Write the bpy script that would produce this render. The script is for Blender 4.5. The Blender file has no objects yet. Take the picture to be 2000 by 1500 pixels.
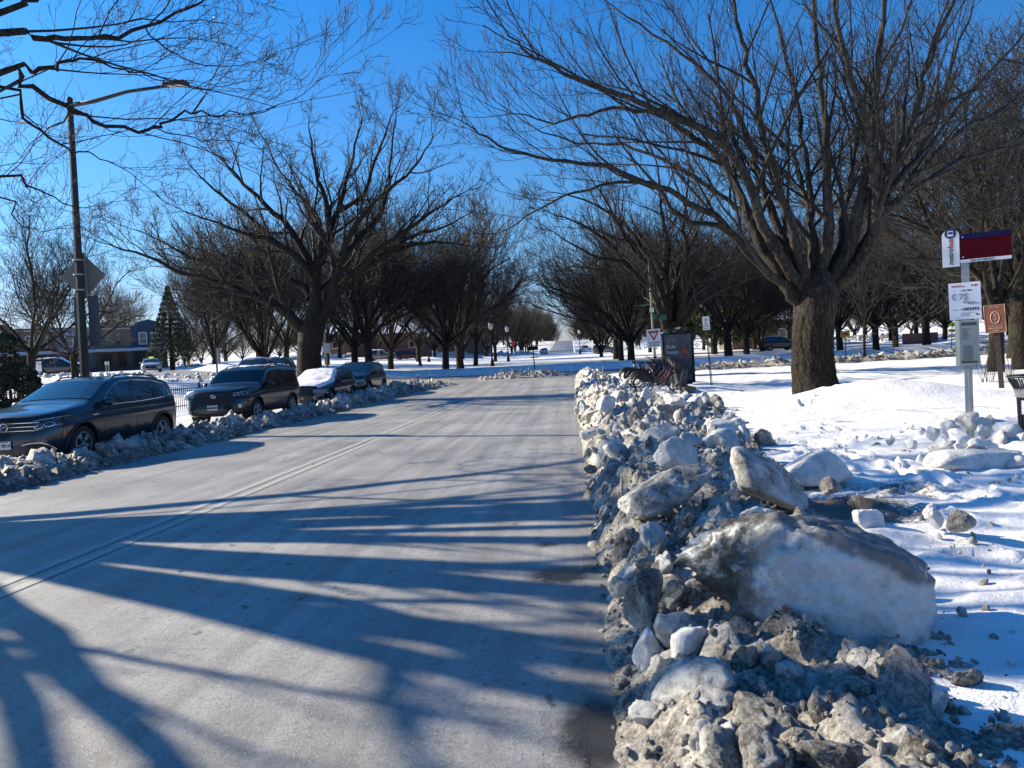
import bpy, bmesh, math, random
import numpy as np
from mathutils import Vector, Matrix, Euler, noise as mnoise

sc = bpy.context.scene
COL = sc.collection

# ------------------------------------------------------------------ camera
CAM_H = 1.53
FPX, PW, PH = 1450.0, 2000.0, 1500.0
YAW = math.atan(120.3 / FPX)
PITCH = math.atan(42 / FPX)
ROLL = math.radians(2.8)             # the phone was held slightly tilted
cam_d = bpy.data.cameras.new("camera")
cam = bpy.data.objects.new("camera", cam_d)
COL.objects.link(cam)
cam.location = (0, 0, CAM_H)
cam.rotation_euler = (Matrix.Rotation(YAW, 3, 'Z') @ Matrix.Rotation(math.radians(90) - PITCH, 3, 'X') @ Matrix.Rotation(-ROLL, 3, 'Z')).to_euler()
cam_d.sensor_width = 36.0
cam_d.lens = 36.0 * FPX / PW
cam_d.clip_start = 0.05
cam_d.clip_end = 3000
sc.camera = cam

# ------------------------------------------------------------------ light
SUN_EL = math.radians(26.5)
SUN_AZ = math.radians(19.0)         # degrees ahead of due left (-X)
sdir = Vector((-math.cos(SUN_EL) * math.cos(SUN_AZ), math.cos(SUN_EL) * math.sin(SUN_AZ), math.sin(SUN_EL)))
sun_d = bpy.data.lights.new("sun", 'SUN')
sun_d.energy = 5.0
sun_d.angle = math.radians(0.45)
sun_d.color = (1.0, 0.87, 0.66)
sun = bpy.data.objects.new("sun", sun_d)
COL.objects.link(sun)
sun.rotation_euler = sdir.to_track_quat('Z', 'Y').to_euler()

world = bpy.data.worlds.new("World")
sc.world = world
world.use_nodes = True
wn = world.node_tree
for n in list(wn.nodes):
    wn.nodes.remove(n)
wo = wn.nodes.new('ShaderNodeOutputWorld')
wb = wn.nodes.new('ShaderNodeBackground')
ws = wn.nodes.new('ShaderNodeTexSky')
ws.sky_type = 'NISHITA'
ws.sun_disc = False
ws.sun_elevation = SUN_EL
ws.sun_rotation = math.atan2(sdir.x, sdir.y)
ws.altitude = 50
ws.air_density = 1.0
ws.dust_density = 0.7
ws.ozone_density = 2.5
wb.inputs['Strength'].default_value = 0.055
wt = wn.nodes.new('ShaderNodeMix'); wt.data_type = 'RGBA'; wt.blend_type = 'MULTIPLY'
wt.inputs[0].default_value = 1.0
wg = wn.nodes.new('ShaderNodeTexCoord'); wsep = wn.nodes.new('ShaderNodeSeparateXYZ'); wr_ = wn.nodes.new('ShaderNodeValToRGB')
wn.links.new(wg.outputs['Generated'], wsep.inputs[0]); wn.links.new(wsep.outputs[2], wr_.inputs[0])
els = wr_.color_ramp.elements          # clear deep winter blue overhead, paler towards the horizon
els[0].position = 0.0; els[0].color = (1.0, 0.88, 1.16, 1)
els[1].position = 0.45; els[1].color = (0.19, 0.92, 1.62, 1)
e_ = els.new(0.16); e_.color = (0.52, 0.95, 1.30, 1)
wn.links.new(wr_.outputs[0], wt.inputs[7])
wn.links.new(ws.outputs[0], wt.inputs[6])
wn.links.new(wt.outputs[2], wb.inputs[0])
wn.links.new(wb.outputs[0], wo.inputs[0])

sc.view_settings.view_transform = 'Standard'
sc.view_settings.look = 'None'
sc.view_settings.exposure = 1.16
sc.view_settings.gamma = 1.0
sc.render.engine = 'CYCLES'
sc.cycles.max_bounces = 6
sc.cycles.diffuse_bounces = 3
sc.cycles.transparent_max_bounces = 12

# ------------------------------------------------------------------ picture <-> world
_R = cam.rotation_euler.to_matrix()

def ray(px, py):
    return _R @ Vector(((px - PW / 2) / FPX, -(py - PH / 2) / FPX, -1.0))

def yh(px):
    return 702 - math.tan(ROLL) * (px - 1118)

def at(px, py, Y):
    """world point that photo pixel (px,py) shows at road distance Y"""
    d = ray(px, py)
    t = Y / d.y
    return Vector((d.x * t, Y, CAM_H + d.z * t))

# ------------------------------------------------------------------ materials
def new_mat(name):
    m = bpy.data.materials.new(name)
    m.use_nodes = True
    nt = m.node_tree
    b = nt.nodes.get('Principled BSDF')
    return m, nt, b

def simple(name, col, rough=0.5, metal=0.0, var=0.0, scale=8.0, coat=0.0, spec=None, bump=0.0):
    m, nt, b = new_mat(name)
    b.inputs['Base Color'].default_value = (*col, 1)
    b.inputs['Roughness'].default_value = rough
    b.inputs['Metallic'].default_value = metal
    if coat:
        b.inputs['Coat Weight'].default_value = coat
        b.inputs['Coat Roughness'].default_value = 0.06
    if spec is not None:
        b.inputs['Specular IOR Level'].default_value = spec
    if var > 0:
        tc = nt.nodes.new('ShaderNodeTexCoord')
        nz = nt.nodes.new('ShaderNodeTexNoise')
        nz.inputs['Scale'].default_value = scale
        nz.inputs['Detail'].default_value = 6
        nt.links.new(tc.outputs['Object'], nz.inputs['Vector'])
        mx = nt.nodes.new('ShaderNodeMix'); mx.data_type = 'RGBA'
        mx.inputs[6].default_value = (*[c * (1 - var) for c in col], 1)
        mx.inputs[7].default_value = (*[min(1, c * (1 + var)) for c in col], 1)
        nt.links.new(nz.outputs[0], mx.inputs[0])
        nt.links.new(mx.outputs[2], b.inputs['Base Color'])
        if bump:
            bp = nt.nodes.new('ShaderNodeBump')
            bp.inputs['Strength'].default_value = bump
            bp.inputs['Distance'].default_value = 0.02
            nt.links.new(nz.outputs[0], bp.inputs['Height'])
            nt.links.new(bp.outputs[0], b.inputs['Normal'])
    return m

class G:
    """small node-graph helper"""
    def __init__(s, name):
        s.m, s.nt, s.b = new_mat(name)
    def n(s, t, **kw):
        x = s.nt.nodes.new(t)
        for k, v in kw.items():
            setattr(x, k, v)
        return x
    def l(s, a, b):
        s.nt.links.new(a, b)
    def noise(s, vec, scale, detail=4, rough=0.55, dist=0.0):
        x = s.n('ShaderNodeTexNoise')
        x.inputs['Scale'].default_value = scale
        x.inputs['Detail'].default_value = detail
        x.inputs['Roughness'].default_value = rough
        x.inputs['Distortion'].default_value = dist
        if vec is not None:
            s.l(vec, x.inputs['Vector'])
        return x.outputs[0]
    def map(s, vec, scale=(1, 1, 1), rot=(0, 0, 0)):
        x = s.n('ShaderNodeMapping')
        x.inputs['Scale'].default_value = scale
        x.inputs['Rotation'].default_value = rot
        s.l(vec, x.inputs['Vector'])
        return x.outputs[0]
    def ramp(s, fac, stops):
        x = s.n('ShaderNodeValToRGB')
        e = x.color_ramp.elements
        while len(e) < len(stops):
            e.new(0.5)
        for i, (p, c) in enumerate(stops):
            e[i].position = p
            e[i].color = (*c, 1) if len(c) == 3 else c
        s.l(fac, x.inputs[0])
        return x.outputs[0]
    def step(s, fac, a, b):
        x = s.n('ShaderNodeMapRange', interpolation_type='SMOOTHSTEP')
        x.inputs['From Min'].default_value = a
        x.inputs['From Max'].default_value = b
        s.l(fac, x.inputs['Value'])
        return x.outputs[0]
    def math(s, op, a, b=None):
        x = s.n('ShaderNodeMath', operation=op)
        for i, v in enumerate((a, b)):
            if v is None:
                continue
            if isinstance(v, (int, float)):
                x.inputs[i].default_value = v
            else:
                s.l(v, x.inputs[i])
        return x.outputs[0]
    def mix(s, f, a, b):
        x = s.n('ShaderNodeMix', data_type='RGBA')
        for i, v in ((0, f), (6, a), (7, b)):
            if isinstance(v, (int, float)):
                x.inputs[i].default_value = v
            elif isinstance(v, tuple):
                x.inputs[i].default_value = (*v, 1)
            else:
                s.l(v, x.inputs[i])
        return x.outputs[2]
    def bump(s, h, strength=0.5, dist=0.02, prev=None):
        x = s.n('ShaderNodeBump')
        x.inputs['Strength'].default_value = strength
        x.inputs['Distance'].default_value = dist
        s.l(h, x.inputs['Height'])
        if prev is not None:
            s.l(prev, x.inputs['Normal'])
        return x.outputs[0]
    def attr(s, name):
        x = s.n('ShaderNodeAttribute')
        x.attribute_name = name
        return x.outputs['Fac']
    def coord(s, which='Object'):
        return s.n('ShaderNodeTexCoord').outputs[which]

# snow on the ground
g = G('snow_ground')
oc = g.coord()
drt = g.attr('dirt')
n1 = g.noise(oc, 2.2, 6, 0.65)
n2 = g.noise(oc, 26, 5, 0.6)
f = g.math('ADD', g.math('MULTIPLY', drt, 1.35), g.math('MULTIPLY', g.math('SUBTRACT', n2, 0.5), 1.6))
f = g.step(g.math('ADD', f, g.math('MULTIPLY', g.math('SUBTRACT', n1, 0.5), 0.9)), 0.45, 1.0)
f = g.math('MULTIPLY', f, g.step(drt, 0.02, 0.25))
snow_c = g.mix(n1, (0.76, 0.77, 0.79), (0.84, 0.84, 0.85))
g.l(g.mix(f, snow_c, (0.13, 0.105, 0.085)), g.b.inputs['Base Color'])
g.b.inputs['Roughness'].default_value = 0.55
b1 = g.bump(g.noise(oc, 9, 8, 0.65), 0.55, 0.05)
b2 = g.bump(g.noise(oc, 90, 3, 0.6), 0.35, 0.012, b1)
g.l(b2, g.b.inputs['Normal'])
M_SNOW = g.m

# ploughed bank: white crust, grey slush, brown grit
def bank_mat(name, dark=0.0):
    g = G(name)
    oc = g.coord()
    drt = g.attr('dirt')
    big = g.noise(oc, 1.7, 6, 0.6, 0.6)
    mid = g.noise(oc, 7.0, 8, 0.7, 0.4)
    fine = g.noise(oc, 55.0, 5, 0.65)
    v = g.math('ADD', g.math('MULTIPLY', big, 0.55), g.math('MULTIPLY', mid, 0.45))
    v = g.math('ADD', v, g.math('MULTIPLY', g.math('SUBTRACT', fine, 0.5), 0.5))
    v = g.math('SUBTRACT', v, g.math('MULTIPLY', drt, 0.13))
    v = g.math('SUBTRACT', v, dark)
    c = g.ramp(v, [(0.24, (0.020, 0.017, 0.014)), (0.36, (0.11, 0.098, 0.084)), (0.45, (0.36, 0.335, 0.30)),
                   (0.53, (0.60, 0.57, 0.52)), (0.62, (0.80, 0.785, 0.76))])
    g.l(c, g.b.inputs['Base Color'])
    g.b.inputs['Roughness'].default_value = 0.6
    b1 = g.bump(g.noise(oc, 18, 9, 0.75), 0.9, 0.05)
    b2 = g.bump(fine, 0.6, 0.012, b1)
    g.l(b2, g.b.inputs['Normal'])
    return g.m
M_BANK = bank_mat('ploughed_snow', -0.06)
M_BANK_GREY = bank_mat('ploughed_snow_grey', -0.01)

# ice chunks
def ice_mat(name, shift=0.0, tint=(0.79, 0.785, 0.77), dirt=(0.035, 0.031, 0.027), mid=(0.30, 0.285, 0.262), scale=1.0, rnd=0.22, streak=False):
    g = G(name)
    oc = g.coord()
    oi = g.n('ShaderNodeObjectInfo')
    if streak:
        oc2 = g.map(oc, (1.0, 3.0, 1.0), (0.2, 0.3, 0.7))
    else:
        oc2 = oc
    a = g.noise(oc2, 2.6 * scale, 8, 0.66, 0.7)
    b_ = g.noise(oc, 9.0 * scale, 8, 0.7, 0.2)
    fine = g.noise(oc, 70 * scale, 4, 0.6)
    v = g.math('ADD', g.math('MULTIPLY', a, 0.6), g.math('MULTIPLY', b_, 0.4))
    v = g.math('ADD', v, g.math('MULTIPLY', g.math('SUBTRACT', fine, 0.5), 0.22))
    v = g.math('ADD', v, g.math('MULTIPLY', g.math('SUBTRACT', oi.outputs['Random'], 0.5), rnd))
    v = g.math('ADD', v, shift)
    c = g.ramp(v, [(0.27, dirt), (0.40, mid), (0.50, tuple(0.72 * t for t in tint)), (0.62, tint)])
    gr = g.noise(oc, 30 * scale, 6, 0.8)
    c = g.mix(g.math('MULTIPLY', g.step(g.math('ADD', gr, g.math('MULTIPLY', g.math('SUBTRACT', v, 0.5), 0.8)), 0.40, 0.30), 0.85), c, (0.04, 0.035, 0.03))
    g.l(c, g.b.inputs['Base Color'])
    g.b.inputs['Roughness'].default_value = 0.48
    if shift > -0.02:
        g.b.inputs['Subsurface Weight'].default_value = 0.35
        g.b.inputs['Subsurface Radius'].default_value = (0.8, 0.9, 1.0)
        g.b.inputs['Subsurface Scale'].default_value = 0.03
    b1 = g.bump(g.noise(oc, 16 * scale, 9, 0.75), 0.9, 0.05)
    b2 = g.bump(fine, 0.5, 0.008, b1)
    g.l(b2, g.b.inputs['Normal'])
    return g.m
M_ICE = ice_mat('dirty_ice', 0.02)
M_ICE_WHITE = ice_mat('white_ice', 0.055, tint=(0.80, 0.81, 0.82), rnd=0.12)
M_ICE_GREY = ice_mat('grey_ice', -0.10, rnd=0.05)

# the boulder: sooty upper crust with dappled shade put into its tone, grit at the tip, clean frozen snow on the broken face
g = G('boulder_ice')
tcn = g.n('ShaderNodeTexCoord'); oc = tcn.outputs['Object']
sx = g.n('ShaderNodeSeparateXYZ'); g.l(tcn.outputs['Normal'], sx.inputs[0])
so = g.n('ShaderNodeSeparateXYZ'); g.l(oc, so.inputs[0])
a = g.noise(oc, 4.2, 9, 0.68, 0.6); b_ = g.noise(oc, 14, 8, 0.72); fine = g.noise(oc, 85, 4, 0.65)
strk = g.noise(g.map(oc, (3.0, 14.0, 6.0), (0.2, 0.1, 0.9)), 1.5, 7, 0.65)
top = g.attr('top')
tip = g.step(so.outputs[0], -0.10, -0.36)
vv = g.math('ADD', g.math('MULTIPLY', a, 0.5), g.math('MULTIPLY', b_, 0.5))
pit_ = g.step(g.noise(oc, 22, 6, 0.75), 0.40, 0.30)
soot_shade = g.math('MULTIPLY', g.step(g.math('ADD', top, g.math('MULTIPLY', g.math('SUBTRACT', a, 0.5), 0.9)), 0.12, 0.50), g.step(strk, 0.74, 0.56))
grit = g.math('MULTIPLY', tip, g.step(vv, 0.60, 0.46))
spots = g.step(vv, 0.43, 0.36)
c = g.ramp(vv, [(0.36, (0.36, 0.355, 0.35)), (0.47, (0.54, 0.54, 0.54)), (0.60, (0.68, 0.69, 0.70))])
c = g.mix(g.math('MULTIPLY', pit_, 0.5), c, (0.20, 0.19, 0.175))
c = g.mix(g.math('MULTIPLY', spots, 0.6), c, (0.13, 0.12, 0.11))
c = g.mix(g.math('MULTIPLY', soot_shade, 0.93), c, g.mix(strk, (0.050, 0.050, 0.052), (0.20, 0.20, 0.205)))
c = g.mix(g.math('MULTIPLY', grit, 0.93), c, (0.035, 0.030, 0.025))
g.l(c, g.b.inputs['Base Color'])
g.b.inputs['Roughness'].default_value = 0.5
b1 = g.bump(g.noise(oc, 16, 9, 0.7), 0.7, 0.035)
b2 = g.bump(fine, 0.6, 0.007, b1)
b3 = g.bump(strk, 0.35, 0.02, b2)
g.l(b3, g.b.inputs['Normal'])
M_ICE_BIG = g.m

M_GRIT = ice_mat('grit_ice', -0.07, scale=2.2, rnd=0.0)

M_RIDGE = ice_mat('shaded_ridge_ice', -0.11, scale=0.8, rnd=0.0)  # dirty ridge ice with the shade of its near side put into the colour
# road: salt-bleached asphalt
g = G('salted_asphalt')
oc = g.coord()
st = g.map(oc, (2.2, 0.06, 1))
streak = g.noise(st, 1.6, 7, 0.62)
patch = g.noise(oc, 0.55, 5, 0.6, 0.3)
fine = g.noise(oc, 42, 5, 0.85)
mid = g.noise(oc, 16, 7, 0.8)
v = g.math('ADD', g.math('MULTIPLY', streak, 0.45), g.math('MULTIPLY', patch, 0.4))
v = g.math('ADD', v, g.math('MULTIPLY', mid, 0.15))
col = g.ramp(v, [(0.33, (0.135, 0.135, 0.136)), (0.47, (0.245, 0.245, 0.246)), (0.60, (0.385, 0.385, 0.384))])
speck = g.step(fine, 0.56, 0.70)
col = g.mix(g.math('MULTIPLY', speck, 0.8), col, (0.72, 0.72, 0.72))
pit = g.step(fine, 0.44, 0.32)
col = g.mix(g.math('MULTIPLY', pit, 0.75), col, (0.045, 0.045, 0.047))
mott = g.noise(oc, 24, 6, 0.85)
col = g.mix(g.math('MULTIPLY', g.step(mott, 0.50, 0.36), 0.6), col, (0.10, 0.098, 0.096))
blot = g.noise(oc, 1.9, 9, 0.78, 0.4)
col = g.mix(g.math('MULTIPLY', g.step(blot, 0.56, 0.72), 0.5), col, (0.50, 0.50, 0.495))
col = g.mix(g.math('MULTIPLY', g.step(blot, 0.44, 0.32), 0.45), col, (0.12, 0.118, 0.115))
# small wet flecks
spot = g.noise(g.map(oc, (1.0, 0.75, 1)), 7.5, 4, 0.55)
spot2 = g.noise(oc, 0.5, 2, 0.5)
wet = g.math('MULTIPLY', g.step(spot, 0.62, 0.67), g.step(spot2, 0.45, 0.60))
wetd = g.attr('wet')
wz = g.math('ADD', wetd, g.math('MULTIPLY', g.math('SUBTRACT', mid, 0.5), 0.9))
wet2 = g.math('MULTIPLY', g.step(wz, 0.25, 0.80), g.step(wetd, 0.03, 0.3))
wet = g.math('MAXIMUM', g.math('MULTIPLY', wet, 0.85), wet2)
col = g.mix(wet, col, (0.02, 0.021, 0.023))
g.l(col, g.b.inputs['Base Color'])
rr = g.n('ShaderNodeMapRange')
rr.inputs['To Min'].default_value = 0.52
rr.inputs['To Max'].default_value = 0.22
g.l(wet, rr.inputs['Value'])
g.l(rr.outputs[0], g.b.inputs['Roughness'])
g.b.inputs['Specular IOR Level'].default_value = 0.5
b1 = g.bump(g.noise(oc, 75, 5, 0.8), 0.75, 0.012)
b2 = g.bump(fine, 0.6, 0.006, b1)
g.l(b2, g.b.inputs['Normal'])
M_ROAD = g.m

# road paint, nearly worn away
def paint_mat(name, col, keep, under=((0.14, 0.138, 0.135), (0.25, 0.248, 0.243))):
    g = G(name)
    oc = g.coord()
    w = g.noise(oc, 9, 8, 0.75)
    f = g.math('MULTIPLY', g.step(w, 0.40, 0.62), keep)
    base = g.mix(g.noise(oc, 40, 4, 0.7), *under)
    c = g.mix(f, base, col)
    wd = g.attr('wet')
    c = g.mix(g.math('MULTIPLY', g.step(g.math('ADD', wd, g.math('MULTIPLY', g.math('SUBTRACT', w, 0.5), 0.9)), 0.25, 0.80), g.step(wd, 0.03, 0.3)), c, (0.02, 0.021, 0.023))
    g.l(c, g.b.inputs['Base Color'])
    g.b.inputs['Roughness'].default_value = 0.6
    g.l(g.bump(g.noise(oc, 75, 5, 0.8), 0.6, 0.012), g.b.inputs['Normal'])
    return g.m
M_YPAINT = paint_mat('worn_yellow_paint', (0.46, 0.44, 0.39), 0.35, ((0.30, 0.299, 0.297), (0.42, 0.418, 0.412)))
M_GUTTER = paint_mat('concrete_gutter', (0.30, 0.295, 0.285), 0.8)

# bark
def bark_mat(name, c0, c1, bscale=1.0, bstr=1.0, low=None):
    g = G(name)
    oc = g.coord()
    v = g.map(oc, (1, 1, 0.28))
    a = g.noise(v, 11 * bscale, 10, 0.74, 0.8)
    p = g.noise(oc, 1.3, 4, 0.6)
    vo = g.n('ShaderNodeTexVoronoi'); vo.feature = 'DISTANCE_TO_EDGE'; vo.inputs['Scale'].default_value = 13 * bscale
    wv = g.n('ShaderNodeVectorMath', operation='ADD'); g.l(g.map(oc, (1, 1, 0.33)), wv.inputs[0])
    nn = g.n('ShaderNodeTexNoise'); nn.inputs['Scale'].default_value = 6; nn.inputs['Detail'].default_value = 5; g.l(oc, nn.inputs['Vector'])
    sc3 = g.n('ShaderNodeVectorMath', operation='SCALE'); sc3.inputs[3].default_value = 0.18; g.l(nn.outputs[1], sc3.inputs[0]); g.l(sc3.outputs[0], wv.inputs[1]); g.l(wv.outputs[0], vo.inputs['Vector'])
    crack = g.step(vo.outputs['Distance'], 0.02, 0.22)
    f = g.math('ADD', g.math('MULTIPLY', a, 0.55), g.math('MULTIPLY', p, 0.25))
    f = g.math('ADD', f, g.math('MULTIPLY', crack, 0.2))
    c = g.ramp(f, [(0.34, c0), (0.60, tuple((x + y) / 2 for x, y in zip(c0, c1))), (0.74, c1)])
    if low:
        so = g.n('ShaderNodeSeparateXYZ'); g.l(oc, so.inputs[0])
        c = g.mix(g.step(g.math('ADD', so.outputs[2], g.math('MULTIPLY', p, 2.0)), 6.2, 3.2), c, g.ramp(f, [(0.34, low[0]), (0.74, low[1])]))
    g.l(c, g.b.inputs['Base Color'])
    g.b.inputs['Roughness'].default_value = 0.85
    g.b.inputs['Specular IOR Level'].default_value = 0.2
    h = g.math('ADD', g.math('MULTIPLY', crack, 0.6), a)
    g.l(g.bump(h, bstr, 0.06), g.b.inputs['Normal'])
    return g.m
M_BARK = bark_mat('rough_bark', (0.008, 0.007, 0.005), (0.060, 0.049, 0.037))
M_LIMB = bark_mat('smooth_grey_bark', (0.018, 0.017, 0.016), (0.078, 0.073, 0.068), 0.6, 0.4, low=((0.010, 0.008, 0.006), (0.055, 0.045, 0.034)))
M_DARKBARK = bark_mat('dark_bark', (0.014, 0.012, 0.010), (0.050, 0.042, 0.033), 0.7, 0.7)
M_TWIG = simple('twig_bark', (0.014, 0.0128, 0.012), 0.85, var=0.35, scale=3)
M_TWIG_DARK = simple('dark_twig_bark', (0.016, 0.013, 0.011), 0.85, var=0.35, scale=3)
M_TWIG_FAR = simple('far_twig_bark', (0.019, 0.0165, 0.0145), 0.85, var=0.3, scale=1)

# ------------------------------------------------------------------ object helpers
def link(name, me, mat=None, parent=None, label=None, cat=None, group=None, kind=None, smooth=False):
    if mat is not None and len(me.materials) == 0:
        me.materials.append(mat)
    o = bpy.data.objects.new(name, me)
    COL.objects.link(o)
    if parent is not None:
        o.parent = parent
    if smooth:
        me.polygons.foreach_set('use_smooth', [True] * len(me.polygons))
    tag(o, label, cat, group, kind)
    return o

def tag(o, label=None, cat=None, group=None, kind=None):
    if label: o['label'] = label
    if cat: o['category'] = cat
    if group: o['group'] = group
    if kind: o['kind'] = kind
    return o

def empty(name, loc, label, cat, group=None, rotz=0.0, rot=None):
    o = bpy.data.objects.new(name, None)
    o.empty_display_size = 0.2
    COL.objects.link(o)
    o.location = loc
    o.rotation_euler = rot if rot else (0, 0, rotz)
    return tag(o, label, cat, group)

def copy_tree(o, loc, rot, scale=None, label=None, group=None):
    r = o.copy(); COL.objects.link(r)
    r.location = loc; r.rotation_euler = rot
    if scale is not None:
        r.scale = scale
    if label: r['label'] = label
    if group: r['group'] = group
    for ch in list(o.children):
        c = ch.copy(); COL.objects.link(c); c.parent = r
        for gch in list(ch.children):
            d = gch.copy(); COL.objects.link(d); d.parent = c
    return r

def np_mesh(name, V, F, smooth=True):
    """V (n,3) array, F (m,k) array of equal-sided faces"""
    me = bpy.data.meshes.new(name)
    V = np.asarray(V, dtype=np.float32); F = np.asarray(F, dtype=np.int32)
    me.vertices.add(len(V)); me.vertices.foreach_set('co', V.ravel())
    k = F.shape[1]
    me.loops.add(F.size); me.loops.foreach_set('vertex_index', F.ravel())
    me.polygons.add(len(F))
    me.polygons.foreach_set('loop_start', np.arange(0, F.size, k, dtype=np.int32))
    me.polygons.foreach_set('loop_total', np.full(len(F), k, dtype=np.int32))
    me.polygons.foreach_set('use_smooth', np.full(len(F), smooth))
    me.update(calc_edges=True)
    return me

def set_attr(me, name, vals):
    a = me.attributes.new(name, 'FLOAT', 'POINT')
    a.data.foreach_set('value', np.asarray(vals, dtype=np.float32))

class MB:
    """collects simple shapes and links them as one mesh object"""
    def __init__(s):
        s.bm = bmesh.new()
    def box(s, c, size, rot=None, bevel=0.0, M=None):
        r = bmesh.ops.create_cube(s.bm, size=1.0)
        vs = r['verts']
        T = Matrix.Translation(Vector(c)) @ (Euler(rot).to_matrix().to_4x4() if rot else Matrix.Identity(4)) @ Matrix.Diagonal((*size, 1))
        if M is not None: T = M @ T
        bmesh.ops.transform(s.bm, matrix=T, verts=vs)
        if bevel > 0:
            es = list({e for v in vs for e in v.link_edges})
            bmesh.ops.bevel(s.bm, geom=es, offset=bevel, segments=2, affect='EDGES', profile=0.7)
        return s
    def tube(s, a, b, r0, r1=None, n=12, caps=True):
        a = Vector(a); b = Vector(b); d = b - a
        r1 = r0 if r1 is None else r1
        r = bmesh.ops.create_cone(s.bm, cap_ends=caps, segments=n, radius1=r0, radius2=max(r1, 1e-5), depth=d.length)
        T = Matrix.Translation((a + b) / 2) @ d.to_track_quat('Z', 'Y').to_matrix().to_4x4()
        bmesh.ops.transform(s.bm, matrix=T, verts=r['verts'])
        return s
    def path(s, pts, r, n=8, closed=False):
        pts = [Vector(p) for p in pts]
        N = len(pts); rings = []
        for i, p in enumerate(pts):
            if closed:
                t = pts[(i + 1) % N] - pts[i - 1]
            else:
                t = pts[min(i + 1, N - 1)] - pts[max(i - 1, 0)]
            q = t.to_track_quat('Z', 'Y')
            rr = r[i] if isinstance(r, (list, tuple)) else r
            rings.append([s.bm.verts.new(p + q @ Vector((math.cos(k * 2 * math.pi / n) * rr, math.sin(k * 2 * math.pi / n) * rr, 0))) for k in range(n)])
        for i in range(N if closed else N - 1):
            A, B = rings[i], rings[(i + 1) % N]
            for k in range(n):
                s.bm.faces.new((A[k], A[(k + 1) % n], B[(k + 1) % n], B[k]))
        if not closed:
            s.bm.faces.new(rings[0][::-1]); s.bm.faces.new(rings[-1])
        return s
    def ball(s, c, r, sub=2, scale=(1, 1, 1)):
        q = bmesh.ops.create_icosphere(s.bm, subdivisions=sub, radius=r)
        bmesh.ops.transform(s.bm, matrix=Matrix.Translation(Vector(c)) @ Matrix.Diagonal((*scale, 1)), verts=q['verts'])
        return s
    def poly(s, pts, depth=None):
        """a flat polygon, optionally extruded by vector depth"""
        vs = [s.bm.verts.new(p) for p in pts]
        f = s.bm.faces.new(vs)
        if depth is not None:
            e = bmesh.ops.extrude_face_region(s.bm, geom=[f])
            bmesh.ops.translate(s.bm, vec=Vector(depth), verts=[v for v in e['geom'] if isinstance(v, bmesh.types.BMVert)])
        return s
    def lathe(s, prof, n=20, c=(0, 0, 0)):
        rings = []
        for r, z in prof:
            rings.append([s.bm.verts.new((c[0] + r * math.cos(k * 2 * math.pi / n), c[1] + r * math.sin(k * 2 * math.pi / n), c[2] + z)) for k in range(n)])
        for A, B in zip(rings, rings[1:]):
            for k in range(n):
                s.bm.faces.new((A[k], A[(k + 1) % n], B[(k + 1) % n], B[k]))
        s.bm.faces.new(rings[0][::-1]); s.bm.faces.new(rings[-1])
        return s
    def xf(s, M):
        bmesh.ops.transform(s.bm, matrix=M, verts=s.bm.verts[:]); return s
    def build(s, name, mat, parent=None, smooth=False, **kw):
        bmesh.ops.recalc_face_normals(s.bm, faces=s.bm.faces[:])
        me = bpy.data.meshes.new(name)
        s.bm.to_mesh(me); s.bm.free()
        return link(name, me, mat, parent, smooth=smooth, **kw)

def auto_smooth(o, deg=35):
    me = o.data
    bm = bmesh.new(); bm.from_mesh(me)
    for f in bm.faces: f.smooth = True
    for e in bm.edges:
        e.smooth = not (len(e.link_faces) == 2 and e.calc_face_angle(0) > math.radians(deg))
    bm.to_mesh(me); bm.free()
    return o

def text_obj(name, txt, size, mat, parent, M, align='CENTER', bold=0.0, sx=1.0, rotz=0):
    cu = bpy.data.curves.new(name, 'FONT')
    cu.body = txt; cu.size = size; cu.align_x = align; cu.align_y = 'CENTER'
    cu.offset = bold; cu.extrude = 0.0008; cu.resolution_u = 3
    tmp = bpy.data.objects.new(name, cu); COL.objects.link(tmp)
    dg = bpy.context.evaluated_depsgraph_get()
    me = bpy.data.meshes.new_from_object(tmp.evaluated_get(dg))
    bpy.data.objects.remove(tmp)
    me.transform(M @ Matrix.Rotation(rotz, 4, 'Z') @ Matrix.Diagonal((sx, 1, 1, 1)))
    me.materials.clear()
    return link(name, me, mat, parent)

def fbm(x, y, z, oct=4):
    return mnoise.fractal((x, y, z), 1.0, 2.0, oct)
# ------------------------------------------------------------------ terrain
def _smooth_table(ys, zs, sig):
    t = np.arange(-80, 900, 1.0)
    v = np.interp(t, ys, zs)
    k = np.exp(-0.5 * (np.arange(-4 * sig, 4 * sig + 1) / sig) ** 2); k /= k.sum()
    p = np.pad(v, 4 * sig, mode='edge')
    return t, np.convolve(p, k, 'valid')
_TY, _TZ = _smooth_table([-80, 15, 22, 30, 38, 46, 66, 75, 95, 130, 160, 200, 300, 325, 400, 900],
                         [0, 0, 0.03, 0.12, 0.33, 0.62, 1.0, 1.15, 1.55, 2.1, 2.6, 3.6, 9.2, 9.7, 8.5, 7.0], 4)
CX, CY, R_IN, R_OUT = 0.0, 97.0, 45.0, 55.0
ROAD_L, ROAD_R = -11.6, 0.13

def sstep(x, a, b):
    t = np.clip((x - a) / (b - a), 0, 1)
    return t * t * (3 - 2 * t)

def road_z(X, Y):
    """bare pavement / earth level"""
    X = np.asarray(X, float); Y = np.asarray(Y, float)
    z = np.interp(Y, _TY, _TZ)
    r = -np.clip(X - 2.0, 0, 25) * 0.008 * np.clip((Y - 25) / 20, 0, 1)
    l = np.clip(-12.5 - X, 0, 24) * 0.05
    return z + r + l

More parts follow.
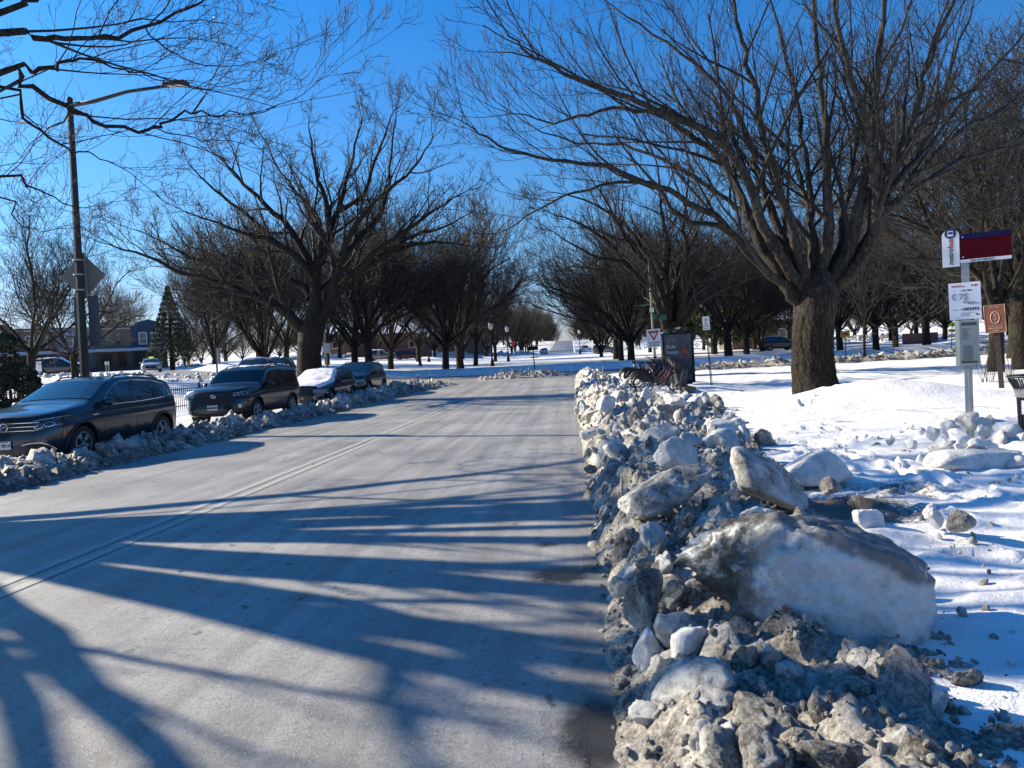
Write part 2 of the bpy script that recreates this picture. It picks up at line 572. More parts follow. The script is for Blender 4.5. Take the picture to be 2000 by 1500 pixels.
def paved(X, Y):
    """1 on pavement, 0 on snow-covered ground"""
    X = np.asarray(X, float); Y = np.asarray(Y, float)
    fl = np.clip((Y - 38) / 6, 0, 1) ** 2 * 2.5
    a = sstep(X, ROAD_L - 0.3 - fl, ROAD_L - fl) * (1 - sstep(X, ROAD_R + fl * 0.5, ROAD_R + 0.35 + fl * 0.5)) * (1 - sstep(Y, 44, 45.5))
    rr = np.hypot(X - CX, Y - CY)
    ring = sstep(rr, R_IN - 0.4, R_IN) * (1 - sstep(rr, R_OUT, R_OUT + 0.5))
    ex = sstep(X, -7.2, -6.6) * (1 - sstep(X, 0.2, 0.8)) * sstep(Y, 151, 152) * (1 - sstep(Y, 420, 430))
    return np.maximum(np.maximum(a, ring), ex)

MOUNDS = [  # x, y, radius x, radius y, height
    (7.0, 17.7, 2.0, 1.1, 0.46), (7.5, 18.6, 1.3, 1.0, 0.14), (5.3, 10.0, 1.2, 0.6, 0.30), (4.6, 26.4, 1.8, 1.4, 0.16), (2.9, 28.0, 1.4, 5.0, 0.08),
    (12.5, 23.0, 2.5, 2.0, 0.30), (5.6, 8.8, 1.4, 0.4, 0.16), (9.0, 16.5, 2.0, 1.1, 0.10), (-14.0, 19.0, 1.6, 3.0, 0.15),
]

def ground_z(X, Y):
    """level of the snow surface without its small detail"""
    X = np.asarray(X, float); Y = np.asarray(Y, float)
    p = paved(X, Y)
    z = road_z(X, Y) + (1 - p) * 0.20 - p * 0.03
    for mx, my, rx, ry, h in MOUNDS:
        z = z + h * np.exp(-((X - mx) / rx) ** 2 - ((Y - my) / ry) ** 2)
    # ploughed ridges of snow round the circle
    rr = np.hypot(X - CX, Y - CY)
    far = sstep(Y, 95, 120)
    z = z + (1 - p) * far * 0.8 * np.exp(-((rr - 58.0) / 2.2) ** 2)
    z = z + (1 - p) * 0.30 * np.exp(-((rr - 43.2) / 1.3) ** 2)
    return z

def gz(x, y):
    return float(ground_z(x, y))

def hit(px, py, ymax=400):
    """where the photo pixel's ray meets the snow surface"""
    d = ray(px, py)
    y = 2.0
    while y < ymax:
        t = y / d.y
        if CAM_H + d.z * t <= gz(d.x * t, y):
            return Vector((d.x * t, y, gz(d.x * t, y)))
        y += 0.1
    return at(px, py, ymax)

def axis(segs):
    out = []
    for a, b, st in segs:
        out.append(np.arange(a, b, st))
    return np.concatenate(out)

gx = axis([(-420, -120, 30), (-120, -60, 6), (-60, -20, 1.0), (-20, -12, 0.35), (-12, 0, 1.0), (0, 5.2, 0.045), (5.2, 11, 0.10), (11, 24, 0.3), (24, 70, 1.2), (70, 130, 6), (130, 451, 40)])
gy = axis([(-60, 0, 10), (0, 2.4, 0.6), (2.4, 8, 0.05), (8, 14, 0.09), (14, 30, 0.2), (30, 60, 0.4), (60, 160, 1.3), (160, 330, 5), (330, 901, 40)])
GX, GY = np.meshgrid(gx, gy)
GZ = ground_z(GX, GY)
DIRT = np.zeros_like(GZ)
rng0 = random.Random(11)
# footprints and scuffs in the near snow
FEET = []
for track in [((2.6, 3.2), (5.4, 8.6)), ((3.6, 3.0), (3.3, 9.5)), ((5.0, 6.2), (6.6, 9.6)), ((4.8, 4.2), (6.5, 7.6)), ((5.0, 17), (9.5, 22)), ((8.5, 14.5), (12.5, 17.5)), ((6.4, 13.8), (9.6, 15.6))]:
    (x0, y0), (x1, y1) = track
    L = math.hypot(x1 - x0, y1 - y0); n = int(L / 0.36)
    ang = math.atan2(y1 - y0, x1 - x0)
    for i in range(n):
        t = i / max(1, n - 1)
        s = 0.13 if i % 2 else -0.13
        FEET.append((x0 + (x1 - x0) * t - math.sin(ang) * s + rng0.uniform(-.1, .1), y0 + (y1 - y0) * t + math.cos(ang) * s + rng0.uniform(-.1, .1), ang + rng0.uniform(-.3, .3), rng0.uniform(.08, .15)))
for i in range(150):
    FEET.append((rng0.uniform(2.2, 9), rng0.uniform(3.0, 13), rng0.uniform(0, 6.3), rng0.uniform(.03, .11)))
near = np.argwhere((GX > 0.2) & (GX < 24) & (GY > 2) & (GY < 60))
for j, i in near:
    x, y = GX[j, i], GY[j, i]
    w = 1.0 - paved(x, y)
    if w <= 0: continue
    h = 0.055 * mnoise.noise((x * 0.55, y * 0.8, 3.1)) + 0.042 * mnoise.noise((x * 1.7, y * 2.6, 9.4)) + 0.018 * mnoise.noise((x * 5, y * 7, 1.4))
    cr = mnoise.fractal((x * 1.1 + 7, y * 1.1, 2.0), 0.9, 2.1, 4)
    if y < 13 and x > 2:
        h += 0.055 * max(0.0, cr) * (1 if y < 10.5 else 0.4)
    GZ[j, i] += h * w
for fx, fy, fa, fd in FEET:
    m = (np.abs(GX - fx) < 0.6) & (np.abs(GY - fy) < 0.6)
    if not m.any(): continue
    dx = GX[m] - fx; dy = GY[m] - fy
    u = (dx * math.cos(fa) + dy * math.sin(fa)) / 0.16; v = (-dx * math.sin(fa) + dy * math.cos(fa)) / 0.075
    q = np.sqrt(u * u + v * v)
    GZ[m] += -fd * (1 - sstep(q, 0.6, 1.15)) + fd * 0.35 * np.exp(-((q - 1.5) / 0.35) ** 2)
# dirty spill beside the bank
DIRT = np.maximum(DIRT, 0.95 * np.exp(-((GX - 2.1) / 0.8) ** 2 - ((GY - 6.2) / 0.8) ** 2))
DIRT = np.maximum(DIRT, 0.55 * np.exp(-((GX - 2.9) / 0.9) ** 2 - ((GY - 6.9) / 0.6) ** 2))
DIRT = np.maximum(DIRT, 0.9 * np.exp(-((GX - 0.35) / 0.5) ** 2) * (GY < 43))
DIRT = np.maximum(DIRT, 0.85 * np.exp(-((GX - 4.9) / 0.6) ** 2 - ((GY - 7.95) / 0.16) ** 2))
DIRT = np.maximum(DIRT, 0.35 * np.exp(-((GX - 2.2) / 1.2) ** 2) * (GY < 16) * (GY > 5))
nyg, nxg = GX.shape
idx = np.arange(nyg * nxg).reshape(nyg, nxg)
quads = np.stack([idx[:-1, :-1], idx[:-1, 1:], idx[1:, 1:], idx[1:, :-1]], -1).reshape(-1, 4)
me = np_mesh('snow_ground', np.stack([GX, GY, GZ], -1).reshape(-1, 3), quads)
set_attr(me, 'dirt', DIRT.ravel())
link('snow_ground', me, M_SNOW, kind='structure', label='white snow covering the ground beside the road')

# ---- pavement sheets
def sheet(name, xs, ys, mat, dz, mask=None, wet=None, label=None):
    X, Y = np.meshgrid(xs, ys)
    Z = road_z(X, Y) + dz
    n, m = X.shape
    ix = np.arange(n * m).reshape(n, m)
    q = np.stack([ix[:-1, :-1], ix[:-1, 1:], ix[1:, 1:], ix[1:, :-1]], -1).reshape(-1, 4)
    if mask is not None:
        k = mask(X, Y).ravel()[q].all(1)
        q = q[k]
    me = np_mesh(name, np.stack([X, Y, Z], -1).reshape(-1, 3), q)
    W = np.zeros(X.size) if wet is None else wet(X, Y).ravel()
    set_attr(me, 'wet', W)
    return link(name, me, mat, kind='structure', label=label)

def wet_fn(X, Y):
    w = np.zeros_like(X)
    for x, y, rx, ry, s in [(-0.16, 5.25, 0.26, 0.26, 1.0), (-0.28, 6.15, 0.14, 0.14, 0.8), (0.02, 3.0, 0.16, 0.36, 1.1), (-2.6, 5.0, 0.4, 0.2, 0.45), (0.08, 5.4, 0.12, 0.4, 0.6)]:
        w = np.maximum(w, s * np.exp(-((X - x) / rx) ** 2 - ((Y - y) / ry) ** 2))
    w = np.maximum(w, 0.5 * np.exp(-((X - 0.22) / 0.08) ** 2))
    return w
sheet('road', axis([(ROAD_L - 3.5, -4, 0.4), (-4, 0.0, 0.1), (0.0, 3.2, 0.08)]), axis([(-30, 2, 2), (2, 9, 0.07), (9, 20, 0.25), (20, 45, 0.5), (45, 49.2, 1.0)]), M_ROAD, 0.0,
      mask=lambda X, Y: (X < ROAD_R + 0.3 + np.clip((Y - 38) / 6, 0, 1) ** 2 * 2) & (X > ROAD_L - 0.2 - np.clip((Y - 38) / 6, 0, 1) ** 2 * 2.5) & (np.hypot(X - CX, Y - CY) > R_OUT - 2.0),
      wet=wet_fn, label='salt bleached asphalt road with worn double yellow line')
# ring road
th = np.linspace(0, 2 * math.pi, 241)
rr_ = np.linspace(R_IN - 0.1, R_OUT + 0.2, 8)
TH, RR = np.meshgrid(th, rr_)
X = CX + RR * np.cos(TH); Y = CY + RR * np.sin(TH)
ix = np.arange(X.size).reshape(X.shape)
q = np.stack([ix[:-1, :-1], ix[:-1, 1:], ix[1:, 1:], ix[1:, :-1]], -1).reshape(-1, 4)
me = np_mesh('ring_road', np.stack([X, Y, road_z(X, Y) + 0.004], -1).reshape(-1, 3), q)
set_attr(me, 'wet', np.zeros(X.size))
link('ring_road', me, M_ROAD, kind='structure', label='asphalt ring road round the snowy circle')
sheet('hill_road', np.linspace(-6.9, 0.5, 6), np.arange(150.5, 420, 3.0), M_ROAD, 0.03, label='straight road climbing the far hill between trees')
# worn double yellow centre line, gutter
yy = np.arange(-5, 40, 0.25)
for k, xo in enumerate((-4.49, -4.27)):
    sheet('road_marking', np.array([xo - 0.055, xo + 0.055]), yy, M_YPAINT, 0.005, label='worn yellow centre line on the road')
sheet('gutter', np.linspace(0.0, 0.2, 5), axis([(-2, 2, 0.5), (2, 9, 0.07), (9, 42, 0.25)]), M_GUTTER, 0.004, wet=wet_fn, label='pale concrete gutter strip along the right road edge')
# ------------------------------------------------------------------ bare trees
class Tree:
    def __init__(s, seed, maxlvl=5, rmin=0.005, dens=1.0, up=0.05, wig=0.14, ang=(26, 48), lenf=(0.30, 0.62), droop=0.0, rchild=0.62):
        s.r = random.Random(seed)
        s.b = []          # (level, pts, radii)
        s.maxlvl, s.rmin, s.dens, s.up, s.wig, s.ang, s.lenf, s.droop, s.rchild = maxlvl, rmin, dens, up, wig, ang, lenf, droop, rchild
    def grow(s, p, d, L, r0, lvl, up=None):
        """one wandering branch, then its children"""
        rn = s.r
        n = (10, 9, 7, 5, 4, 3, 3)[min(lvl, 6)]
        n = max(3, n)
        st = L / n
        pts = [p]; rad = [r0]
        x, y, z = p; dx, dy, dz = d
        w = s.wig * (1.0 if lvl < 4 else 1.3)
        up = s.up if up is None else up
        r1 = max(s.rmin * 0.8, r0 * (0.28 if lvl < 4 else 0.5))
        for i in range(n):
            dx += rn.gauss(0, w); dy += rn.gauss(0, w); dz += rn.gauss(0, w) + up - s.droop * (i / n)
            m = 1 / math.sqrt(dx * dx + dy * dy + dz * dz); dx *= m; dy *= m; dz *= m
            x += dx * st; y += dy * st; z += dz * st
            pts.append((x, y, z)); t = (i + 1) / n
            rad.append(r0 + (r1 - r0) * t ** 0.85)
        s.b.append((lvl, pts, rad))
        s.kids(pts, rad, lvl, L)
    def kids(s, pts, rad, lvl, L, t0=None, dens=1.0):
        if lvl >= s.maxlvl: return
        rn = s.r
        per = (1.0, 1.5, 2.1, 3.2, 4.6, 6.0)[min(lvl, 5)]
        cnt = int(L * per * s.dens * dens + rn.random())
        cnt = max(cnt, 3 if lvl < 4 else 2)
        t0 = (0.22 if lvl > 0 else 0.4) if t0 is None else t0
        az = rn.uniform(0, 6.28)
        n = len(pts) - 1
        for k in range(cnt):
            t = t0 + (1 - t0) * (k + rn.random()) / cnt
            f = min(t * n, n - 1e-6); i = int(f); u = f - i
            a, b = pts[i], pts[i + 1]
            p = tuple(a[j] + (b[j] - a[j]) * u for j in range(3))
            T = Vector((b[0] - a[0], b[1] - a[1], b[2] - a[2])).normalized()
            az += 2.4 + rn.gauss(0, 0.5)
            side = T.orthogonal().normalized()
            side.rotate(Matrix.Rotation(az, 3, T))
            if side.z < -0.35 and rn.random() < 0.6: side = -side
            th = math.radians(rn.uniform(*s.ang))
            d = T * math.cos(th) + side * math.sin(th)
            r = max(s.rmin, (rad[i] + (rad[i + 1] - rad[i]) * u) * rn.uniform(s.rchild * 0.6, s.rchild))
            if d.z < -0.15 and lvl < 3: d.z *= 0.15; d.normalize()
            l = L * (s.lenf[0] + (s.lenf[1] - s.lenf[0]) * (1 - t)) * rn.uniform(0.7, 1.25)
            l = min(max(l, 0.22), 4.2)
            s.grow(p, (d.x, d.y, d.z), l, r, lvl + 1)
    def limb(s, ctrl, r0, r1, lvl=1, dens=1.0, t0=0.15, sub=3, jit=0.03):
        """a limb through given points"""
        c = [Vector(p) for p in ctrl]
        pts = []
        for i in range(len(c) - 1):
            p0 = c[max(i - 1, 0)]; p1 = c[i]; p2 = c[i + 1]; p3 = c[min(i + 2, len(c) - 1)]
            for k in range(sub):
                t = k / sub
                q = 0.5 * ((2 * p1) + (p2 - p0) * t + (2 * p0 - 5 * p1 + 4 * p2 - p3) * t * t + (3 * p1 - p0 - 3 * p2 + p3) * t ** 3)
                if i + k > 0:
                    q = q + Vector((s.r.gauss(0, jit), s.r.gauss(0, jit), s.r.gauss(0, jit)))
                pts.append(tuple(q))
        pts.append(tuple(c[-1]))
        n = len(pts)
        rad = [r0 + (r1 - r0) * (i / (n - 1)) ** 0.8 for i in range(n)]
        s.b.append((lvl, pts, rad))
        L = sum((Vector(pts[i + 1]) - Vector(pts[i])).length for i in range(n - 1))
        s.kids(pts, rad, lvl, L * 0.8, t0=t0, dens=dens)
        T = Vector(pts[-1]) - Vector(pts[-2])
        T.normalize()
        for k in range(2):
            d = (T + Vector((s.r.gauss(0, .3), s.r.gauss(0, .3), s.r.gauss(0, .3)))).normalized()
            s.grow(pts[-1], tuple(d), L * 0.2, r1 * 0.9, lvl + 1)
    def auto(s, H, hf, nl, spread, r, lean=(0, 0), elev=(38, 80), bend=-0.03, base=1.25):
        """vase shaped: trunk to the fork, then limbs that rise and arch out"""
        rn = s.r
        fork = (lean[0], lean[1], hf)
        tp = [(0, 0, -0.3), (0, 0, 0.25), (lean[0] * .4, lean[1] * .4, hf * .5), fork, (lean[0] * 1.15, lean[1] * 1.15, hf * 1.22)]
        s.b.append((0, tp, [r * base, r * 1.08, r * 0.95, r * 0.98, r * 0.55]))
        for k in range(nl):
            a = 2 * math.pi * k / nl + rn.uniform(-.35, .35)
            e = math.radians(elev[0] + (elev[1] - elev[0]) * ((k * 0.618) % 1.0))
            d = (math.cos(a) * math.cos(e), math.sin(a) * math.cos(e), math.sin(e))
            reach = (H - hf) / max(math.sin(e), 0.55)
            L = min(reach, spread / max(math.cos(e), 0.3)) * rn.uniform(0.85, 1.05)
            z0 = hf * rn.uniform(0.86, 1.15)
            s.grow((fork[0] + d[0] * r * .4, fork[1] + d[1] * r * .4, z0), d, L, r * rn.uniform(0.30, 0.48), 1, up=bend)
    def meshes(s, lv_split=1, sides=(20, 10, 6, 4, 3, 3, 3)):
        out = []
        for sel in (lambda l: l <= lv_split, lambda l: l > lv_split):
            Vs, Fs, off = [], [], 0
            groups = {}
            for lvl, pts, rad in s.b:
                if sel(lvl):
                    groups.setdefault((len(pts), sides[min(lvl, 6)]), []).append((pts, rad))
            for (n, m), lst in groups.items():
                P = np.array([q[0] for q in lst]); R = np.array([q[1] for q in lst])
                T = np.empty_like(P)
                T[:, 1:-1] = P[:, 2:] - P[:, :-2]; T[:, 0] = P[:, 1] - P[:, 0]; T[:, -1] = P[:, -1] - P[:, -2]
                T /= np.linalg.norm(T, axis=2, keepdims=True) + 1e-9
                d = P[:, -1] - P[:, 0]
                ax = np.argmin(np.abs(d), axis=1)
                ref = np.eye(3)[ax][:, None, :]
                U = np.cross(T, np.broadcast_to(ref, T.shape)); U /= np.linalg.norm(U, axis=2, keepdims=True) + 1e-9
                W = np.cross(T, U)
                a = np.arange(m) * 2 * math.pi / m
                V = P[:, :, None, :] + R[:, :, None, None] * (U[:, :, None, :] * np.cos(a)[None, None, :, None] + W[:, :, None, :] * np.sin(a)[None, None, :, None])
                B = len(lst)
                ix = off + np.arange(B * n * m).reshape(B, n, m)
                A0 = ix[:, :-1]; A1 = np.roll(ix, -1, axis=2)[:, :-1]; B1 = np.roll(ix, -1, axis=2)[:, 1:]; B0 = ix[:, 1:]
                Fs.append(np.stack([A0, A1, B1, B0], -1).reshape(-1, 4))
                Vs.append(V.reshape(-1, 3)); off += B * n * m
            out.append((np.concatenate(Vs), np.concatenate(Fs)))
        return out
    def flare(s, V, z0, h, amt, seed=0):
        """root flare and ridged bark on the trunk"""
        return V

def build_tree(name, T, loc, label, cat='tree', group=None, m_trunk=None, m_crown=None, split=1, rough=0.0, world_pts=False):
    (tv, tf), (cv, cf) = T.meshes(split)
    o = empty(name, loc, label, cat, group)
    if world_pts:
        tv = tv - np.array(loc); cv = cv - np.array(loc)
    a = link('trunk', np_mesh('trunk', tv, tf), m_trunk or M_BARK, o)
    b = link('crown', np_mesh('crown', cv, cf), m_crown or M_TWIG, o)
    return o

def px_limb(T, pts, Y0, dy, r0, r1, zoom=None, dens=1.0, t0=0.15, jit=0.03):
    """limb through photo pixels; the limb leaves the tree's own depth Y0 by dy metres along its length"""
    c = []
    n = len(pts)
    for i, (x, y) in enumerate(pts):
        if zoom:
            x = zoom[0] + x / zoom[2]; y = zoom[1] + y / zoom[2]
        s = i / (n - 1)
        c.append(at(x, y, Y0 + dy * s ** 1.2))
    T.limb(c, r0, r1, 1, dens, t0, jit=jit)

# ---- big vase tree on the right
YA = 19.0
A = Tree(5, maxlvl=5, rmin=0.0048, dens=1.0, up=0.035, wig=0.10, ang=(18, 40), lenf=(0.24, 0.55))
base = at(1597, 778, YA)
tr = [at(1600, 792, YA), at(1597, 770, YA), at(1590, 735, YA), at(1587, 690, YA), at(1588, 640, YA), at(1592, 600, YA), at(1600, 560, YA), at(1605, 530, YA)]
A.b.append((0, [tuple(p) for p in tr], [0.63, 0.56, 0.48, 0.46, 0.47, 0.51, 0.44, 0.22]))
for pts, dy, r0, r1 in [
    ([(1570, 605), (1535, 560), (1490, 520), (1440, 470), (1390, 420), (1330, 385), (1260, 355), (1190, 330), (1100, 318), (1020, 300), (955, 272), (915, 245)], -3.0, 0.17, 0.020),
    ([(1440, 470), (1400, 440), (1330, 425), (1270, 360), (1180, 362), (1100, 385), (1030, 420), (975, 455)], -1.0, 0.10, 0.015),
    ([(1565, 590), (1520, 535), (1482, 470), (1458, 410), (1432, 345), (1395, 300), (1340, 260), (1290, 225), (1220, 212), (1150, 222), (1080, 238), (1000, 222)], 2.0, 0.22, 0.02),
    ([(1570, 580), (1530, 510), (1492, 440), (1462, 360), (1415, 280), (1350, 238), (1280, 213), (1230, 192), (1150, 165), (1080, 130), (1020, 95), (985, 55)], -4.5, 0.21, 0.02),
    ([(1575, 570), (1545, 500), (1512, 430), (1488, 360), (1470, 300), (1440, 220), (1400, 165), (1330, 105), (1250, 50), (1180, 0)], 3.5, 0.18, 0.022),
    ([(1580, 560), (1558, 490), (1542, 430), (1518, 350), (1492, 270), (1476, 180), (1456, 100), (1440, 40), (1420, -60)], -2.0, 0.19, 0.04),
    ([(1590, 560), (1582, 480), (1580, 430), (1570, 370), (1545, 300), (1500, 255), (1440, 195), (1380, 120), (1310, 20)], 5.0, 0.13, 0.02),
    ([(1602, 555), (1615, 470), (1618, 400), (1616, 320), (1613, 250), (1605, 170), (1595, 80), (1588, -60)], -1.0, 0.20, 0.05),
    ([(1600, 560), (1590, 470), (1585, 380), (1572, 300), (1560, 200), (1530, 90), (1500, -30)], 3.0, 0.14, 0.03),
    ([(1615, 570), (1650, 500), (1672, 430), (1686, 360), (1700, 290), (1706, 200), (1720, 100), (1732, -60)], -1.5, 0.26, 0.06),
    ([(1622, 575), (1680, 510), (1706, 455), (1713, 400), (1710, 330), (1698, 265), (1680, 195), (1655, 120), (1640, 60), (1620, -60)], -4.0, 0.22, 0.05),
    ([(1622, 565), (1690, 480), (1722, 405), (1745, 325), (1780, 240), (1805, 150), (1840, 60), (1885, -50)], 1.5, 0.22, 0.05),
    ([(1710, 440), (1750, 390), (1790, 345), (1840, 290), (1900, 240), (1990, 190), (2080, 110)], -3.0, 0.15, 0.03),
    ([(1712, 430), (1765, 385), (1850, 325), (1950, 290), (2070, 268), (2180, 250)], 3.0, 0.12, 0.02),
    ([(1735, 350), (1795, 250), (1850, 200), (1930, 150), (2010, 50)], -1.0, 0.11, 0.03),
    ([(1610, 560), (1640, 470), (1650, 400), (1668, 300), (1690, 180), (1760, 60), (1800, -60)], 5.0, 0.15, 0.03),
    ([(1730, 380), (1790, 310), (1830, 230), (1860, 120), (1900, 10)], 3.5, 0.12, 0.03),
    ([(1560, 560), (1510, 470), (1470, 420), (1420, 395), (1330, 330), (1240, 290), (1160, 280), (1060, 260), (970, 200)], 5.0, 0.13, 0.015),
]:
    px_limb(A, pts, YA, dy * 0.75, r0 * 0.80, r1 * 0.75)
treeA = build_tree('vase_tree', A, (base.x, YA, gz(base.x, YA)), 'large bare tree with thick rough trunk rising from a smooth snow mound', m_trunk=M_LIMB, m_crown=M_TWIG, world_pts=True)
# rough, ridged lower trunk
def ridged_trunk(parent, pts, radii, loc, mat, seed, amp=0.042, n=72, rows=60, lobes=7):
    P = np.array([tuple(p) for p in pts]); t = np.linspace(0, 1, len(P)); tt = np.linspace(0, 1, rows)
    C = np.stack([np.interp(tt, t, P[:, k]) for k in range(3)], -1); R = np.interp(tt, t, radii)
    V = []
    for i in range(rows):
        for k in range(n):
            a = k * 2 * math.pi / n
            c, s = math.cos(a), math.sin(a)
            h = C[i, 2]
            rg = mnoise.fractal((c * 4.5 + seed, s * 4.5, h * 1.5), 0.7, 2.2, 5)
            fl = 0.5 + 0.5 * math.cos(a * lobes + seed + 0.6 * math.sin(h))
            low = max(0.0, 1 - tt[i] * 4.0)
            r = R[i] * (1 + 0.10 * low * fl) + amp * rg
            V.append((C[i, 0] + c * r, C[i, 1] + s * r, h))
    ix = np.arange(rows * n).reshape(rows, n)
    F = np.stack([ix[:-1], np.roll(ix, -1, 1)[:-1], np.roll(ix, -1, 1)[1:], ix[1:]], -1).reshape(-1, 4)
    return link('trunk_bark', np_mesh('trunk_bark', np.array(V) - np.array(loc), F), mat, parent)
ridged_trunk(treeA, tr[:7], [0.65, 0.58, 0.505, 0.48, 0.475, 0.47, 0.20], treeA.location, M_BARK, 3.0)

# ---- spreading tree left of the centre
YB = 32.5
B = Tree(8, maxlvl=5, rmin=0.0075, dens=1.2, up=0.05, wig=0.15, ang=(28, 52), lenf=(0.24, 0.52))
zB = (200, 200, 2.632)
fB = lambda x, y, dy=0: at(200 + x / 2.632, 200 + y / 2.632, YB + dy)
B.b.append((0, [tuple(fB(1068, 1470)), tuple(fB(1065, 1400)), tuple(fB(1062, 1280)), tuple(fB(1075, 1170)), tuple(fB(1090, 1090))], [0.70, 0.57, 0.52, 0.56, 0.36]))
for pts, dy, r0, r1 in [
    ([(1050, 1200), (1000, 1140), (930, 1070), (850, 1025), (700, 965), (560, 915), (400, 870), (230, 790), (60, 740)], -3.0, 0.27, 0.03),
    ([(1095, 1170), (1140, 1080), (1190, 990), (1290, 890), (1420, 800), (1560, 740), (1700, 715), (1860, 735)], 2.0, 0.30, 0.03),
    ([(1085, 1150), (1095, 1000), (1098, 870), (1130, 790), (1160, 680), (1210, 560), (1250, 420), (1290, 280), (1330, 120)], 0.5, 0.30, 0.03),
    ([(1075, 1010), (1040, 950), (900, 915), (790, 955), (700, 930), (560, 890), (430, 850), (250, 840)], 3.5, 0.19, 0.02),
    ([(1090, 900), (1010, 800), (920, 740), (830, 700), (700, 665), (560, 610), (420, 560)], -3.5, 0.17, 0.02),
    ([(1096, 870), (1020, 740), (920, 600), (800, 490), (700, 390), (620, 300), (540, 220)], 1.5, 0.18, 0.02),
    ([(1130, 780), (1115, 640), (1060, 540), (980, 440), (900, 330), (840, 200)], 3.0, 0.14, 0.02),
    ([(1165, 670), (1150, 520), (1110, 400), (1080, 250), (1060, 120)], -2.0, 0.14, 0.02),
    ([(1180, 1000), (1210, 870), (1240, 780), (1260, 690), (1340, 580), (1430, 480), (1560, 380), (1640, 280), (1700, 180)], -2.5, 0.20, 0.02),
    ([(1290, 890), (1400, 770), (1500, 700), (1640, 600), (1760, 520), (1880, 450)], -2.5, 0.16, 0.02),
    ([(1230, 790), (1330, 690), (1430, 560), (1470, 400), (1490, 200), (1510, 60)], 2.5, 0.15, 0.02),
    ([(1210, 560), (1340, 470), (1400, 300), (1450, 170), (1500, 40)], -3.0, 0.11, 0.02),
    ([(850, 1025), (720, 850), (600, 830), (440, 790), (280, 700), (120, 640)], 2.0, 0.13, 0.015),
    ([(1420, 800), (1560, 700), (1680, 660), (1800, 620), (1900, 560)], 3.5, 0.12, 0.015),
    ([(920, 740), (760, 590), (620, 480), (500, 380), (430, 290)], -1.0, 0.10, 0.015),
]:
    px_limb(B, pts, YB, dy * 0.85, r0 * 1.15, r1 * 1.0, zB)
bB = fB(1066, 1410)
build_tree('spreading_tree', B, (bB.x, YB, gz(bB.x, YB)), 'large wide spreading bare tree behind the parked cars', m_trunk=M_DARKBARK, m_crown=M_TWIG_DARK, world_pts=True)

# ---- second roadside tree on the right, behind the yield sign
YE = 37.0
E = Tree(21, maxlvl=5, rmin=0.0075, dens=1.1, up=0.03, wig=0.12, ang=(22, 46), lenf=(0.25, 0.55))
zE = (950, 420, 3.636)
fE = lambda x, y, dy=0: at(950 + x / 3.636, 420 + y / 3.636, YE + dy)
E.b.append((0, [tuple(fE(1335, 1240)), tuple(fE(1332, 1150)), tuple(fE(1325, 1000)), tuple(fE(1320, 870)), tuple(fE(1325, 760))], [0.75, 0.62, 0.56, 0.58, 0.34]))
for pts, dy, r0, r1 in [
    ([(1300, 880), (1260, 750), (1220, 640), (1190, 560), (1080, 440), (960, 330), (800, 300), (640, 220), (480, 120)], -2.5, 0.22, 0.02),
    ([(1305, 860), (1280, 700), (1240, 540), (1150, 470), (1000, 410), (830, 390), (600, 370), (440, 420)], 2.5, 0.20, 0.02),
    ([(1325, 850), (1300, 700), (1285, 560), (1280, 400), (1290, 200), (1250, 0), (1230, -200), (1200, -400)], 0.5, 0.22, 0.03),
    ([(1340, 850), (1440, 580), (1560, 430), (1700, 330), (1850, 200), (1980, 60)], 1.0, 0.19, 0.02),
    ([(1315, 850), (1240, 540), (1180, 390), (1050, 250), (970, 120), (900, 0), (820, -150), (700, -300)], -1.0, 0.20, 0.02),
    ([(1350, 850), (1390, 640), (1410, 500), (1430, 300), (1400, 100), (1420, -100), (1440, -350)], -2.5, 0.20, 0.03),
    ([(1330, 840), (1340, 600), (1360, 400), (1480, 150), (1560, -50), (1650, -250)], 3.0, 0.18, 0.02),
    ([(1180, 390), (1060, 150), (930, 30), (760, -80), (560, -150), (420, -160)], 2.0, 0.12, 0.015),
    ([(1080, 440), (900, 220), (740, 100), (560, 20), (420, -30)], -3.0, 0.11, 0.015),
    ([(1340, 860), (1480, 660), (1620, 560), (1790, 480), (1950, 440)], -2.5, 0.14, 0.015),
]:
    px_limb(E, pts, YE, dy, r0 * 1.1, r1, zE)
bE = fE(1333, 1180)
build_tree('vase_tree', E, (bE.x, YE, gz(bE.x, YE)), 'large bare tree behind the yield sign and the poster panel', m_trunk=M_DARKBARK, m_crown=M_TWIG_DARK, world_pts=True)

# ---- roadside tree at the left whose limbs cross the top of the view and shade the road
C = Tree(33, maxlvl=5, rmin=0.0042, dens=0.8, up=0.02, wig=0.105, ang=(24, 50), lenf=(0.22, 0.5))
TX, TY_ = -13.7, 9.5
C.b.append((0, [(TX, TY_, -0.3), (TX, TY_, 0.3), (TX, TY_, 1.6), (TX, TY_, 2.8), (TX, TY_, 3.5)], [1.0, 0.80, 0.72, 0.75, 0.5]))
fk = Vector((TX, TY_, 2.9))
sC = 2.344
def c_limb(pts, Y0, Y1, r0, r1, from_fork=True, dens=1.0):
    n = len(pts)
    c = [at(x / sC, y / sC, Y0 + (Y1 - Y0) * i / (n - 1)) for i, (x, y) in enumerate(pts)]
    if from_fork:
        m = (fk + c[0]) / 2 + Vector((-0.6, 0, 0.5))
        c = [fk, m] + c
    C.limb(c, r0 * 0.42, r1 * 0.8, 1, dens, 0.2)
c_limb([(0, 160), (150, 175), (300, 180), (480, 180), (660, 120), (870, 40), (940, 0), (1000, -60)], 10.5, 13.0, 0.17, 0.012)
c_limb([(660, 120), (720, 190), (800, 250), (940, 300), (1090, 295), (1170, 285)], 12.0, 13.0, 0.035, 0.008, False)
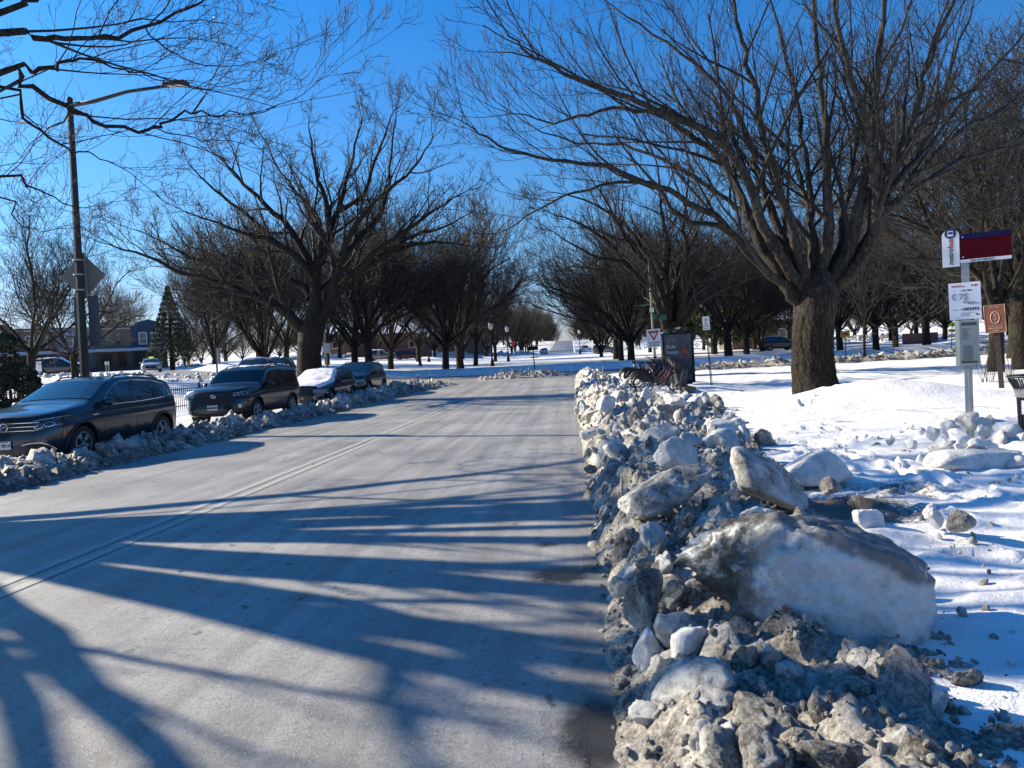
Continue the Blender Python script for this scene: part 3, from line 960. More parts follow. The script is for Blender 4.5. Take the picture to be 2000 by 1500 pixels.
c_limb([(0, 325), (150, 325), (260, 305), (320, 275), (470, 285), (600, 325), (740, 370)], 11.0, 12.5, 0.13, 0.01)
c_limb([(0, 325), (100, 380), (300, 475), (340, 510), (500, 575), (680, 590), (740, 570), (840, 515), (930, 515), (1000, 530), (1200, 510), (1390, 430)], 11.0, 14.0, 0.14, 0.008)
c_limb([(680, 590), (820, 610), (960, 640), (1100, 655)], 12.4, 13.2, 0.03, 0.008, False)
c_limb([(0, 400), (100, 530), (180, 600), (310, 690), (400, 710), (500, 740), (640, 830)], 12.0, 14.0, 0.10, 0.008)
c_limb([(0, 800), (120, 850), (200, 880), (330, 945), (470, 945)], 12.5, 14.5, 0.09, 0.008)
c_limb([(0, 60), (150, 0), (300, -80), (600, -200)], 10.5, 11.5, 0.17, 0.02)
c_limb([(0, 900), (60, 980), (130, 1050), (200, 1060)], 13, 14.5, 0.06, 0.008)
# limbs that only their shadows show: over the road towards the camera and up
KX = math.cos(SUN_AZ) / math.tan(SUN_EL); KY = -math.sin(SUN_AZ) / math.tan(SUN_EL)
for sx, sy, z, r0 in [(0.3, 11.4, 8.4, 0.13), (-1.9, 3.0, 5.0, 0.20), (-0.6, 3.6, 6.0, 0.16), (0.6, 4.6, 6.2, 0.17), (0.8, 5.3, 6.8, 0.15), (0.6, 6.1, 7.0, 0.16), (1.2, 7.0, 7.8, 0.15), (0.6, 8.0, 6.6, 0.17),
                      (1.8, 9.0, 8.4, 0.16), (3.6, 4.2, 9.0, 0.17), (4.6, 6.0, 9.6, 0.16), (4.0, 8.6, 10.0, 0.17), (6.6, 7.4, 11.5, 0.2), (-1.4, 1.6, 6.6, 0.15), (2.4, 2.8, 8.6, 0.17), (3.2, 1.6, 8.8, 0.2), (2.6, 3.6, 7.6, 0.15), (1.5, 3.2, 7.4, 0.17), (1.9, 4.5, 8.6, 0.15), (-0.3, 4.1, 5.6, 0.15), (0.6, 2.9, 6.4, 0.15)]:
    e = Vector((sx - z * KX, sy - z * KY, z)); d = e - fk
    m1 = fk + d * 0.33 + Vector((0, 0, 0.35)); m2 = fk + d * 0.68 + Vector((C.r.uniform(-.3, .3), C.r.uniform(-.3, .3), 0.35))
    ex = e + Vector((d.x * 0.35, d.y * 0.35, d.z * 0.25))
    C.limb([fk, m1, m2, e, ex], r0 * 1.15, 0.03, 1, 0.7, 0.3)
build_tree('roadside_tree', C, (TX, TY_, gz(TX, TY_)), 'bare branches of a roadside tree hanging over the street lamp at the top left', m_trunk=M_DARKBARK, m_crown=M_TWIG_DARK, world_pts=True)
print('hero branches', len(A.b), len(B.b), len(E.b), len(C.b))
# ------------------------------------------------------------------ ploughed snow banks
def lumps(x, y, s, seed):
    d = mnoise.voronoi((x / s, y / s, seed))[0]
    return max(0.0, 0.75 - d[0]) + 0.4 * (d[1] - d[0])

def blocks(x, y, s, seed):
    d, pts = mnoise.voronoi((x / s, y / s, seed))
    p = pts[0]
    h1 = math.sin(p.x * 127.1 + p.y * 311.7 + p.z * 74.7) * 43758.5453; h1 -= math.floor(h1)
    h2 = math.sin(p.x * 269.5 + p.y * 183.3 + p.z * 12.9) * 43758.5453; h2 -= math.floor(h2)
    h3 = math.sin(p.x * 419.2 + p.y * 371.9 + p.z * 53.1) * 43758.5453; h3 -= math.floor(h3)
    v = 0.25 + 0.75 * h1 + (h2 - 0.5) * 1.5 * (x / s - p.x) + (h3 - 0.5) * 1.5 * (y / s - p.y)
    return v * min(1.0, (d[1] - d[0]) / 0.16)

class Bank:
    """ploughed ridge: Y runs along it (or the angle of the ring); left and right edges, crest and height come from tables"""
    def __init__(s, ys, left, right, crest, h, seed, mapf=None, amp=1.0, near=False):
        s.near = near
        s.t = (ys, left, right, crest, h); s.seed = seed; s.mapf = mapf; s.amp = amp
    def prof(s, x, y):
        ys, l, r, c, h = s.t
        l = np.interp(y, ys, l); r = np.interp(y, ys, r); c = np.interp(y, ys, c); h = np.interp(y, ys, h)
        l += 0.12 * mnoise.noise((y * 0.9, 0, s.seed)) ; r += 0.3 * mnoise.noise((y * 0.6, 5, s.seed)); c += 0.25 * mnoise.noise((y * 0.7, 9, s.seed))
        if x <= l or x >= r: return 0.0
        t = (x - l) / (c - l) if x < c else (r - x) / (r - c)
        t = max(0.0, min(1.0, t))
        k = t ** 0.62 if x < c else t ** 0.85
        n = 0.75 + 0.5 * mnoise.noise((x * 0.8, y * 0.8, s.seed + 3))
        return h * k * n
    def height(s, x, y):
        p = s.prof(x, y)
        if p <= 0: return 0.0
        e = min(1.0, p / 0.12) * (0.40 + 0.60 * min(1.0, max(0.0, (y - 3.2) / 3.5)) if s.near else 1.0)
        return p + s.amp * e * (0.20 * blocks(x, y, 0.46, s.seed) + 0.09 * lumps(x, y, 0.23, s.seed + 1) - 0.08)
    def fine(s, x, y):
        p = s.prof(x, y)
        if p <= 0: return -0.06
        e = min(1.0, p / 0.10)
        return s.height(x, y) + s.amp * e * (0.085 * blocks(x, y, 0.15, s.seed + 2) + 0.035 * lumps(x, y, 0.06, s.seed + 5) + 0.04 * mnoise.turbulence((x * 8, y * 8, s.seed), 4, False) - 0.06)
    def world(s, x, y):
        return s.mapf(x, y) if s.mapf else (x, y)
    def top(s, x, y):
        wx, wy = s.world(x, y)
        return (wx, wy, gbase(wx, wy) + s.height(x, y))
    def mesh(s, name, xs, ys, mat, label):
        V = []; D = []
        for y in ys:
            for x in xs:
                h = s.fine(x, y)
                wx, wy = s.world(x, y)
                j = 0.035 * s.amp
                V.append((wx + j * mnoise.noise((x * 9, y * 9, 1)), wy + j * mnoise.noise((x * 9, y * 9, 7)), gbase(wx, wy) + h))
                p = s.prof(x, y)
                D.append(max(0.0, 1 - p / 0.3) * 0.8 + 0.25)
        n, m = len(ys), len(xs)
        ix = np.arange(n * m).reshape(n, m)
        q = np.stack([ix[:-1, :-1], ix[:-1, 1:], ix[1:, 1:], ix[1:, :-1]], -1).reshape(-1, 4)
        me = np_mesh(name, V, q)
        set_attr(me, 'dirt', D)
        return link(name, me, mat, kind='stuff', label=label)

def gbase(x, y):
    """snow or pavement level the banks stand on"""
    p = float(paved(x, y))
    return float(road_z(x, y)) + (1 - p) * 0.15 + 0.0

RB = Bank([1.0, 2.2, 3, 4.5, 6, 9, 12, 17, 20, 25, 32, 43, 44],
          [0.10, 0.10, 0.10, 0.12, 0.12, 0.10, 0.10, 0.08, 0.08, 0.06, 0.05, 0.1, 0.3],
          [1.5, 1.6, 1.7, 1.85, 2.0, 2.5, 3.0, 3.7, 3.4, 2.3, 1.9, 1.8, 1.2],
          [0.75, 0.75, 0.85, 0.95, 1.0, 1.1, 1.15, 1.2, 1.1, 0.9, 0.8, 0.8, 0.7],
          [0.17, 0.17, 0.18, 0.22, 0.27, 0.34, 0.36, 0.38, 0.41, 0.44, 0.42, 0.40, 0.2], 4.0, near=True)
LB = Bank([6, 9, 12, 15, 18, 21, 25, 28, 32, 36, 39, 41],
          [-9.9, -9.7, -9.45, -9.42, -9.42, -9.42, -9.42, -9.42, -9.42, -9.5, -9.6, -9.2],
          [-8.2, -8.25, -8.3, -8.35, -8.4, -8.4, -8.35, -8.2, -8.1, -7.9, -6.9, -6.4],
          [-9.2, -9.1, -9.05, -9.05, -9.05, -9.05, -9.0, -8.95, -8.9, -8.8, -8.2, -7.6],
          [0.30, 0.34, 0.38, 0.42, 0.46, 0.42, 0.45, 0.52, 0.55, 0.55, 0.48, 0.2], 11.0)
ring_map = lambda v, u: (CX + (R_OUT + 0.3 + v) * math.sin(u / 55.0), CY - (R_OUT + 0.3 + v) * math.cos(u / 55.0))
OB = Bank([5, 8, 12, 20, 30, 36], [-1.3] * 6, [1.4] * 6, [0.1] * 6, [0.15, 0.42, 0.45, 0.5, 0.42, 0.15], 17.0, ring_map)
SI = Bank([44.6, 45.5, 47.2, 48.6], [-5.5, -6.0, -5.2, -4.0], [-1.0, 0.0, -0.1, -0.6], [-3.0, -3.2, -2.4, -2.0], [0.05, 0.30, 0.34, 0.05], 23.0)

RB.mesh('ploughed_snow_bank', np.arange(-0.02, 3.9, 0.045), axis([(1.0, 2.2, 0.1), (2.2, 8, 0.032), (8, 14, 0.06), (14, 44.2, 0.14)]), M_BANK, 'dirty ploughed snow bank of ice rubble along the right kerb')
LB.mesh('ploughed_snow_bank', np.arange(-10.0, -6.2, 0.07), axis([(6, 20, 0.07), (20, 41.2, 0.12)]), M_BANK_GREY, 'grey ploughed snow bank between the road and the parked cars')
OB.mesh('ploughed_snow_bank', np.arange(-1.4, 1.5, 0.14), np.arange(5, 36.2, 0.16), M_BANK_GREY, 'low dark ridge of ploughed snow along the ring road')
SI.mesh('ploughed_snow_bank', np.arange(-6.1, 0.1, 0.13), np.arange(44.5, 48.8, 0.11), M_BANK, 'heap of snow rubble on the splitter island at the road end')

# ---- ice chunk shapes
def chunk_mesh(name, seed, sub=4, cuts=9, cut=(0.55, 0.85), rough=0.08, sharp=0.0, dims=(1, 1, 1)):
    r = random.Random(seed)
    bm = bmesh.new()
    bmesh.ops.create_icosphere(bm, subdivisions=sub, radius=1.0)
    planes = []
    if cuts < 12 and sub >= 4: cuts += 6; cut = (cut[0] * 0.92, cut[1] * 0.95); rough *= 0.8
    for k in range(cuts):
        n = Vector((r.gauss(0, 1), r.gauss(0, 1), r.gauss(0, 1))).normalized()
        planes.append((n, r.uniform(*cut)))
    for v in bm.verts:
        p = v.co.copy()
        for n, d in planes:
            e = p.dot(n) - d
            if e > 0:
                p -= n * e * 0.84
        q = p.normalized()
        f = 1 + rough * mnoise.fractal(tuple(q * 1.8 + Vector((seed * 3.1, 0, 0))), 0.9, 2.1, 5) + rough * 0.55 * mnoise.noise(tuple(q * 6 + Vector((0, seed, 0)))) + rough * 0.35 * mnoise.noise(tuple(q * 14 + Vector((seed, 0, 0))))
        p = p * f
        v.co = Vector((p.x * dims[0], p.y * dims[1], p.z * dims[2]))
    me = bpy.data.meshes.new(name)
    bm.to_mesh(me); bm.free()
    me.polygons.foreach_set('use_smooth', [True] * len(me.polygons))
    return me

def place_chunk(px, py, w, h, Y, seed, mat, label, depth=0.8, rot=(0, 0, 0), sub=5, cuts=9, cut=(0.5, 0.85), rough=0.10, name='ice_chunk'):
    """chunk whose outline centre the photo shows at (px,py), w x h photo pixels across"""
    s = Y / FPX / 2
    c = at(px, py, Y)
    W, H = w * s * 1.12, h * s * 1.12
    me = chunk_mesh(name, seed, sub, cuts, cut, rough, dims=(W, (W + H) / 2 * depth, H))
    o = link(name, me, mat, label=label, cat='ice chunk')
    o.location = c
    o.rotation_euler = rot
    return o

# the boulder: blunt mass to the right, wedge-shaped tip to the left
def boulder():
    bm = bmesh.new()
    bmesh.ops.create_icosphere(bm, subdivisions=6, radius=1.0)
    pl = [(Vector((0.05, 0.30, 0.95)), 0.60), (Vector((0.35, 0.0, 0.93)), 0.64), (Vector((0.0, -0.93, 0.12)), 0.72), (Vector((-0.35, -0.75, 0.55)), 0.74),
          (Vector((0.92, -0.2, 0.1)), 0.90), (Vector((0.55, -0.55, -0.62)), 0.80), (Vector((-0.35, -0.2, -0.9)), 0.55), (Vector((0.1, 0.9, 0.1)), 0.8), (Vector((-0.62, 0.0, -0.78)), 0.52), (Vector((-0.80, 0.0, 0.56)), 0.80), (Vector((-0.62, -0.62, -0.1)), 0.70), (Vector((0.6, -0.1, 0.78)), 0.80)]
    pl = [(n.normalized(), d) for n, d in pl]
    tops = []
    for v in bm.verts:
        p = v.co.copy(); tp_ = 0.0
        for ip, (n, d) in enumerate(pl):
            e = p.dot(n) - d
            if ip in (0, 1, 6): tp_ = max(tp_, min(1.0, (e + 0.12) / 0.2))
            if e > 0: p -= n * e * 0.93
        tops.append(max(0.0, tp_))
        t = max(0.0, min(1.0, (0.25 - p.x) / 1.2))       # towards the tip
        k = 1 - 0.30 * t ** 1.2
        p.z = p.z * k + 0.06 * t ** 1.3
        p.y *= 1 - 0.35 * t
        q = p + Vector((3.3, 1.2, 0.4))
        nz = 0.06 * mnoise.fractal(tuple(q * 1.7), 0.8, 2.1, 6) + 0.040 * mnoise.noise(tuple(q * 5)) + 0.020 * mnoise.noise(tuple(q * 12)) + 0.008 * mnoise.noise(tuple(q * 26))
        nz += 0.10 * max(0, mnoise.noise(tuple(q * 9))) * t + 0.05 * max(0, mnoise.noise(tuple(q * 19))) * t
        p += p.normalized() * nz
        p += Vector((-0.05, -0.25, 0.95)) * 0.13 * math.exp(-((p.x + 0.28) / 0.12) ** 2 - ((p.y + 0.55) / 0.2) ** 2 - ((p.z - 0.45) / 0.3) ** 2)
        v.co = Vector((p.x * 0.595, p.y * 0.48, p.z * 0.57))
    me = bpy.data.meshes.new('ice_boulder'); bm.to_mesh(me); bm.free(); set_attr(me, 'top', tops)
    me.polygons.foreach_set('use_smooth', [True] * len(me.polygons))
    o = link('ice_boulder', me, M_ICE_BIG, label='huge rounded boulder of grey and white ice on the near end of the bank', cat='ice boulder')
    o.location = at(1566, 1150, 3.62)
    o.rotation_euler = (math.radians(4), math.radians(9), math.radians(-6))
boulder()

W_, G_, D_ = M_ICE_WHITE, M_ICE_GREY, M_ICE
CH = [  # px, py, w, h, Y, material, label, rot, depth, cuts
    (1488, 935, 190, 95, 6.0, D_, 'large tilted blue grey ice slab sloping down to the right behind the boulder', (0.3, 0.62, 0.1), 0.9, 7),
    (1300, 968, 200, 82, 5.6, D_, 'long dirty white ice slab in front of the pointed white wedge', (0.25, -0.32, 0.15), 0.8, 7),
    (1592, 922, 152, 92, 7.3, D_, 'square dirt topped ice block standing on the snow beside the spill', (0.1, 0.06, 0.3), 0.9, 6),
    (1622, 952, 46, 38, 6.7, D_, 'small brownish ice lump at the foot of the square ice block', (0, 0.2, 0.4), 0.9, 8),
    (1318, 888, 92, 70, 7.0, W_, 'pointed bright white ice wedge on the crest of the bank', (0.2, 0.5, 0.2), 0.7, 8),
    (1260, 1178, 74, 152, 3.75, G_, 'tall smooth brown ice column standing upright by the kerb', (0.05, 0.10, 0.3), 0.85, 6),
    (1268, 1270, 84, 84, 3.45, W_, 'blue white ice cube at the foot of the brown ice column', (0.2, 0.15, 0.5), 0.9, 7),
    (1314, 1422, 84, 92, 2.92, G_, 'smooth dark grey pear shaped ice stone near the bottom edge', (0.1, 0.45, 0.2), 0.85, 6),
    (1352, 1262, 100, 120, 3.3, W_, 'white ice lump with dark grit under the tip of the boulder', (0.1, 0.1, 0.2), 0.8, 9),
    (1408, 1262, 58, 96, 3.25, D_, 'narrow angular ice shard with a glassy white face under the boulder', (0.1, 0.05, 0.6), 0.8, 7),
    (1425, 1326, 34, 40, 3.05, W_, 'small clean white ice tile in the dark gap below the boulder', (0, 0.1, 0.1), 0.6, 6),
    (1478, 1300, 88, 110, 3.05, W_, 'white ice wedge leaning against the front of the boulder', (0.1, 0.35, 0.2), 0.7, 8),
    (1528, 1385, 128, 170, 2.85, D_, 'big dark faced ice chunk with a gritty crown below the boulder', (0.1, 0.12, 0.3), 0.8, 7),
    (1650, 1350, 120, 110, 3.0, D_, 'grey capped snow lump right of the gritty dark chunk', (0.1, 0.2, 0.2), 0.9, 9),
    (1705, 1385, 40, 46, 2.85, W_, 'small rounded white ice pebble below the boulder on the right', (0, 0, 0.3), 0.9, 8),
    (1740, 1452, 92, 96, 2.75, W_, 'white lump of crusted snow at the bottom edge right of centre', (0.1, 0, 0.3), 0.9, 9),
    (1668, 1440, 58, 58, 2.8, W_, 'clear white ice cube at the bottom edge between two lumps', (0.2, 0.1, 0.6), 0.9, 7),
    (1575, 1480, 40, 70, 2.72, W_, 'thin white ice splinter at the bottom edge', (0, -0.45, 0.2), 0.6, 7),
    (1330, 1488, 110, 50, 2.72, D_, 'broad dirty snow cake at the bottom edge beside the pear shaped stone', (0, 0, 0.3), 0.9, 9),
    (1370, 1470, 44, 50, 2.74, W_, 'round white snowball beside the broad snow cake', (0, 0, 0.3), 0.9, 10),
    (1390, 1440, 26, 44, 2.76, W_, 'small upright white ice nub above the round snowball', (0, 0, 0.3), 0.9, 10),
    (1880, 1425, 150, 110, 3.0, W_, 'low soft white snow block at the bottom right corner', (0.1, 0.15, 0.3), 1.0, 9),
    (1800, 1330, 120, 80, 3.15, D_, 'half buried grey snow lump under the right end of the boulder', (0, 0.15, 0.3), 0.9, 9),
    (1690, 1016, 76, 58, 5.5, W_, 'elongated white ice piece lying alone on the trampled snow', (0.1, 0.6, 0.2), 0.6, 8),
    (1822, 1010, 38, 46, 5.35, W_, 'blue grey ice piece standing beside the brown faceted one', (0, 0.1, 0.6), 0.9, 6),
    (1872, 1020, 58, 44, 5.2, G_, 'brown faceted ice piece lying on the snow at right', (0, -0.2, 0.2), 0.9, 6),
    (1480, 1035, 78, 80, 4.3, W_, 'clean white ice lump at the back edge of the boulder', (0.1, 0.2, 0.2), 0.8, 8),
    (1490, 1092, 70, 62, 4.1, W_, 'small blue white ice lump tucked against the boulder', (0.1, 0.2, 0.2), 0.8, 8),
    (1230, 990, 46, 40, 5.7, W_, 'pair forming white ice block at the kerb before the long slab', (0.1, 0.2, 0.2), 0.8, 8),
    (1408, 836, 82, 46, 10.5, D_, 'wide dirt capped snow block on the right shoulder of the bank', (0.1, 0.1, 0.2), 0.9, 8),
    (1322, 787, 44, 26, 15.5, W_, 'twin white snow block on the crest before the poster panel', (0.1, 0.1, 0.2), 0.9, 8),
    (1358, 785, 36, 30, 15.5, W_, 'rounded white snow block right of the twin block on the crest', (0.1, 0.1, 0.2), 0.9, 8),
    (1415, 868, 66, 52, 8.6, D_, 'grey and white ice lump above the large tilted slab', (0.1, 0.3, 0.2), 0.9, 8),
    (1352, 860, 50, 30, 8.8, D_, 'dark capped ice cake between the wedge and the grey lump', (0.1, 0.1, 0.2), 0.9, 8),
    (1205, 878, 62, 44, 8.6, D_, 'rounded dirty white lump on the road side of the bank', (0.1, 0.2, 0.2), 0.9, 8),
    (1150, 848, 34, 24, 10.6, D_, 'square white snow block at the very edge of the road', (0.1, 0.1, 0.2), 0.9, 8),
    (1152, 915, 26, 20, 7.9, G_, 'small grey stone like lump lying out on the gutter', (0.1, 0.1, 0.2), 0.9, 8),
    (1185, 790, 52, 34, 15.0, D_, 'bulky white lump on the road side of the far bank', (0.1, 0.1, 0.2), 0.9, 8),
    (197, 908, 36, 24, 13.0, D_, 'single block of dirty snow lying on the road before the left bank', (0.1, 0.1, 0.2), 0.9, 7),
    (153, 876, 30, 30, 13.6, D_, 'pointed snow lump in front of the nearest car wheel', (0.1, 0.5, 0.2), 0.8, 7),
    (745, 763, 26, 18, 33.5, D_, 'dark lump of snow at the tail of the farthest parked car', (0.1, 0.1, 0.2), 0.9, 8),
    (1722, 698, 22, 22, 46.0, W_, 'big round white snow lump beside the slender young tree', (0.1, 0.1, 0.2), 0.9, 9),
]
for i, (px, py, w, h, Y, m, lab, rot, dep, cuts) in enumerate(CH):
    place_chunk(px, py, w, h, Y, 40 + i, m, lab, dep, rot, sub=5 if Y < 6 else 4, cuts=cuts)
# clean snow blocks piled round the bus stop post
for i, (px, py, w, h, Y) in enumerate([(1893, 822, 46, 46, 9.3), (1920, 838, 50, 40, 9.2), (1852, 840, 34, 36, 9.2), (1822, 850, 30, 34, 9.1), (1952, 862, 34, 46, 8.9), (1975, 848, 46, 40, 9.0), (1990, 862, 40, 40, 8.9), (1875, 862, 60, 34, 8.7),
                                        (1840, 872, 50, 24, 8.6), (1928, 872, 60, 30, 8.5), (1800, 842, 24, 18, 9.3), (1780, 866, 30, 20, 8.8), (1740, 862, 22, 16, 8.9), (1862, 905, 50, 26, 7.9), (1985, 905, 44, 34, 7.9), (1905, 884, 90, 26, 8.2), (1935, 822, 26, 24, 9.5)]):
    o = place_chunk(px, py, w, h, Y, 120 + i, M_ICE_WHITE, 'clean white snow block in the pile around the bus stop post', 0.8, (0.2 * (i % 3 - 1), 0.45 * ((i * 7) % 5 - 2) / 2, 0.7 * i), sub=4, cuts=7, name='snow_block')
    o['category'] = 'snow block'; o['group'] = 'snow blocks round the bus stop'
o = link('snow_slab', chunk_mesh('snow_slab', 77, 5, 5, (0.7, 0.9), 0.05, dims=(0.62, 0.22, 0.11)), M_ICE_WHITE, label='long cut snow slab with a smooth shaded face below the bus stop', cat='snow slab')
o.location = at(1905, 897, 8.0); o.rotation_euler = (0.1, 0.02, 0.03)

# ---- many lumps along the banks
LUMP = [chunk_mesh('ice_lump', 200 + i, 4, 12, (0.45, 0.84), 0.17, dims=(1, 0.85, 0.72)) for i in range(9)]
LUMP_W = [m.copy() for m in LUMP]
for i, m in enumerate(LUMP):
    m.materials.append((M_ICE, M_GRIT, M_ICE_GREY)[i % 3])
for m in LUMP_W:
    m.materials.append(M_ICE_WHITE)
rl = random.Random(77)
def scatter(bank, n, yr, xr, size, label, group, white=0.25, sink=0.25, power=1.0):
    k = 0; tries = 0
    while k < n and tries < n * 30:
        tries += 1
        y = yr[0] + (yr[1] - yr[0]) * rl.random() ** power; x = rl.uniform(*xr)
        if bank.prof(x, y) < 0.05: continue
        if bank is RB and 3.0 < y < 4.3 and x > 0.5: continue          # the boulder lies here
        s = size[0] + (size[1] - size[0]) * rl.random() ** 2.2
        x0, y0, z0 = bank.top(x, y)
        o = bpy.data.objects.new('ice_lump', rl.choice(LUMP_W if rl.random() < white else LUMP))
        COL.objects.link(o)
        o.location = (x0, y0, z0 + s * (0.5 - sink))
        o.rotation_euler = (rl.uniform(0, 6.3), rl.uniform(0, 6.3), rl.uniform(0, 6.3))
        o.scale = (s * rl.uniform(.8, 1.4), s * rl.uniform(.8, 1.2), s * rl.uniform(.65, 1.0))
        tag(o, label, 'ice lump', group)
        k += 1
scatter(RB, 62, (2.35, 5.2), (0.2, 1.4), (0.06, 0.17), 'angular chunk of ice in the heap below and beside the boulder', 'ice chunks round the boulder', 0.30, 0.48, 1.3)
scatter(RB, 70, (2.3, 9), (0.15, 2.4), (0.025, 0.10), 'small lump of dirty ice in the rubble of the near right bank', 'ice lumps on the near right bank', 0.12, 0.45)
scatter(RB, 105, (8, 22), (0.1, 3.6), (0.08, 0.36), 'lump of dirty ice on the broad middle of the right bank', 'ice lumps on the middle of the right bank', 0.45, 0.38)
scatter(RB, 36, (22, 43), (0.1, 2.2), (0.10, 0.28), 'lump of dirty ice on the far end of the right bank', 'ice lumps on the far right bank', 0.5)
scatter(LB, 40, (9, 38), (-9.4, -7.2), (0.06, 0.2), 'lump of grey snow on the bank before the parked cars', 'snow lumps on the left bank', 0.1)

# ---- grit and small clods, past counting
def rubble(name, parts, mat, label, sub=2):
    protos = []
    for i in range(7):
        m = chunk_mesh('clod', 300 + i, sub, 8, (0.45, 0.8), 0.14, dims=(1, 0.85, 0.75))
        v = np.empty(len(m.vertices) * 3); m.vertices.foreach_get('co', v)
        f = np.empty(len(m.loops), dtype=np.int32); m.loops.foreach_get('vertex_index', f)
        protos.append((v.reshape(-1, 3), f.reshape(-1, 3))); bpy.data.meshes.remove(m)
    Vs, Fs, off = [], [], 0
    for (p, s) in parts:
        v, f = protos[rl.randrange(7)]
        R = np.array(Euler((rl.uniform(0, 6.3), rl.uniform(0, 6.3), rl.uniform(0, 6.3))).to_matrix())
        w = (v * np.array([rl.uniform(.7, 1.3), 1, rl.uniform(.7, 1.1)]) * s) @ R.T + np.array(p)
        Vs.append(w); Fs.append(f + off); off += len(w)
    me = np_mesh(name, np.concatenate(Vs), np.concatenate(Fs))
    return link(name, me, mat, kind='stuff', label=label)
def clods(bank, n, yr, xr, size, power=1.0, low=0.02):
    out = []; tries = 0
    while len(out) < n and tries < n * 20:
        tries += 1
        y = yr[0] + (yr[1] - yr[0]) * rl.random() ** power; x = rl.uniform(*xr)
        p = bank.prof(x, y)
        if p < low: continue
        s = size[0] + (size[1] - size[0]) * rl.random() ** 2.5
        wx, wy = bank.world(x, y)
        out.append(((wx, wy, gbase(wx, wy) + bank.fine(x, y) + s * 0.3), s))
    return out
rubble('snow_rubble', clods(RB, 4200, (2.2, 9), (0.1, 2.3), (0.006, 0.030), 1.2) + clods(RB, 2400, (9, 43), (0.05, 3.7), (0.02, 0.08), 1.4), M_GRIT, 'small clods of ice and grit covering the right bank')
rubble('snow_rubble', clods(LB, 1600, (8, 40), (-9.45, -6.6), (0.02, 0.08), 1.2), M_GRIT, 'small clods of snow covering the left bank')
rubble('snow_rubble', clods(OB, 800, (5, 36), (-1.2, 1.3), (0.04, 0.15)), M_RIDGE, 'dark clods of snow on the ridge along the ring road')
rubble('snow_rubble', clods(SI, 500, (44.6, 48.6), (-6, 0), (0.04, 0.14)), M_GRIT, 'clods of snow on the splitter island')
# crumbs that rolled out on the snow and the gutter
cr = []
for k in range(420):
    x = 1.6 + abs(rl.gauss(0, 1.3)); y = rl.uniform(3.0, 12)
    if float(paved(x, y)) > 0.1: continue
    s = 0.006 + 0.03 * rl.random() ** 3
    cr.append(((x, y, gz(x, y) + s * 0.4), s))
for k in range(260):
    y = rl.uniform(2.8, 20); x = 0.2 - abs(rl.gauss(0, 0.07))
    s = 0.005 + 0.025 * rl.random() ** 3
    cr.append(((x, y, float(road_z(x, y)) + s * 0.4), s))
rubble('snow_crumbs', cr, M_GRIT, 'crumbs of ice scattered on the snow and along the gutter')
cr = []
for k in range(330):
    x = rl.uniform(3.2, 9.5); y = rl.uniform(7.0, 13.0)
    s = 0.012 + 0.07 * rl.random() ** 3
    cr.append(((x, y, gz(x, y) + s * 0.3), s))
for k in range(120):
    x = rl.uniform(1.5, 4.5); y = rl.uniform(3.0, 7.0)
    s = 0.008 + 0.03 * rl.random() ** 3
    cr.append(((x, y, gz(x, y) + s * 0.3), s))
rubble('snow_crumbs', cr, M_ICE_WHITE, 'broken white crusts of snow strewn before the bus stop')
# rough chunks on the banks that ring the circle
cr = []
for k in range(2600):
    a = rl.uniform(math.pi * 0.15, math.pi * 0.85)
    r_ = 58 + rl.gauss(0, 1.5)
    x, y = CX + r_ * math.cos(a), CY + r_ * math.sin(a)
    if -8 < x < 1.5: continue
    s = 0.12 + 0.45 * rl.random() ** 2.5
    cr.append(((x, y, gz(x, y) + s * 0.2), s))
for k in range(500):
    x = rl.uniform(-45, -16) ; y = rl.uniform(44, 60)
    s = 0.08 + 0.25 * rl.random() ** 2.5
    cr.append(((x, y, gz(x, y) + s * 0.2), s))
rubble('ploughed_snow_chunks', cr, M_ICE_WHITE, 'white snow chunks thrown up along the far side of the circle')
# ------------------------------------------------------------------ trees in and beyond the circle
def proto(seed, H, hf, nl, spread, r, elev, dens, rmin, lvl=4, **kw):
    t = Tree(seed, maxlvl=lvl, rmin=rmin, dens=dens, up=kw.pop('up', 0.02), wig=kw.pop('wig', 0.11), ang=kw.pop('ang', (16, 36)), lenf=(0.30, 0.62), rchild=kw.pop('rchild', 0.62))
    t.auto(H, hf, nl, spread, r, elev=elev, bend=kw.pop('bend', -0.012), **kw)
    return t
PROTO = {}
def add_proto(key, t, split=1):
    (tv, tf), (cv, cf) = t.meshes(split, sides=(14, 7, 4, 3, 3, 3, 3))
    a = np_mesh('trunk', tv, tf); a.materials.append(M_DARKBARK)
    b = np_mesh('crown', cv, cf); b.materials.append(M_TWIG_FAR)
    PROTO[key] = (a, b)
add_proto('vase', proto(101, 12, 2.0, 14, 6.2, 0.30, (42, 86), 0.92, 0.012))
add_proto('vase2', proto(102, 12, 2.4, 12, 6.0, 0.31, (38, 84), 0.92, 0.012, wig=0.14))
add_proto('spread', proto(103, 12, 2.4, 9, 8.0, 0.34, (26, 74), 0.95, 0.012, wig=0.16, ang=(24, 50)))
add_proto('stems', proto(104, 9, 0.5, 12, 4.4, 0.26, (52, 86), 1.3, 0.013, wig=0.09))
add_proto('tall', proto(105, 14, 3.2, 10, 6.0, 0.33, (40, 85), 1.0, 0.012, wig=0.15, ang=(24, 50)))
add_proto('far', proto(106, 12, 2.0, 12, 5.2, 0.3, (36, 86), 1.0, 0.022, lvl=3))
add_proto('young', proto(107, 7.5, 2.1, 13, 2.6, 0.085, (50, 84), 1.3, 0.010, lvl=3, ang=(14, 30)))

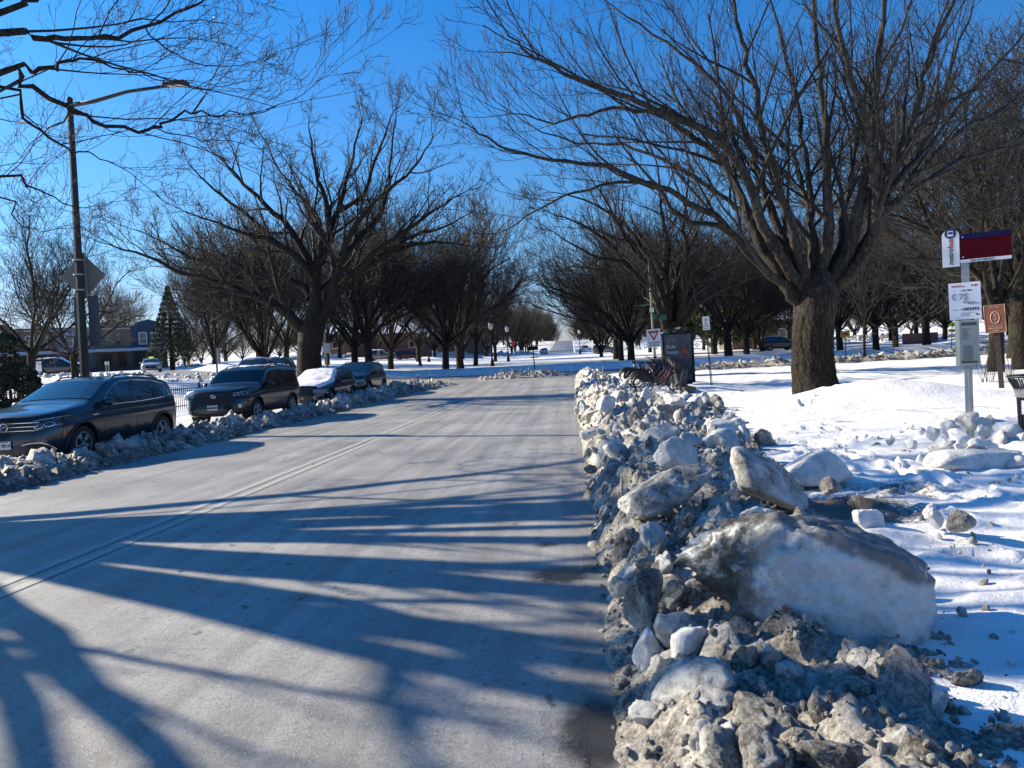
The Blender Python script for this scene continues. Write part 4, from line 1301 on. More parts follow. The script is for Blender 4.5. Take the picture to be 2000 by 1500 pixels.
def far_tree(key, px, Y, H, label, group=None, x=None, sx=1.0, name='bare_tree', lean=0.0):
    rt = random.Random(int(px * 7 + Y * 13))
    if x is None: x = at(px, yh(px), Y).x
    a, b = PROTO[key]
    s = H / {'vase': 12, 'vase2': 12, 'spread': 12, 'stems': 9, 'tall': 14, 'far': 12, 'young': 7.5}[key]
    o = empty(name, (x, Y, gz(x, Y) - 0.05), label, 'tree', group, rot=(rt.uniform(-.06, .06), lean + rt.uniform(-.06, .06), rt.uniform(0, 6.28)))
    sx *= rt.uniform(0.86, 1.12); s *= rt.uniform(0.9, 1.1)
    o.scale = (s * sx, s * sx, s)
    link('trunk', a, None, o); link('crown', b, None, o)
    return o

for key, px, Y, H, lab, sx in [
    ('spread', 62, 42, 9.5, 'multi limbed bare tree with thick trunk left of the street lamp pole', 1.0),
    ('spread', 148, 47, 8.5, 'bare tree whose trunk rises directly behind the street lamp pole', 0.9),
    ('tall', 235, 120, 13, 'bare tree rising over the roofs of the row houses', 0.8),
    ('stems', 519, 62, 10.5, 'vase shaped many stemmed tree above the roof of the black off-roader', 1.05),
    ('stems', 420, 80, 10.5, 'many stemmed bare tree behind the leafless pole left of the black off-roader', 1.0),
    ('vase', 694, 58, 10.5, 'bare tree behind the windscreen of the farthest parked car', 0.95),
    ('vase2', 722, 56, 10.8, 'bare tree just right of the farthest parked car roof', 0.95),
    ('vase', 763, 68, 11.5, 'bare tree left of the first pair of globe lamps', 1.0),
    ('vase2', 870, 60, 11.4, 'nearest bare tree of the circle with its trunk between the lamp pairs', 1.0),
    ('vase', 899, 66, 11.8, 'second trunk of the tight tree trio in the circle', 1.0),
    ('tall', 929, 76, 12.6, 'thickest trunk of the tight tree trio in the circle', 0.78),
    ('vase', 1233, 62, 11.0, 'dense vase tree left of the yield sign', 1.15),
    ('vase2', 1213, 68, 11.0, 'bare tree just left of the dense vase tree by the yield sign', 1.1),
    ('vase', 1204, 76, 11.5, 'third trunk left of the yield sign, nearly behind its neighbour', 0.95),
    ('vase2', 1423, 62, 10.5, 'dark vase tree between the leaning parking sign and the big trunk', 1.05),
    ('vase', 1458, 74, 11, 'bare tree with a pale trunk left of the big right trunk', 1.0),
    ('stems', 1487, 84, 9, 'small bare tree before the snowy roofed house', 1.0),
    ('young', 1687, 44, 7.4, 'slender pale young tree standing at the dark snow ridge', 1.0),
    ('vase2', 1641, 62, 10, 'dark bare tree close beside the yellow arrow sign', 0.95),
    ('vase', 1711, 60, 11, 'thin dark trunk right of the slender young tree', 0.9),
    ('spread', 1749, 64, 10.5, 'spreading bare tree left of the red brick wall', 0.85),
    ('tall', 1943, 27, 11.0, 'crooked bare tree rising behind the brown park sign', 0.95),
    ('tall', 1996, 30, 12.5, 'big bare tree at the right edge of the view', 1.1),
    ('spread', 1984, 40, 12, 'bare tree with a pale brown trunk just left of the big right edge tree', 1.05),
    ('spread', 1810, 78, 13, 'bare tree behind the red brick wall', 1.0),
    ('tall', 1880, 90, 15, 'tall bare tree behind the yellow crossing sign', 1.0),
    ('stems', 1600, 92, 9.5, 'many stemmed bare tree partly hidden by the big right trunk', 1.0),
    ('vase', 560, 88, 12.5, 'bare tree left of the thick leaning trunk, beyond the cars', 1.0),
    ('vase2', 640, 84, 12.5, 'bare tree behind the post with the green street signs', 1.0),
    ('vase', 818, 100, 13, 'bare tree behind the first pair of globe lamps', 1.0),
    ('vase2', 968, 96, 10.5, 'bare tree behind the second pair of globe lamps', 0.8),
    ('stems', 1175, 92, 9.0, 'small leaning tree at the foot of the hill road', 0.9),
    ('tall', 1540, 105, 14, 'tall bare tree behind the snowy roofed house', 1.0),
    ('vase', 1330, 98, 14, 'bare tree behind the solar panel of the cycle dock', 1.0),
]:
    far_tree(key, px, Y, H, lab, None, sx=sx)
# crowded park trees behind, told apart only by their place in the mass
for k, (px, Y) in enumerate([(300, 135), (370, 125), (445, 140), (505, 120), (590, 135), (665, 118), (735, 128), (790, 150), (850, 135), (905, 125), (950, 140), (1270, 120), (1310, 135), (1375, 125), (1420, 140), (1470, 120), (1520, 135), (1580, 125), (1640, 110), (1690, 130), (1740, 115), (1790, 120), (1845, 110), (1900, 125), (1950, 85), (1970, 110), (2060, 60), (2080, 100)]):
    far_tree(('far', 'vase', 'vase2')[k % 3], px, Y, (8.0 if px < 620 else 9.5 if px < 1300 else 11) + (k * 5 % 4) * 0.7, 'bare park tree in the dark mass beyond the circle', 'park trees beyond the circle')
rt_ = random.Random(5)
for k in range(20):
    y = 158 + k * 11
    far_tree('far', 500 + k, y, 10.5 + rt_.uniform(-1, 1.5), 'bare street tree on the left side of the hill road', 'street trees left of the hill road', x=-12.3 + rt_.uniform(-.6, .6))
    far_tree('far', 800 + k, y + 4, 10.5 + rt_.uniform(-1, 1.5), 'bare street tree on the right side of the hill road', 'street trees right of the hill road', x=7.2 + rt_.uniform(-.6, .6))
for k in range(12):
    y = 165 + k * 16
    far_tree('far', 300 + k, y, 10, 'bare tree in a yard left of the hill road', 'yard trees left of the hill road', x=-24 - (k % 3) * 9, sx=1.2)
    far_tree('far', 350 + k, y, 10, 'bare tree in a yard right of the hill road', 'yard trees right of the hill road', x=19 + (k % 3) * 9, sx=1.2)

# the low tree line that closes the view all round
rt_ = random.Random(15)
for k in range(64):
    px = -150 + k * 37 + rt_.uniform(-12, 12)
    if 1010 < px < 1215: continue
    far_tree('far', px, rt_.uniform(165, 205), rt_.uniform(7.5, 9.5), 'bare tree in the distant line behind the park', 'distant tree line', sx=1.5)
for k in range(26):
    y = 300 + (k // 2) * 9
    far_tree('far', 900 + k, y, 8.5 + rt_.uniform(-1, 1), 'bare tree at the crest of the far hill', 'trees at the hill crest', x=(-9.5 if k % 2 else 3.8) + (-1 if k % 2 else 1) * (k % 5) * 3.0, sx=1.2)
# ---- evergreens
def leaf_cloud(name, seed, n, shape, size, mat, parent, flat=0.5):
    r = np.random.default_rng(seed)
    P = shape(r, n)
    a = r.normal(size=(n, 3)); a /= np.linalg.norm(a, axis=1, keepdims=True)
    b = np.cross(a, r.normal(size=(n, 3))); b /= np.linalg.norm(b, axis=1, keepdims=True)
    s = size * r.uniform(0.6, 1.4, (n, 1))
    V = np.stack([P - a * s, P + b * s * flat, P + a * s, P - b * s * flat], 1).reshape(-1, 3)
    F = np.arange(n * 4).reshape(n, 4)
    return link(name, np_mesh(name, V, F, False), mat, parent)
def leaf_mat(name, c0, c1, sc_=1.5):
    g = G(name)
    oc = g.coord()
    g.l(g.ramp(g.noise(oc, sc_, 5, 0.7), [(0.35, c0), (0.65, c1)]), g.b.inputs['Base Color'])
    g.b.inputs['Roughness'].default_value = 0.75
    g.b.inputs['Specular IOR Level'].default_value = 0.2
    return g.m
M_LEAF = leaf_mat('glossy_evergreen_leaf', (0.018, 0.028, 0.012), (0.05, 0.07, 0.028))
M_NEEDLE = leaf_mat('spruce_needle', (0.018, 0.026, 0.020), (0.045, 0.058, 0.042))
def clumpy(cl):
    cl = np.array(cl)
    def f(r, n):
        k = r.integers(0, len(cl), n)
        d = r.normal(size=(n, 3)); d /= np.linalg.norm(d, axis=1, keepdims=True)
        q = r.uniform(0.55, 1.0, (n, 1)) ** 0.6
        return cl[k, :3] + d * q * cl[k, 3:6]
    return f
def conifer_shape(H, R, tiers=16):
    def f(r, n):
        t = r.uniform(0, 1, n) ** 0.8
        z = H * (0.08 + 0.92 * t)
        tier = np.floor(t * tiers) + r.uniform(-.5, .5, n)
        rad = R * (1 - t) * (0.35 + 0.65 * r.uniform(0, 1, n) ** 0.6) + 0.05
        az = r.integers(0, 9, n) * 0.698 + np.floor(t * tiers) * 1.3 + r.normal(0, 0.13, n)
        zz = H * (0.08 + 0.92 * (tier + 0.5) / tiers) - rad * 0.32
        return np.stack([rad * np.cos(az), rad * np.sin(az), np.clip(0.6 * zz + 0.4 * z, 0.1, H)], -1)
    return f
def evergreen(name, px, Y, H, R, label, kind):
    x = at(px, yh(px), Y).x
    o = empty(name, (x, Y, gz(x, Y) - 0.05), label, 'tree')
    MB().tube((0, 0, -0.2), (0, 0, H * 0.8), R * 0.09, R * 0.02).build('trunk', M_DARKBARK, o)
    if kind == 'conifer':
        leaf_cloud('crown', int(px), 14000, conifer_shape(H, R), 0.17, M_NEEDLE, o, 0.22)
    else:
        r = random.Random(int(px)); cl = []
        for k in range(26):
            t = r.uniform(0.12, 0.95); rr = R * math.sin(math.pi * min(1, t * 0.85 + 0.15)) ** 0.7 * r.uniform(0.2, 0.85); a = r.uniform(0, 6.3)
            s = R * r.uniform(0.22, 0.42)
            cl.append((rr * math.cos(a), rr * math.sin(a), H * t, s, s, s * 0.8))
        leaf_cloud('crown', int(px), 9000, clumpy(cl), 0.17, M_LEAF, o, 0.45)
    return o
evergreen('spruce_tree', 338, 88, 10.5, 3.6, 'dark spruce standing right of the blue row house', 'conifer')
evergreen('holly_tree', 1395, 80, 11.5, 4.2, 'dark leafy evergreen tree behind the poster panel', 'round')
evergreen('holly_tree', 1475, 98, 11, 4.6, 'dark leafy evergreen tree right of the leaning parking sign', 'round')
evergreen('holly_tree', 1330, 92, 9, 3.5, 'dark leafy evergreen tree above the solar panel', 'round')

def bush(name, loc, R, H, n, size, label, seed, mat=None):
    o = empty(name, loc, label, 'shrub')
    r = random.Random(seed); mb = MB(); cl = []
    for k in range(14):
        a = r.uniform(0, 6.3); t = r.uniform(0.15, 0.95); rr = R * r.uniform(0.1, 0.75)
        e = (rr * math.cos(a), rr * math.sin(a), H * t)
        mb.path([(0, 0, -0.1), (e[0] * .4, e[1] * .4, e[2] * .5), e], [0.02, 0.014, 0.006], 5)
        s = R * r.uniform(0.2, 0.4); cl.append((*e, s, s, s * 0.8))
    mb.build('stem', M_DARKBARK, o)
    leaf_cloud('foliage', seed, n, clumpy(cl), size, mat or M_LEAF, o, 0.4)
    return o
xb = at(15, yh(15), 17.5)
bush('evergreen_shrub', (xb.x - 0.3, 17.8, gz(xb.x, 17.8)), 1.35, 2.35, 14000, 0.05, 'big dark evergreen shrub behind the nearest car', 3, M_NEEDLE)
bush('leafy_shrub', (-12.6, 20.6, gz(-12.6, 20.6)), 0.75, 0.95, 1800, 0.045, 'low leafy shrub between the two nearest parked cars', 4)
# dry stalks by the brown sign
for k, px in enumerate((1915, 1925, 1932, 1968, 1973)):
    Y = 21.5
    p = at(px, yh(px), Y)
    mb = MB(); r = random.Random(k)
    for j in range(4):
        a = r.uniform(-.3, .3); mb.path([(r.uniform(-.05, .05), 0, -0.1), (a * .5, r.uniform(-.1, .1), 0.4), (a, r.uniform(-.2, .2), 0.85 + r.uniform(-.2, .2))], [0.008, 0.006, 0.003], 5)
    o = mb.build('dry_stalks', M_TWIG, label='thin dry plant stalks poking from the snow by the brown sign', cat='plant', group='dry stalks by the brown sign')
    o.location = (p.x, Y, gz(p.x, Y))
# ------------------------------------------------------------------ cars
def paint(name, col, coat=0.8, rough=0.28):
    g = G(name)
    oc = g.coord()
    # road salt dulls the lower body
    sep = g.n('ShaderNodeSeparateXYZ'); g.l(oc, sep.inputs[0])
    salt = g.math('MULTIPLY', g.step(g.noise(oc, 3.5, 7, 0.7), 0.42, 0.72), 0.07)
    low = g.step(sep.outputs[2], 0.95, 0.25)
    f = g.math('MULTIPLY', salt, g.math('ADD', g.math('MULTIPLY', low, 0.8), 0.2))
    g.l(g.mix(f, col, (0.30, 0.29, 0.28)), g.b.inputs['Base Color'])
    g.b.inputs['Roughness'].default_value = rough
    g.b.inputs['Metallic'].default_value = 0.25
    g.b.inputs['Coat Weight'].default_value = coat
    g.b.inputs['Coat Roughness'].default_value = 0.08
    return g.m
def glass_mat(name, tint=(0.008, 0.011, 0.015), rough=0.03):
    m, nt, b = new_mat(name)
    b.inputs['Base Color'].default_value = (*tint, 1)
    b.inputs['Roughness'].default_value = rough
    b.inputs['Specular IOR Level'].default_value = 0.9
    b.inputs['Coat Weight'].default_value = 0.5
    return m
M_GLASS = glass_mat('tinted_glass')
def clear_glass():
    m = bpy.data.materials.new('clear_glass'); m.use_nodes = True
    nt = m.node_tree
    for n in list(nt.nodes): nt.nodes.remove(n)
    out = nt.nodes.new('ShaderNodeOutputMaterial'); mx = nt.nodes.new('ShaderNodeMixShader')
    tr = nt.nodes.new('ShaderNodeBsdfTransparent'); gl = nt.nodes.new('ShaderNodeBsdfGlossy'); fr = nt.nodes.new('ShaderNodeFresnel')
    tr.inputs[0].default_value = (0.62, 0.68, 0.68, 1); gl.inputs['Roughness'].default_value = 0.02
    fr.inputs['IOR'].default_value = 1.6
    nt.links.new(fr.outputs[0], mx.inputs[0]); nt.links.new(tr.outputs[0], mx.inputs[1]); nt.links.new(gl.outputs[0], mx.inputs[2]); nt.links.new(mx.outputs[0], out.inputs[0])
    return m
M_CLEAR = clear_glass()
M_TYRE = simple('tyre_rubber', (0.018, 0.018, 0.019), 0.85, var=0.3, scale=9)
M_RIM = simple('alloy_rim', (0.42, 0.43, 0.44), 0.35, 0.8, var=0.2)
M_RIMD = simple('dark_rim_gap', (0.012, 0.012, 0.013), 0.6)
M_PLAST = simple('black_car_plastic', (0.016, 0.016, 0.018), 0.5, var=0.3)
M_CHROME = simple('chrome_trim', (0.72, 0.74, 0.76), 0.18, 1.0)
M_LAMP = simple('headlight_lens', (0.30, 0.33, 0.36), 0.08, 0.5, coat=1.0)
M_LAMPDARK = simple('headlight_housing', (0.03, 0.035, 0.04), 0.15, 0.2, coat=1.0)
M_AMBER = simple('amber_reflector', (0.55, 0.14, 0.02), 0.3)
M_PLATE = simple('plate_white', (0.62, 0.64, 0.66), 0.5, var=0.12, scale=14)
M_PLATEINK = simple('plate_ink', (0.02, 0.03, 0.09), 0.6)
M_REDLENS = simple('tail_lamp_red', (0.16, 0.012, 0.012), 0.2, coat=0.8)
M_CARSNOW = simple('car_snow', (0.80, 0.82, 0.86), 0.6, var=0.05, scale=5, bump=0.4)
M_SEAT = simple('car_interior', (0.035, 0.034, 0.033), 0.8)

class CarShape:
    def __init__(s, L, W, H, wb, front_over, top, belt, zb=0.24, n=3.6, x0f=0.62, x0r=0.62, rake=0.10, roofw=0.70, wr=0.365):
        s.L, s.W, s.H, s.wb, s.zb, s.n = L, W, H, wb, zb, n
        s.xf = L / 2; s.ax = L / 2 - front_over; s.bx = s.ax - wb
        s.top_t = top; s.belt_t = belt; s.rake = rake; s.roofw = roofw; s.wr = wr
        s.x0f = L / 2 * x0f; s.x0r = -L / 2 * x0r
    def T(s, x):
        t = s.top_t
        f = lambda q: float(np.interp(-q, [-a for a, b in t], [b for a, b in t]))
        return (f(x - 0.05) + 2 * f(x) + f(x + 0.05)) / 4
    def belt(s, x):
        return float(np.interp(-x, [-a for a, b in s.belt_t], [b for a, b in s.belt_t]))
    def plan(s, x):
        """share of the full half width at x"""
        if x > s.x0f:
            t = min(1.0, (x - s.x0f) / (s.L / 2 - s.x0f)); return max(0.0, 1 - t ** s.n) ** (1 / s.n)
        if x < s.x0r:
            t = min(1.0, (s.x0r - x) / (s.L / 2 + s.x0r)); return max(0.0, 1 - t ** s.n) ** (1 / s.n)
        return 1.0
    def hw0(s, x, z):
        """half width before the ends round off"""
        b = s.belt(x); h = s.W / 2
        if z <= b:
            t = (z - s.zb) / (b - s.zb)
            return h * float(np.interp(t, [0, 0.12, 0.38, 0.62, 0.80, 0.86, 1.0], [0.90, 0.955, 0.985, 1.0, 0.995, 0.972, 0.955]))
        t = (z - b) / max(0.05, s.H - b)
        return h * (0.948 - (0.948 - s.roofw) * t ** 1.08)
    def y(s, x, z):
        return s.hw0(x, z) * s.plan(x)
    def xshift(s, x, z):
        """the nose and tail lean back as they rise"""
        e = 0.0
        if x > 0:
            w = max(0.0, (x - s.L * 0.30) / (s.L * 0.20))
            e -= s.rake * w * max(0, (z - 0.55) / 0.45) ** 1.4
            e -= 0.10 * w * max(0, (0.45 - z) / 0.25)
        else:
            w = max(0.0, (-x - s.L * 0.36) / (s.L * 0.14))
            e += 0.07 * w * max(0, (0.45 - z) / 0.25)
        return e
    def xfront(s, y, z):
        """x of the nose surface"""
        h = s.hw0(s.x0f, z)
        q = max(0.0, 1 - (min(abs(y), h * 0.999) / h) ** s.n) ** (1 / s.n)
        x = s.x0f + (s.L / 2 - s.x0f) * q
        return x + s.xshift(x, z)
    def body(s):
        xs = []
        for t in np.linspace(0, 1, 15): xs.append(s.L / 2 - (s.L / 2 - s.x0f) * (t ** 2.4))
        xs = sorted(set(np.round(np.concatenate([xs, np.linspace(s.x0f, s.x0r, 66), [-s.L / 2 + (s.L / 2 + s.x0r) * t ** 2.4 for t in np.linspace(0, 1, 14)]]), 5)), reverse=True)
        V = []; NP = 0
        for x in xs:
            T = s.T(x); b = min(s.belt(x), T - 0.03); p = s.plan(x)
            half = [(0.0, s.zb - 0.02), (0.55, s.zb - 0.02)]
            pts = [(s.hw0(x, s.zb) * 0.55 * p, s.zb - 0.02), (s.hw0(x, s.zb) * 0.95 * p, s.zb - 0.01)]
            for t in (0.0, 0.06, 0.12, 0.25, 0.38, 0.5, 0.62, 0.72, 0.80, 0.84, 0.88, 0.94, 1.0):
                z = s.zb + (b - s.zb) * t
                pts.append((s.hw0(x, z) * p, z))
            zt = T - 0.05 if T - b > 0.2 else b + (T - b) * 0.4
            for t in (0.25, 0.5, 0.75, 1.0):
                z = b + (zt - b) * t
                pts.append((s.hw0(x, z) * p, z))
            wt = s.hw0(x, zt) * p
            for f, k in ((0.975, 0.55), (0.93, 0.86), (0.82, 0.97), (0.6, 1.0), (0.3, 1.0), (0.0, 1.0)):
                c = 0.035 * (1 - f * f)
                pts.append((wt * f, zt + (T - zt) * k + c * min(1, p * 2)))
            ring = pts + [(-y, z) for y, z in reversed(pts[:-1])]
            NP = len(ring)
            for y, z in ring:
                V.append((x + s.xshift(x, z), y, z))
        n = len(xs)
        ix = np.arange(n * NP).reshape(n, NP)
        F = [tuple(q) for q in np.stack([ix[:-1], ix[1:], np.roll(ix, -1, 1)[1:], np.roll(ix, -1, 1)[:-1]], -1).reshape(-1, 4)]
        F += [tuple(ix[0]), tuple(ix[-1][::-1])]
        me = bpy.data.meshes.new('body'); me.from_pydata(V, [], F); me.update()
        bm = bmesh.new(); bm.from_mesh(me); bmesh.ops.remove_doubles(bm, verts=bm.verts[:], dist=0.0005); bmesh.ops.recalc_face_normals(bm, faces=bm.faces[:]); bm.to_mesh(me); bm.free()
        # wheel wells
        o = bpy.data.objects.new('body', me); COL.objects.link(o)
        mb = MB()
        for ax in (s.ax, s.bx):
            for sy in (1, -1):
                mb.tube((ax, sy * (s.W / 2 - 0.26), s.wr - 0.02), (ax, sy * (s.W / 2 + 0.2), s.wr - 0.02), s.wr + 0.065, n=40)
        cut = mb.build('cutter', None)
        md = o.modifiers.new('b', 'BOOLEAN'); md.operation = 'DIFFERENCE'; md.object = cut; md.solver = 'EXACT'
        dg = bpy.context.evaluated_depsgraph_get()
        me2 = bpy.data.meshes.new_from_object(o.evaluated_get(dg))
        bpy.data.objects.remove(o); bpy.data.objects.remove(cut)
        return me2
    # panels that follow the surface, a few mm proud
    def side_panel(s, poly, off=0.006, sy=1, nu=10):
        """poly: lower edge and upper edge lists of (x,z), same length"""
        lo, hi = poly
        V = []; m = 5
        xs = len(lo)
        t = np.linspace(0, 1, nu)
        for k in range(nu):
            u = t[k]
            a = [float(np.interp(u, np.linspace(0, 1, xs), [q[j] for q in lo])) for j in (0, 1)]
            b = [float(np.interp(u, np.linspace(0, 1, xs), [q[j] for q in hi])) for j in (0, 1)]
            for j in range(m):
                w = j / (m - 1)
                x = a[0] + (b[0] - a[0]) * w; z = a[1] + (b[1] - a[1]) * w
                V.append((x + s.xshift(x, z), sy * (s.y(x, z) + off), z))
        F = [(k * m + j, k * m + j + 1, (k + 1) * m + j + 1, (k + 1) * m + j) for k in range(nu - 1) for j in range(m - 1)]
        return V, F
    def front_panel(s, ylo, yhi, zf, off=0.008, nu=16, nz=5):
        """zf(y) -> (z0, z1)"""
        V = []
        for k in range(nu):
            y = ylo + (yhi - ylo) * k / (nu - 1); z0, z1 = zf(y)
            for j in range(nz):
                z = z0 + (z1 - z0) * j / (nz - 1)
                V.append((s.xfront(y, z) + off, y + (off * 0.5 if abs(y) > s.W * 0.40 else 0) * (1 if y > 0 else -1), z))
        F = [(k * nz + j, k * nz + j + 1, (k + 1) * nz + j + 1, (k + 1) * nz + j) for k in range(nu - 1) for j in range(nz - 1)]
        return V, F
    def screen(s, xa, xb, wa, wb_, off=0.008):
        """windscreen or rear window between x stations along the top line"""
        V = []; m = 13; n = 10
        for i in range(n):
            t = i / (n - 1); x = xa + (xb - xa) * t
            b = min(s.belt(x), s.T(x) - 0.03); T = s.T(x)
            zt = T - 0.05 if T - b > 0.2 else b + (T - b) * 0.4
            hw = s.hw0(x, zt) * s.plan(x)
            f0 = wa + (wb_ - wa) * t
            for j in range(m):
                f = f0 * (2 * j / (m - 1) - 1)
                V.append((x + s.xshift(x, T) + off * 0.5, hw * f, T + 0.035 * (1 - f * f) - (0.045 if abs(f) > 0.9 else 0.004) * max(0, abs(f) - 0.8) * 2 + off))
        F = [(i * m + j, i * m + j + 1, (i + 1) * m + j + 1, (i + 1) * m + j) for i in range(n - 1) for j in range(m - 1)]
        return V, F

def vf(name, VF, mat, parent, thick=0.0, smooth=True):
    me = bpy.data.meshes.new(name); me.from_pydata(VF[0], [], VF[1]); me.update()
    bm = bmesh.new(); bm.from_mesh(me)
    if thick:
        bmesh.ops.solidify(bm, geom=bm.faces[:], thickness=thick)
    bm.to_mesh(me); bm.free()
    return link(name, me, mat, parent, smooth=smooth)

def wheel(parent, c, r, w, sy, style=5):
    """tyre with an alloy rim"""
    mb = MB()
    prof = [(r * 0.62, -w * 0.42), (r * 0.70, -w * 0.5), (r * 0.93, -w * 0.5), (r, -w * 0.36), (r, w * 0.36), (r * 0.93, w * 0.5), (r * 0.70, w * 0.5), (r * 0.62, w * 0.42)]
    mb.lathe(prof, 36)
    M = Matrix.Translation(Vector(c)) @ Matrix.Rotation(math.radians(90), 4, 'X')
    mb.xf(M)
    t = mb.build('wheel', M_TYRE, parent, smooth=True); auto_smooth(t, 40)
    mb = MB()
    mb.lathe([(r * 0.64, 0), (r * 0.64, w * 0.40)], 28).xf(Matrix.Translation(Vector(c)) @ Matrix.Rotation(math.radians(-90 * sy), 4, 'X'))
    mb.build('rim_well', M_RIMD, t)
    mb = MB()
    N = 28
    ring = [(math.cos(k * 2 * math.pi / N) * r * 0.625, math.sin(k * 2 * math.pi / N) * r * 0.625, w * 0.46) for k in range(N)]
    mb.path(ring, r * 0.03, 6, closed=True)
    for k in range(style):
        a = 2 * math.pi * k / style + 0.3
        for da in (-0.16, 0.16):
            p = (math.cos(a + da * 0.6) * r * 0.16, math.sin(a + da * 0.6) * r * 0.16, w * 0.45); q = (math.cos(a + da) * r * 0.61, math.sin(a + da) * r * 0.61, w * 0.47)
            mb.path([p, ((p[0] + q[0]) / 2, (p[1] + q[1]) / 2, w * 0.47), q], [r * 0.055, r * 0.045, r * 0.05], 6)
    mb.lathe([(r * 0.15, w * 0.40), (r * 0.15, w * 0.49), (r * 0.08, w * 0.51)], 16)
    mb.xf(Matrix.Translation(Vector(c)) @ Matrix.Rotation(math.radians(-90 * sy), 4, 'X'))
    mb.build('rim', M_RIM, t, smooth=True)
    return t

def plate(parent, s, z, txt, y=0.0):
    x = s.xfront(y, z) + 0.022
    p = MB().box((x, y, z), (0.012, 0.305, 0.152), bevel=0.004).build('number_plate', M_PLATE, parent)
    M = Matrix.Translation((x + 0.008, y, z - 0.008)) @ Matrix(((0, 0, 1, 0), (1, 0, 0, 0), (0, 1, 0, 0), (0, 0, 0, 1)))
    text_obj('plate_lettering', txt, 0.082, M_PLATEINK, p, M, bold=0.002)
    MB().box((x + 0.007, y, z + 0.062), (0.003, 0.22, 0.012)).build('plate_band', M_PLATEINK, p)
    return p

def car_common(o, s, body_mat, windows, screen_x, rear_x, rail=True, mirrors=True, style=5, chrome_line=True, glass_front=None, arch=True, doors=()):
    b = link('body', s.body(), body_mat, o); auto_smooth(b, 32)
    for lo_hi in windows:
        for sy in (1, -1):
            w = vf('side_window', s.side_panel(lo_hi, 0.005, sy), M_GLASS, o)
    vf('windscreen', s.screen(*screen_x, 0.90, 0.93), glass_front or M_GLASS, o)
    vf('rear_window', s.screen(*rear_x, 0.86, 0.84), M_GLASS, o)
    for ax in (s.ax, s.bx):
        for sy in (1, -1):
            wheel(o, (ax, sy * (s.W / 2 - 0.135), s.wr), s.wr, 0.235, sy, style)
            if arch:
                mb = MB(); pts = []
                for k in range(19):
                    a = math.radians(-12 + 204 * k / 18)
                    x = ax + math.cos(a) * (s.wr + 0.085); z = s.wr - 0.02 + math.sin(a) * (s.wr + 0.085)
                    pts.append((x, sy * (s.y(x, max(z, s.zb)) + 0.002), z))
                mb.path(pts, 0.028, 6).build('wheel_arch', M_PLAST, o, smooth=True)
    for sy in (1, -1):
        lo = [(s.ax - s.wr - 0.10, s.zb + 0.02), (s.bx + s.wr + 0.10, s.zb + 0.02)]; hi = [(s.ax - s.wr - 0.10, s.zb + 0.13), (s.bx + s.wr + 0.10, s.zb + 0.13)]
        vf('sill_cladding', s.side_panel((lo, hi), 0.008, sy), M_PLAST, o)
    for sy in (1, -1):
        if mirrors:
            xm = s.top_t_cowl - 0.28; zm = s.belt(xm) + 0.09
            mb = MB(); mb.ball((xm, sy * (s.y(xm, zm) + 0.13), zm + 0.02), 0.1, 3, (0.75, 1.15, 0.82))
            mb.box((xm, sy * (s.y(xm, zm) + 0.02), zm - 0.05), (0.07, 0.12, 0.04))
            mb.build('door_mirror', M_PLAST if body_mat is None else body_mat, o, smooth=True)
        if rail:
            pts = []
            for k in range(11):
                x = rail_a(s)[0] + (rail_a(s)[1] - rail_a(s)[0]) * k / 10
                e = 0.0 if k in (0, 10) else 0.045
                pts.append((x, sy * s.W / 2 * (s.roofw - 0.05), s.T(x) + e))
            mb = MB(); mb.path(pts, 0.017, 6)
            mb.build('roof_rail', M_PLAST, o, smooth=True)
        for xd in doors:
            # door gap and handle
            zs = np.linspace(s.zb + 0.16, s.belt(xd) - 0.01, 9)
            mb = MB(); mb.path([(xd, sy * (s.y(xd, z) - 0.001), z) for z in zs], 0.004, 4); mb.build('door_gap', M_RIMD, o)
        for xd in doors[:-1]:
            z = s.belt(xd) - 0.13
            mb = MB(); mb.path([(xd - 0.10 + xo, sy * (s.y(xd - 0.10 + xo, z) + (0.028 if xo not in (0, -0.2) else 0.0)), z) for xo in (0, -0.03, -0.1, -0.17, -0.2)], 0.012, 6)
            mb.build('door_handle', body_mat, o, smooth=True)

def rail_a(s):
    return s.rail_x

def window_line(s, o, pts, mat, r=0.008, name='window_trim'):
    for sy in (1, -1):
        mb = MB(); mb.path([(x + s.xshift(x, z), sy * (s.y(x, z) + 0.009), z) for x, z in pts], r, 5); mb.build(name, mat, o)

CAR_ROT = math.radians(-90)
def car_z(Y):
    return float(road_z(-10.4, Y)) - 0.01

# ---- nearest: blue grey SUV
s = CarShape(4.70, 1.84, 1.66, 2.79, 0.93,
             [(2.35, 0.94), (2.25, 0.99), (1.9, 1.05), (1.4, 1.11), (1.12, 1.145), (1.0, 1.19), (0.25, 1.57), (-0.1, 1.625), (-0.6, 1.645), (-1.3, 1.615), (-1.85, 1.53), (-2.05, 1.46), (-2.22, 1.12), (-2.30, 0.98), (-2.35, 0.92)],
             [(2.35, 0.86), (1.1, 1.02), (-0.5, 1.06), (-1.6, 1.12), (-2.35, 1.10)], zb=0.27, rake=0.13, roofw=0.70, wr=0.365)
s.top_t_cowl = 1.0; s.rail_x = (0.05, -1.75)
M_BLUEGREY = paint('blue_grey_car_paint', (0.007, 0.021, 0.038))
t = empty('parked_suv', (-10.40, 15.05, car_z(15.0)), 'blue grey SUV with a chrome window line, nearest of the parked cars', 'car', None, CAR_ROT)
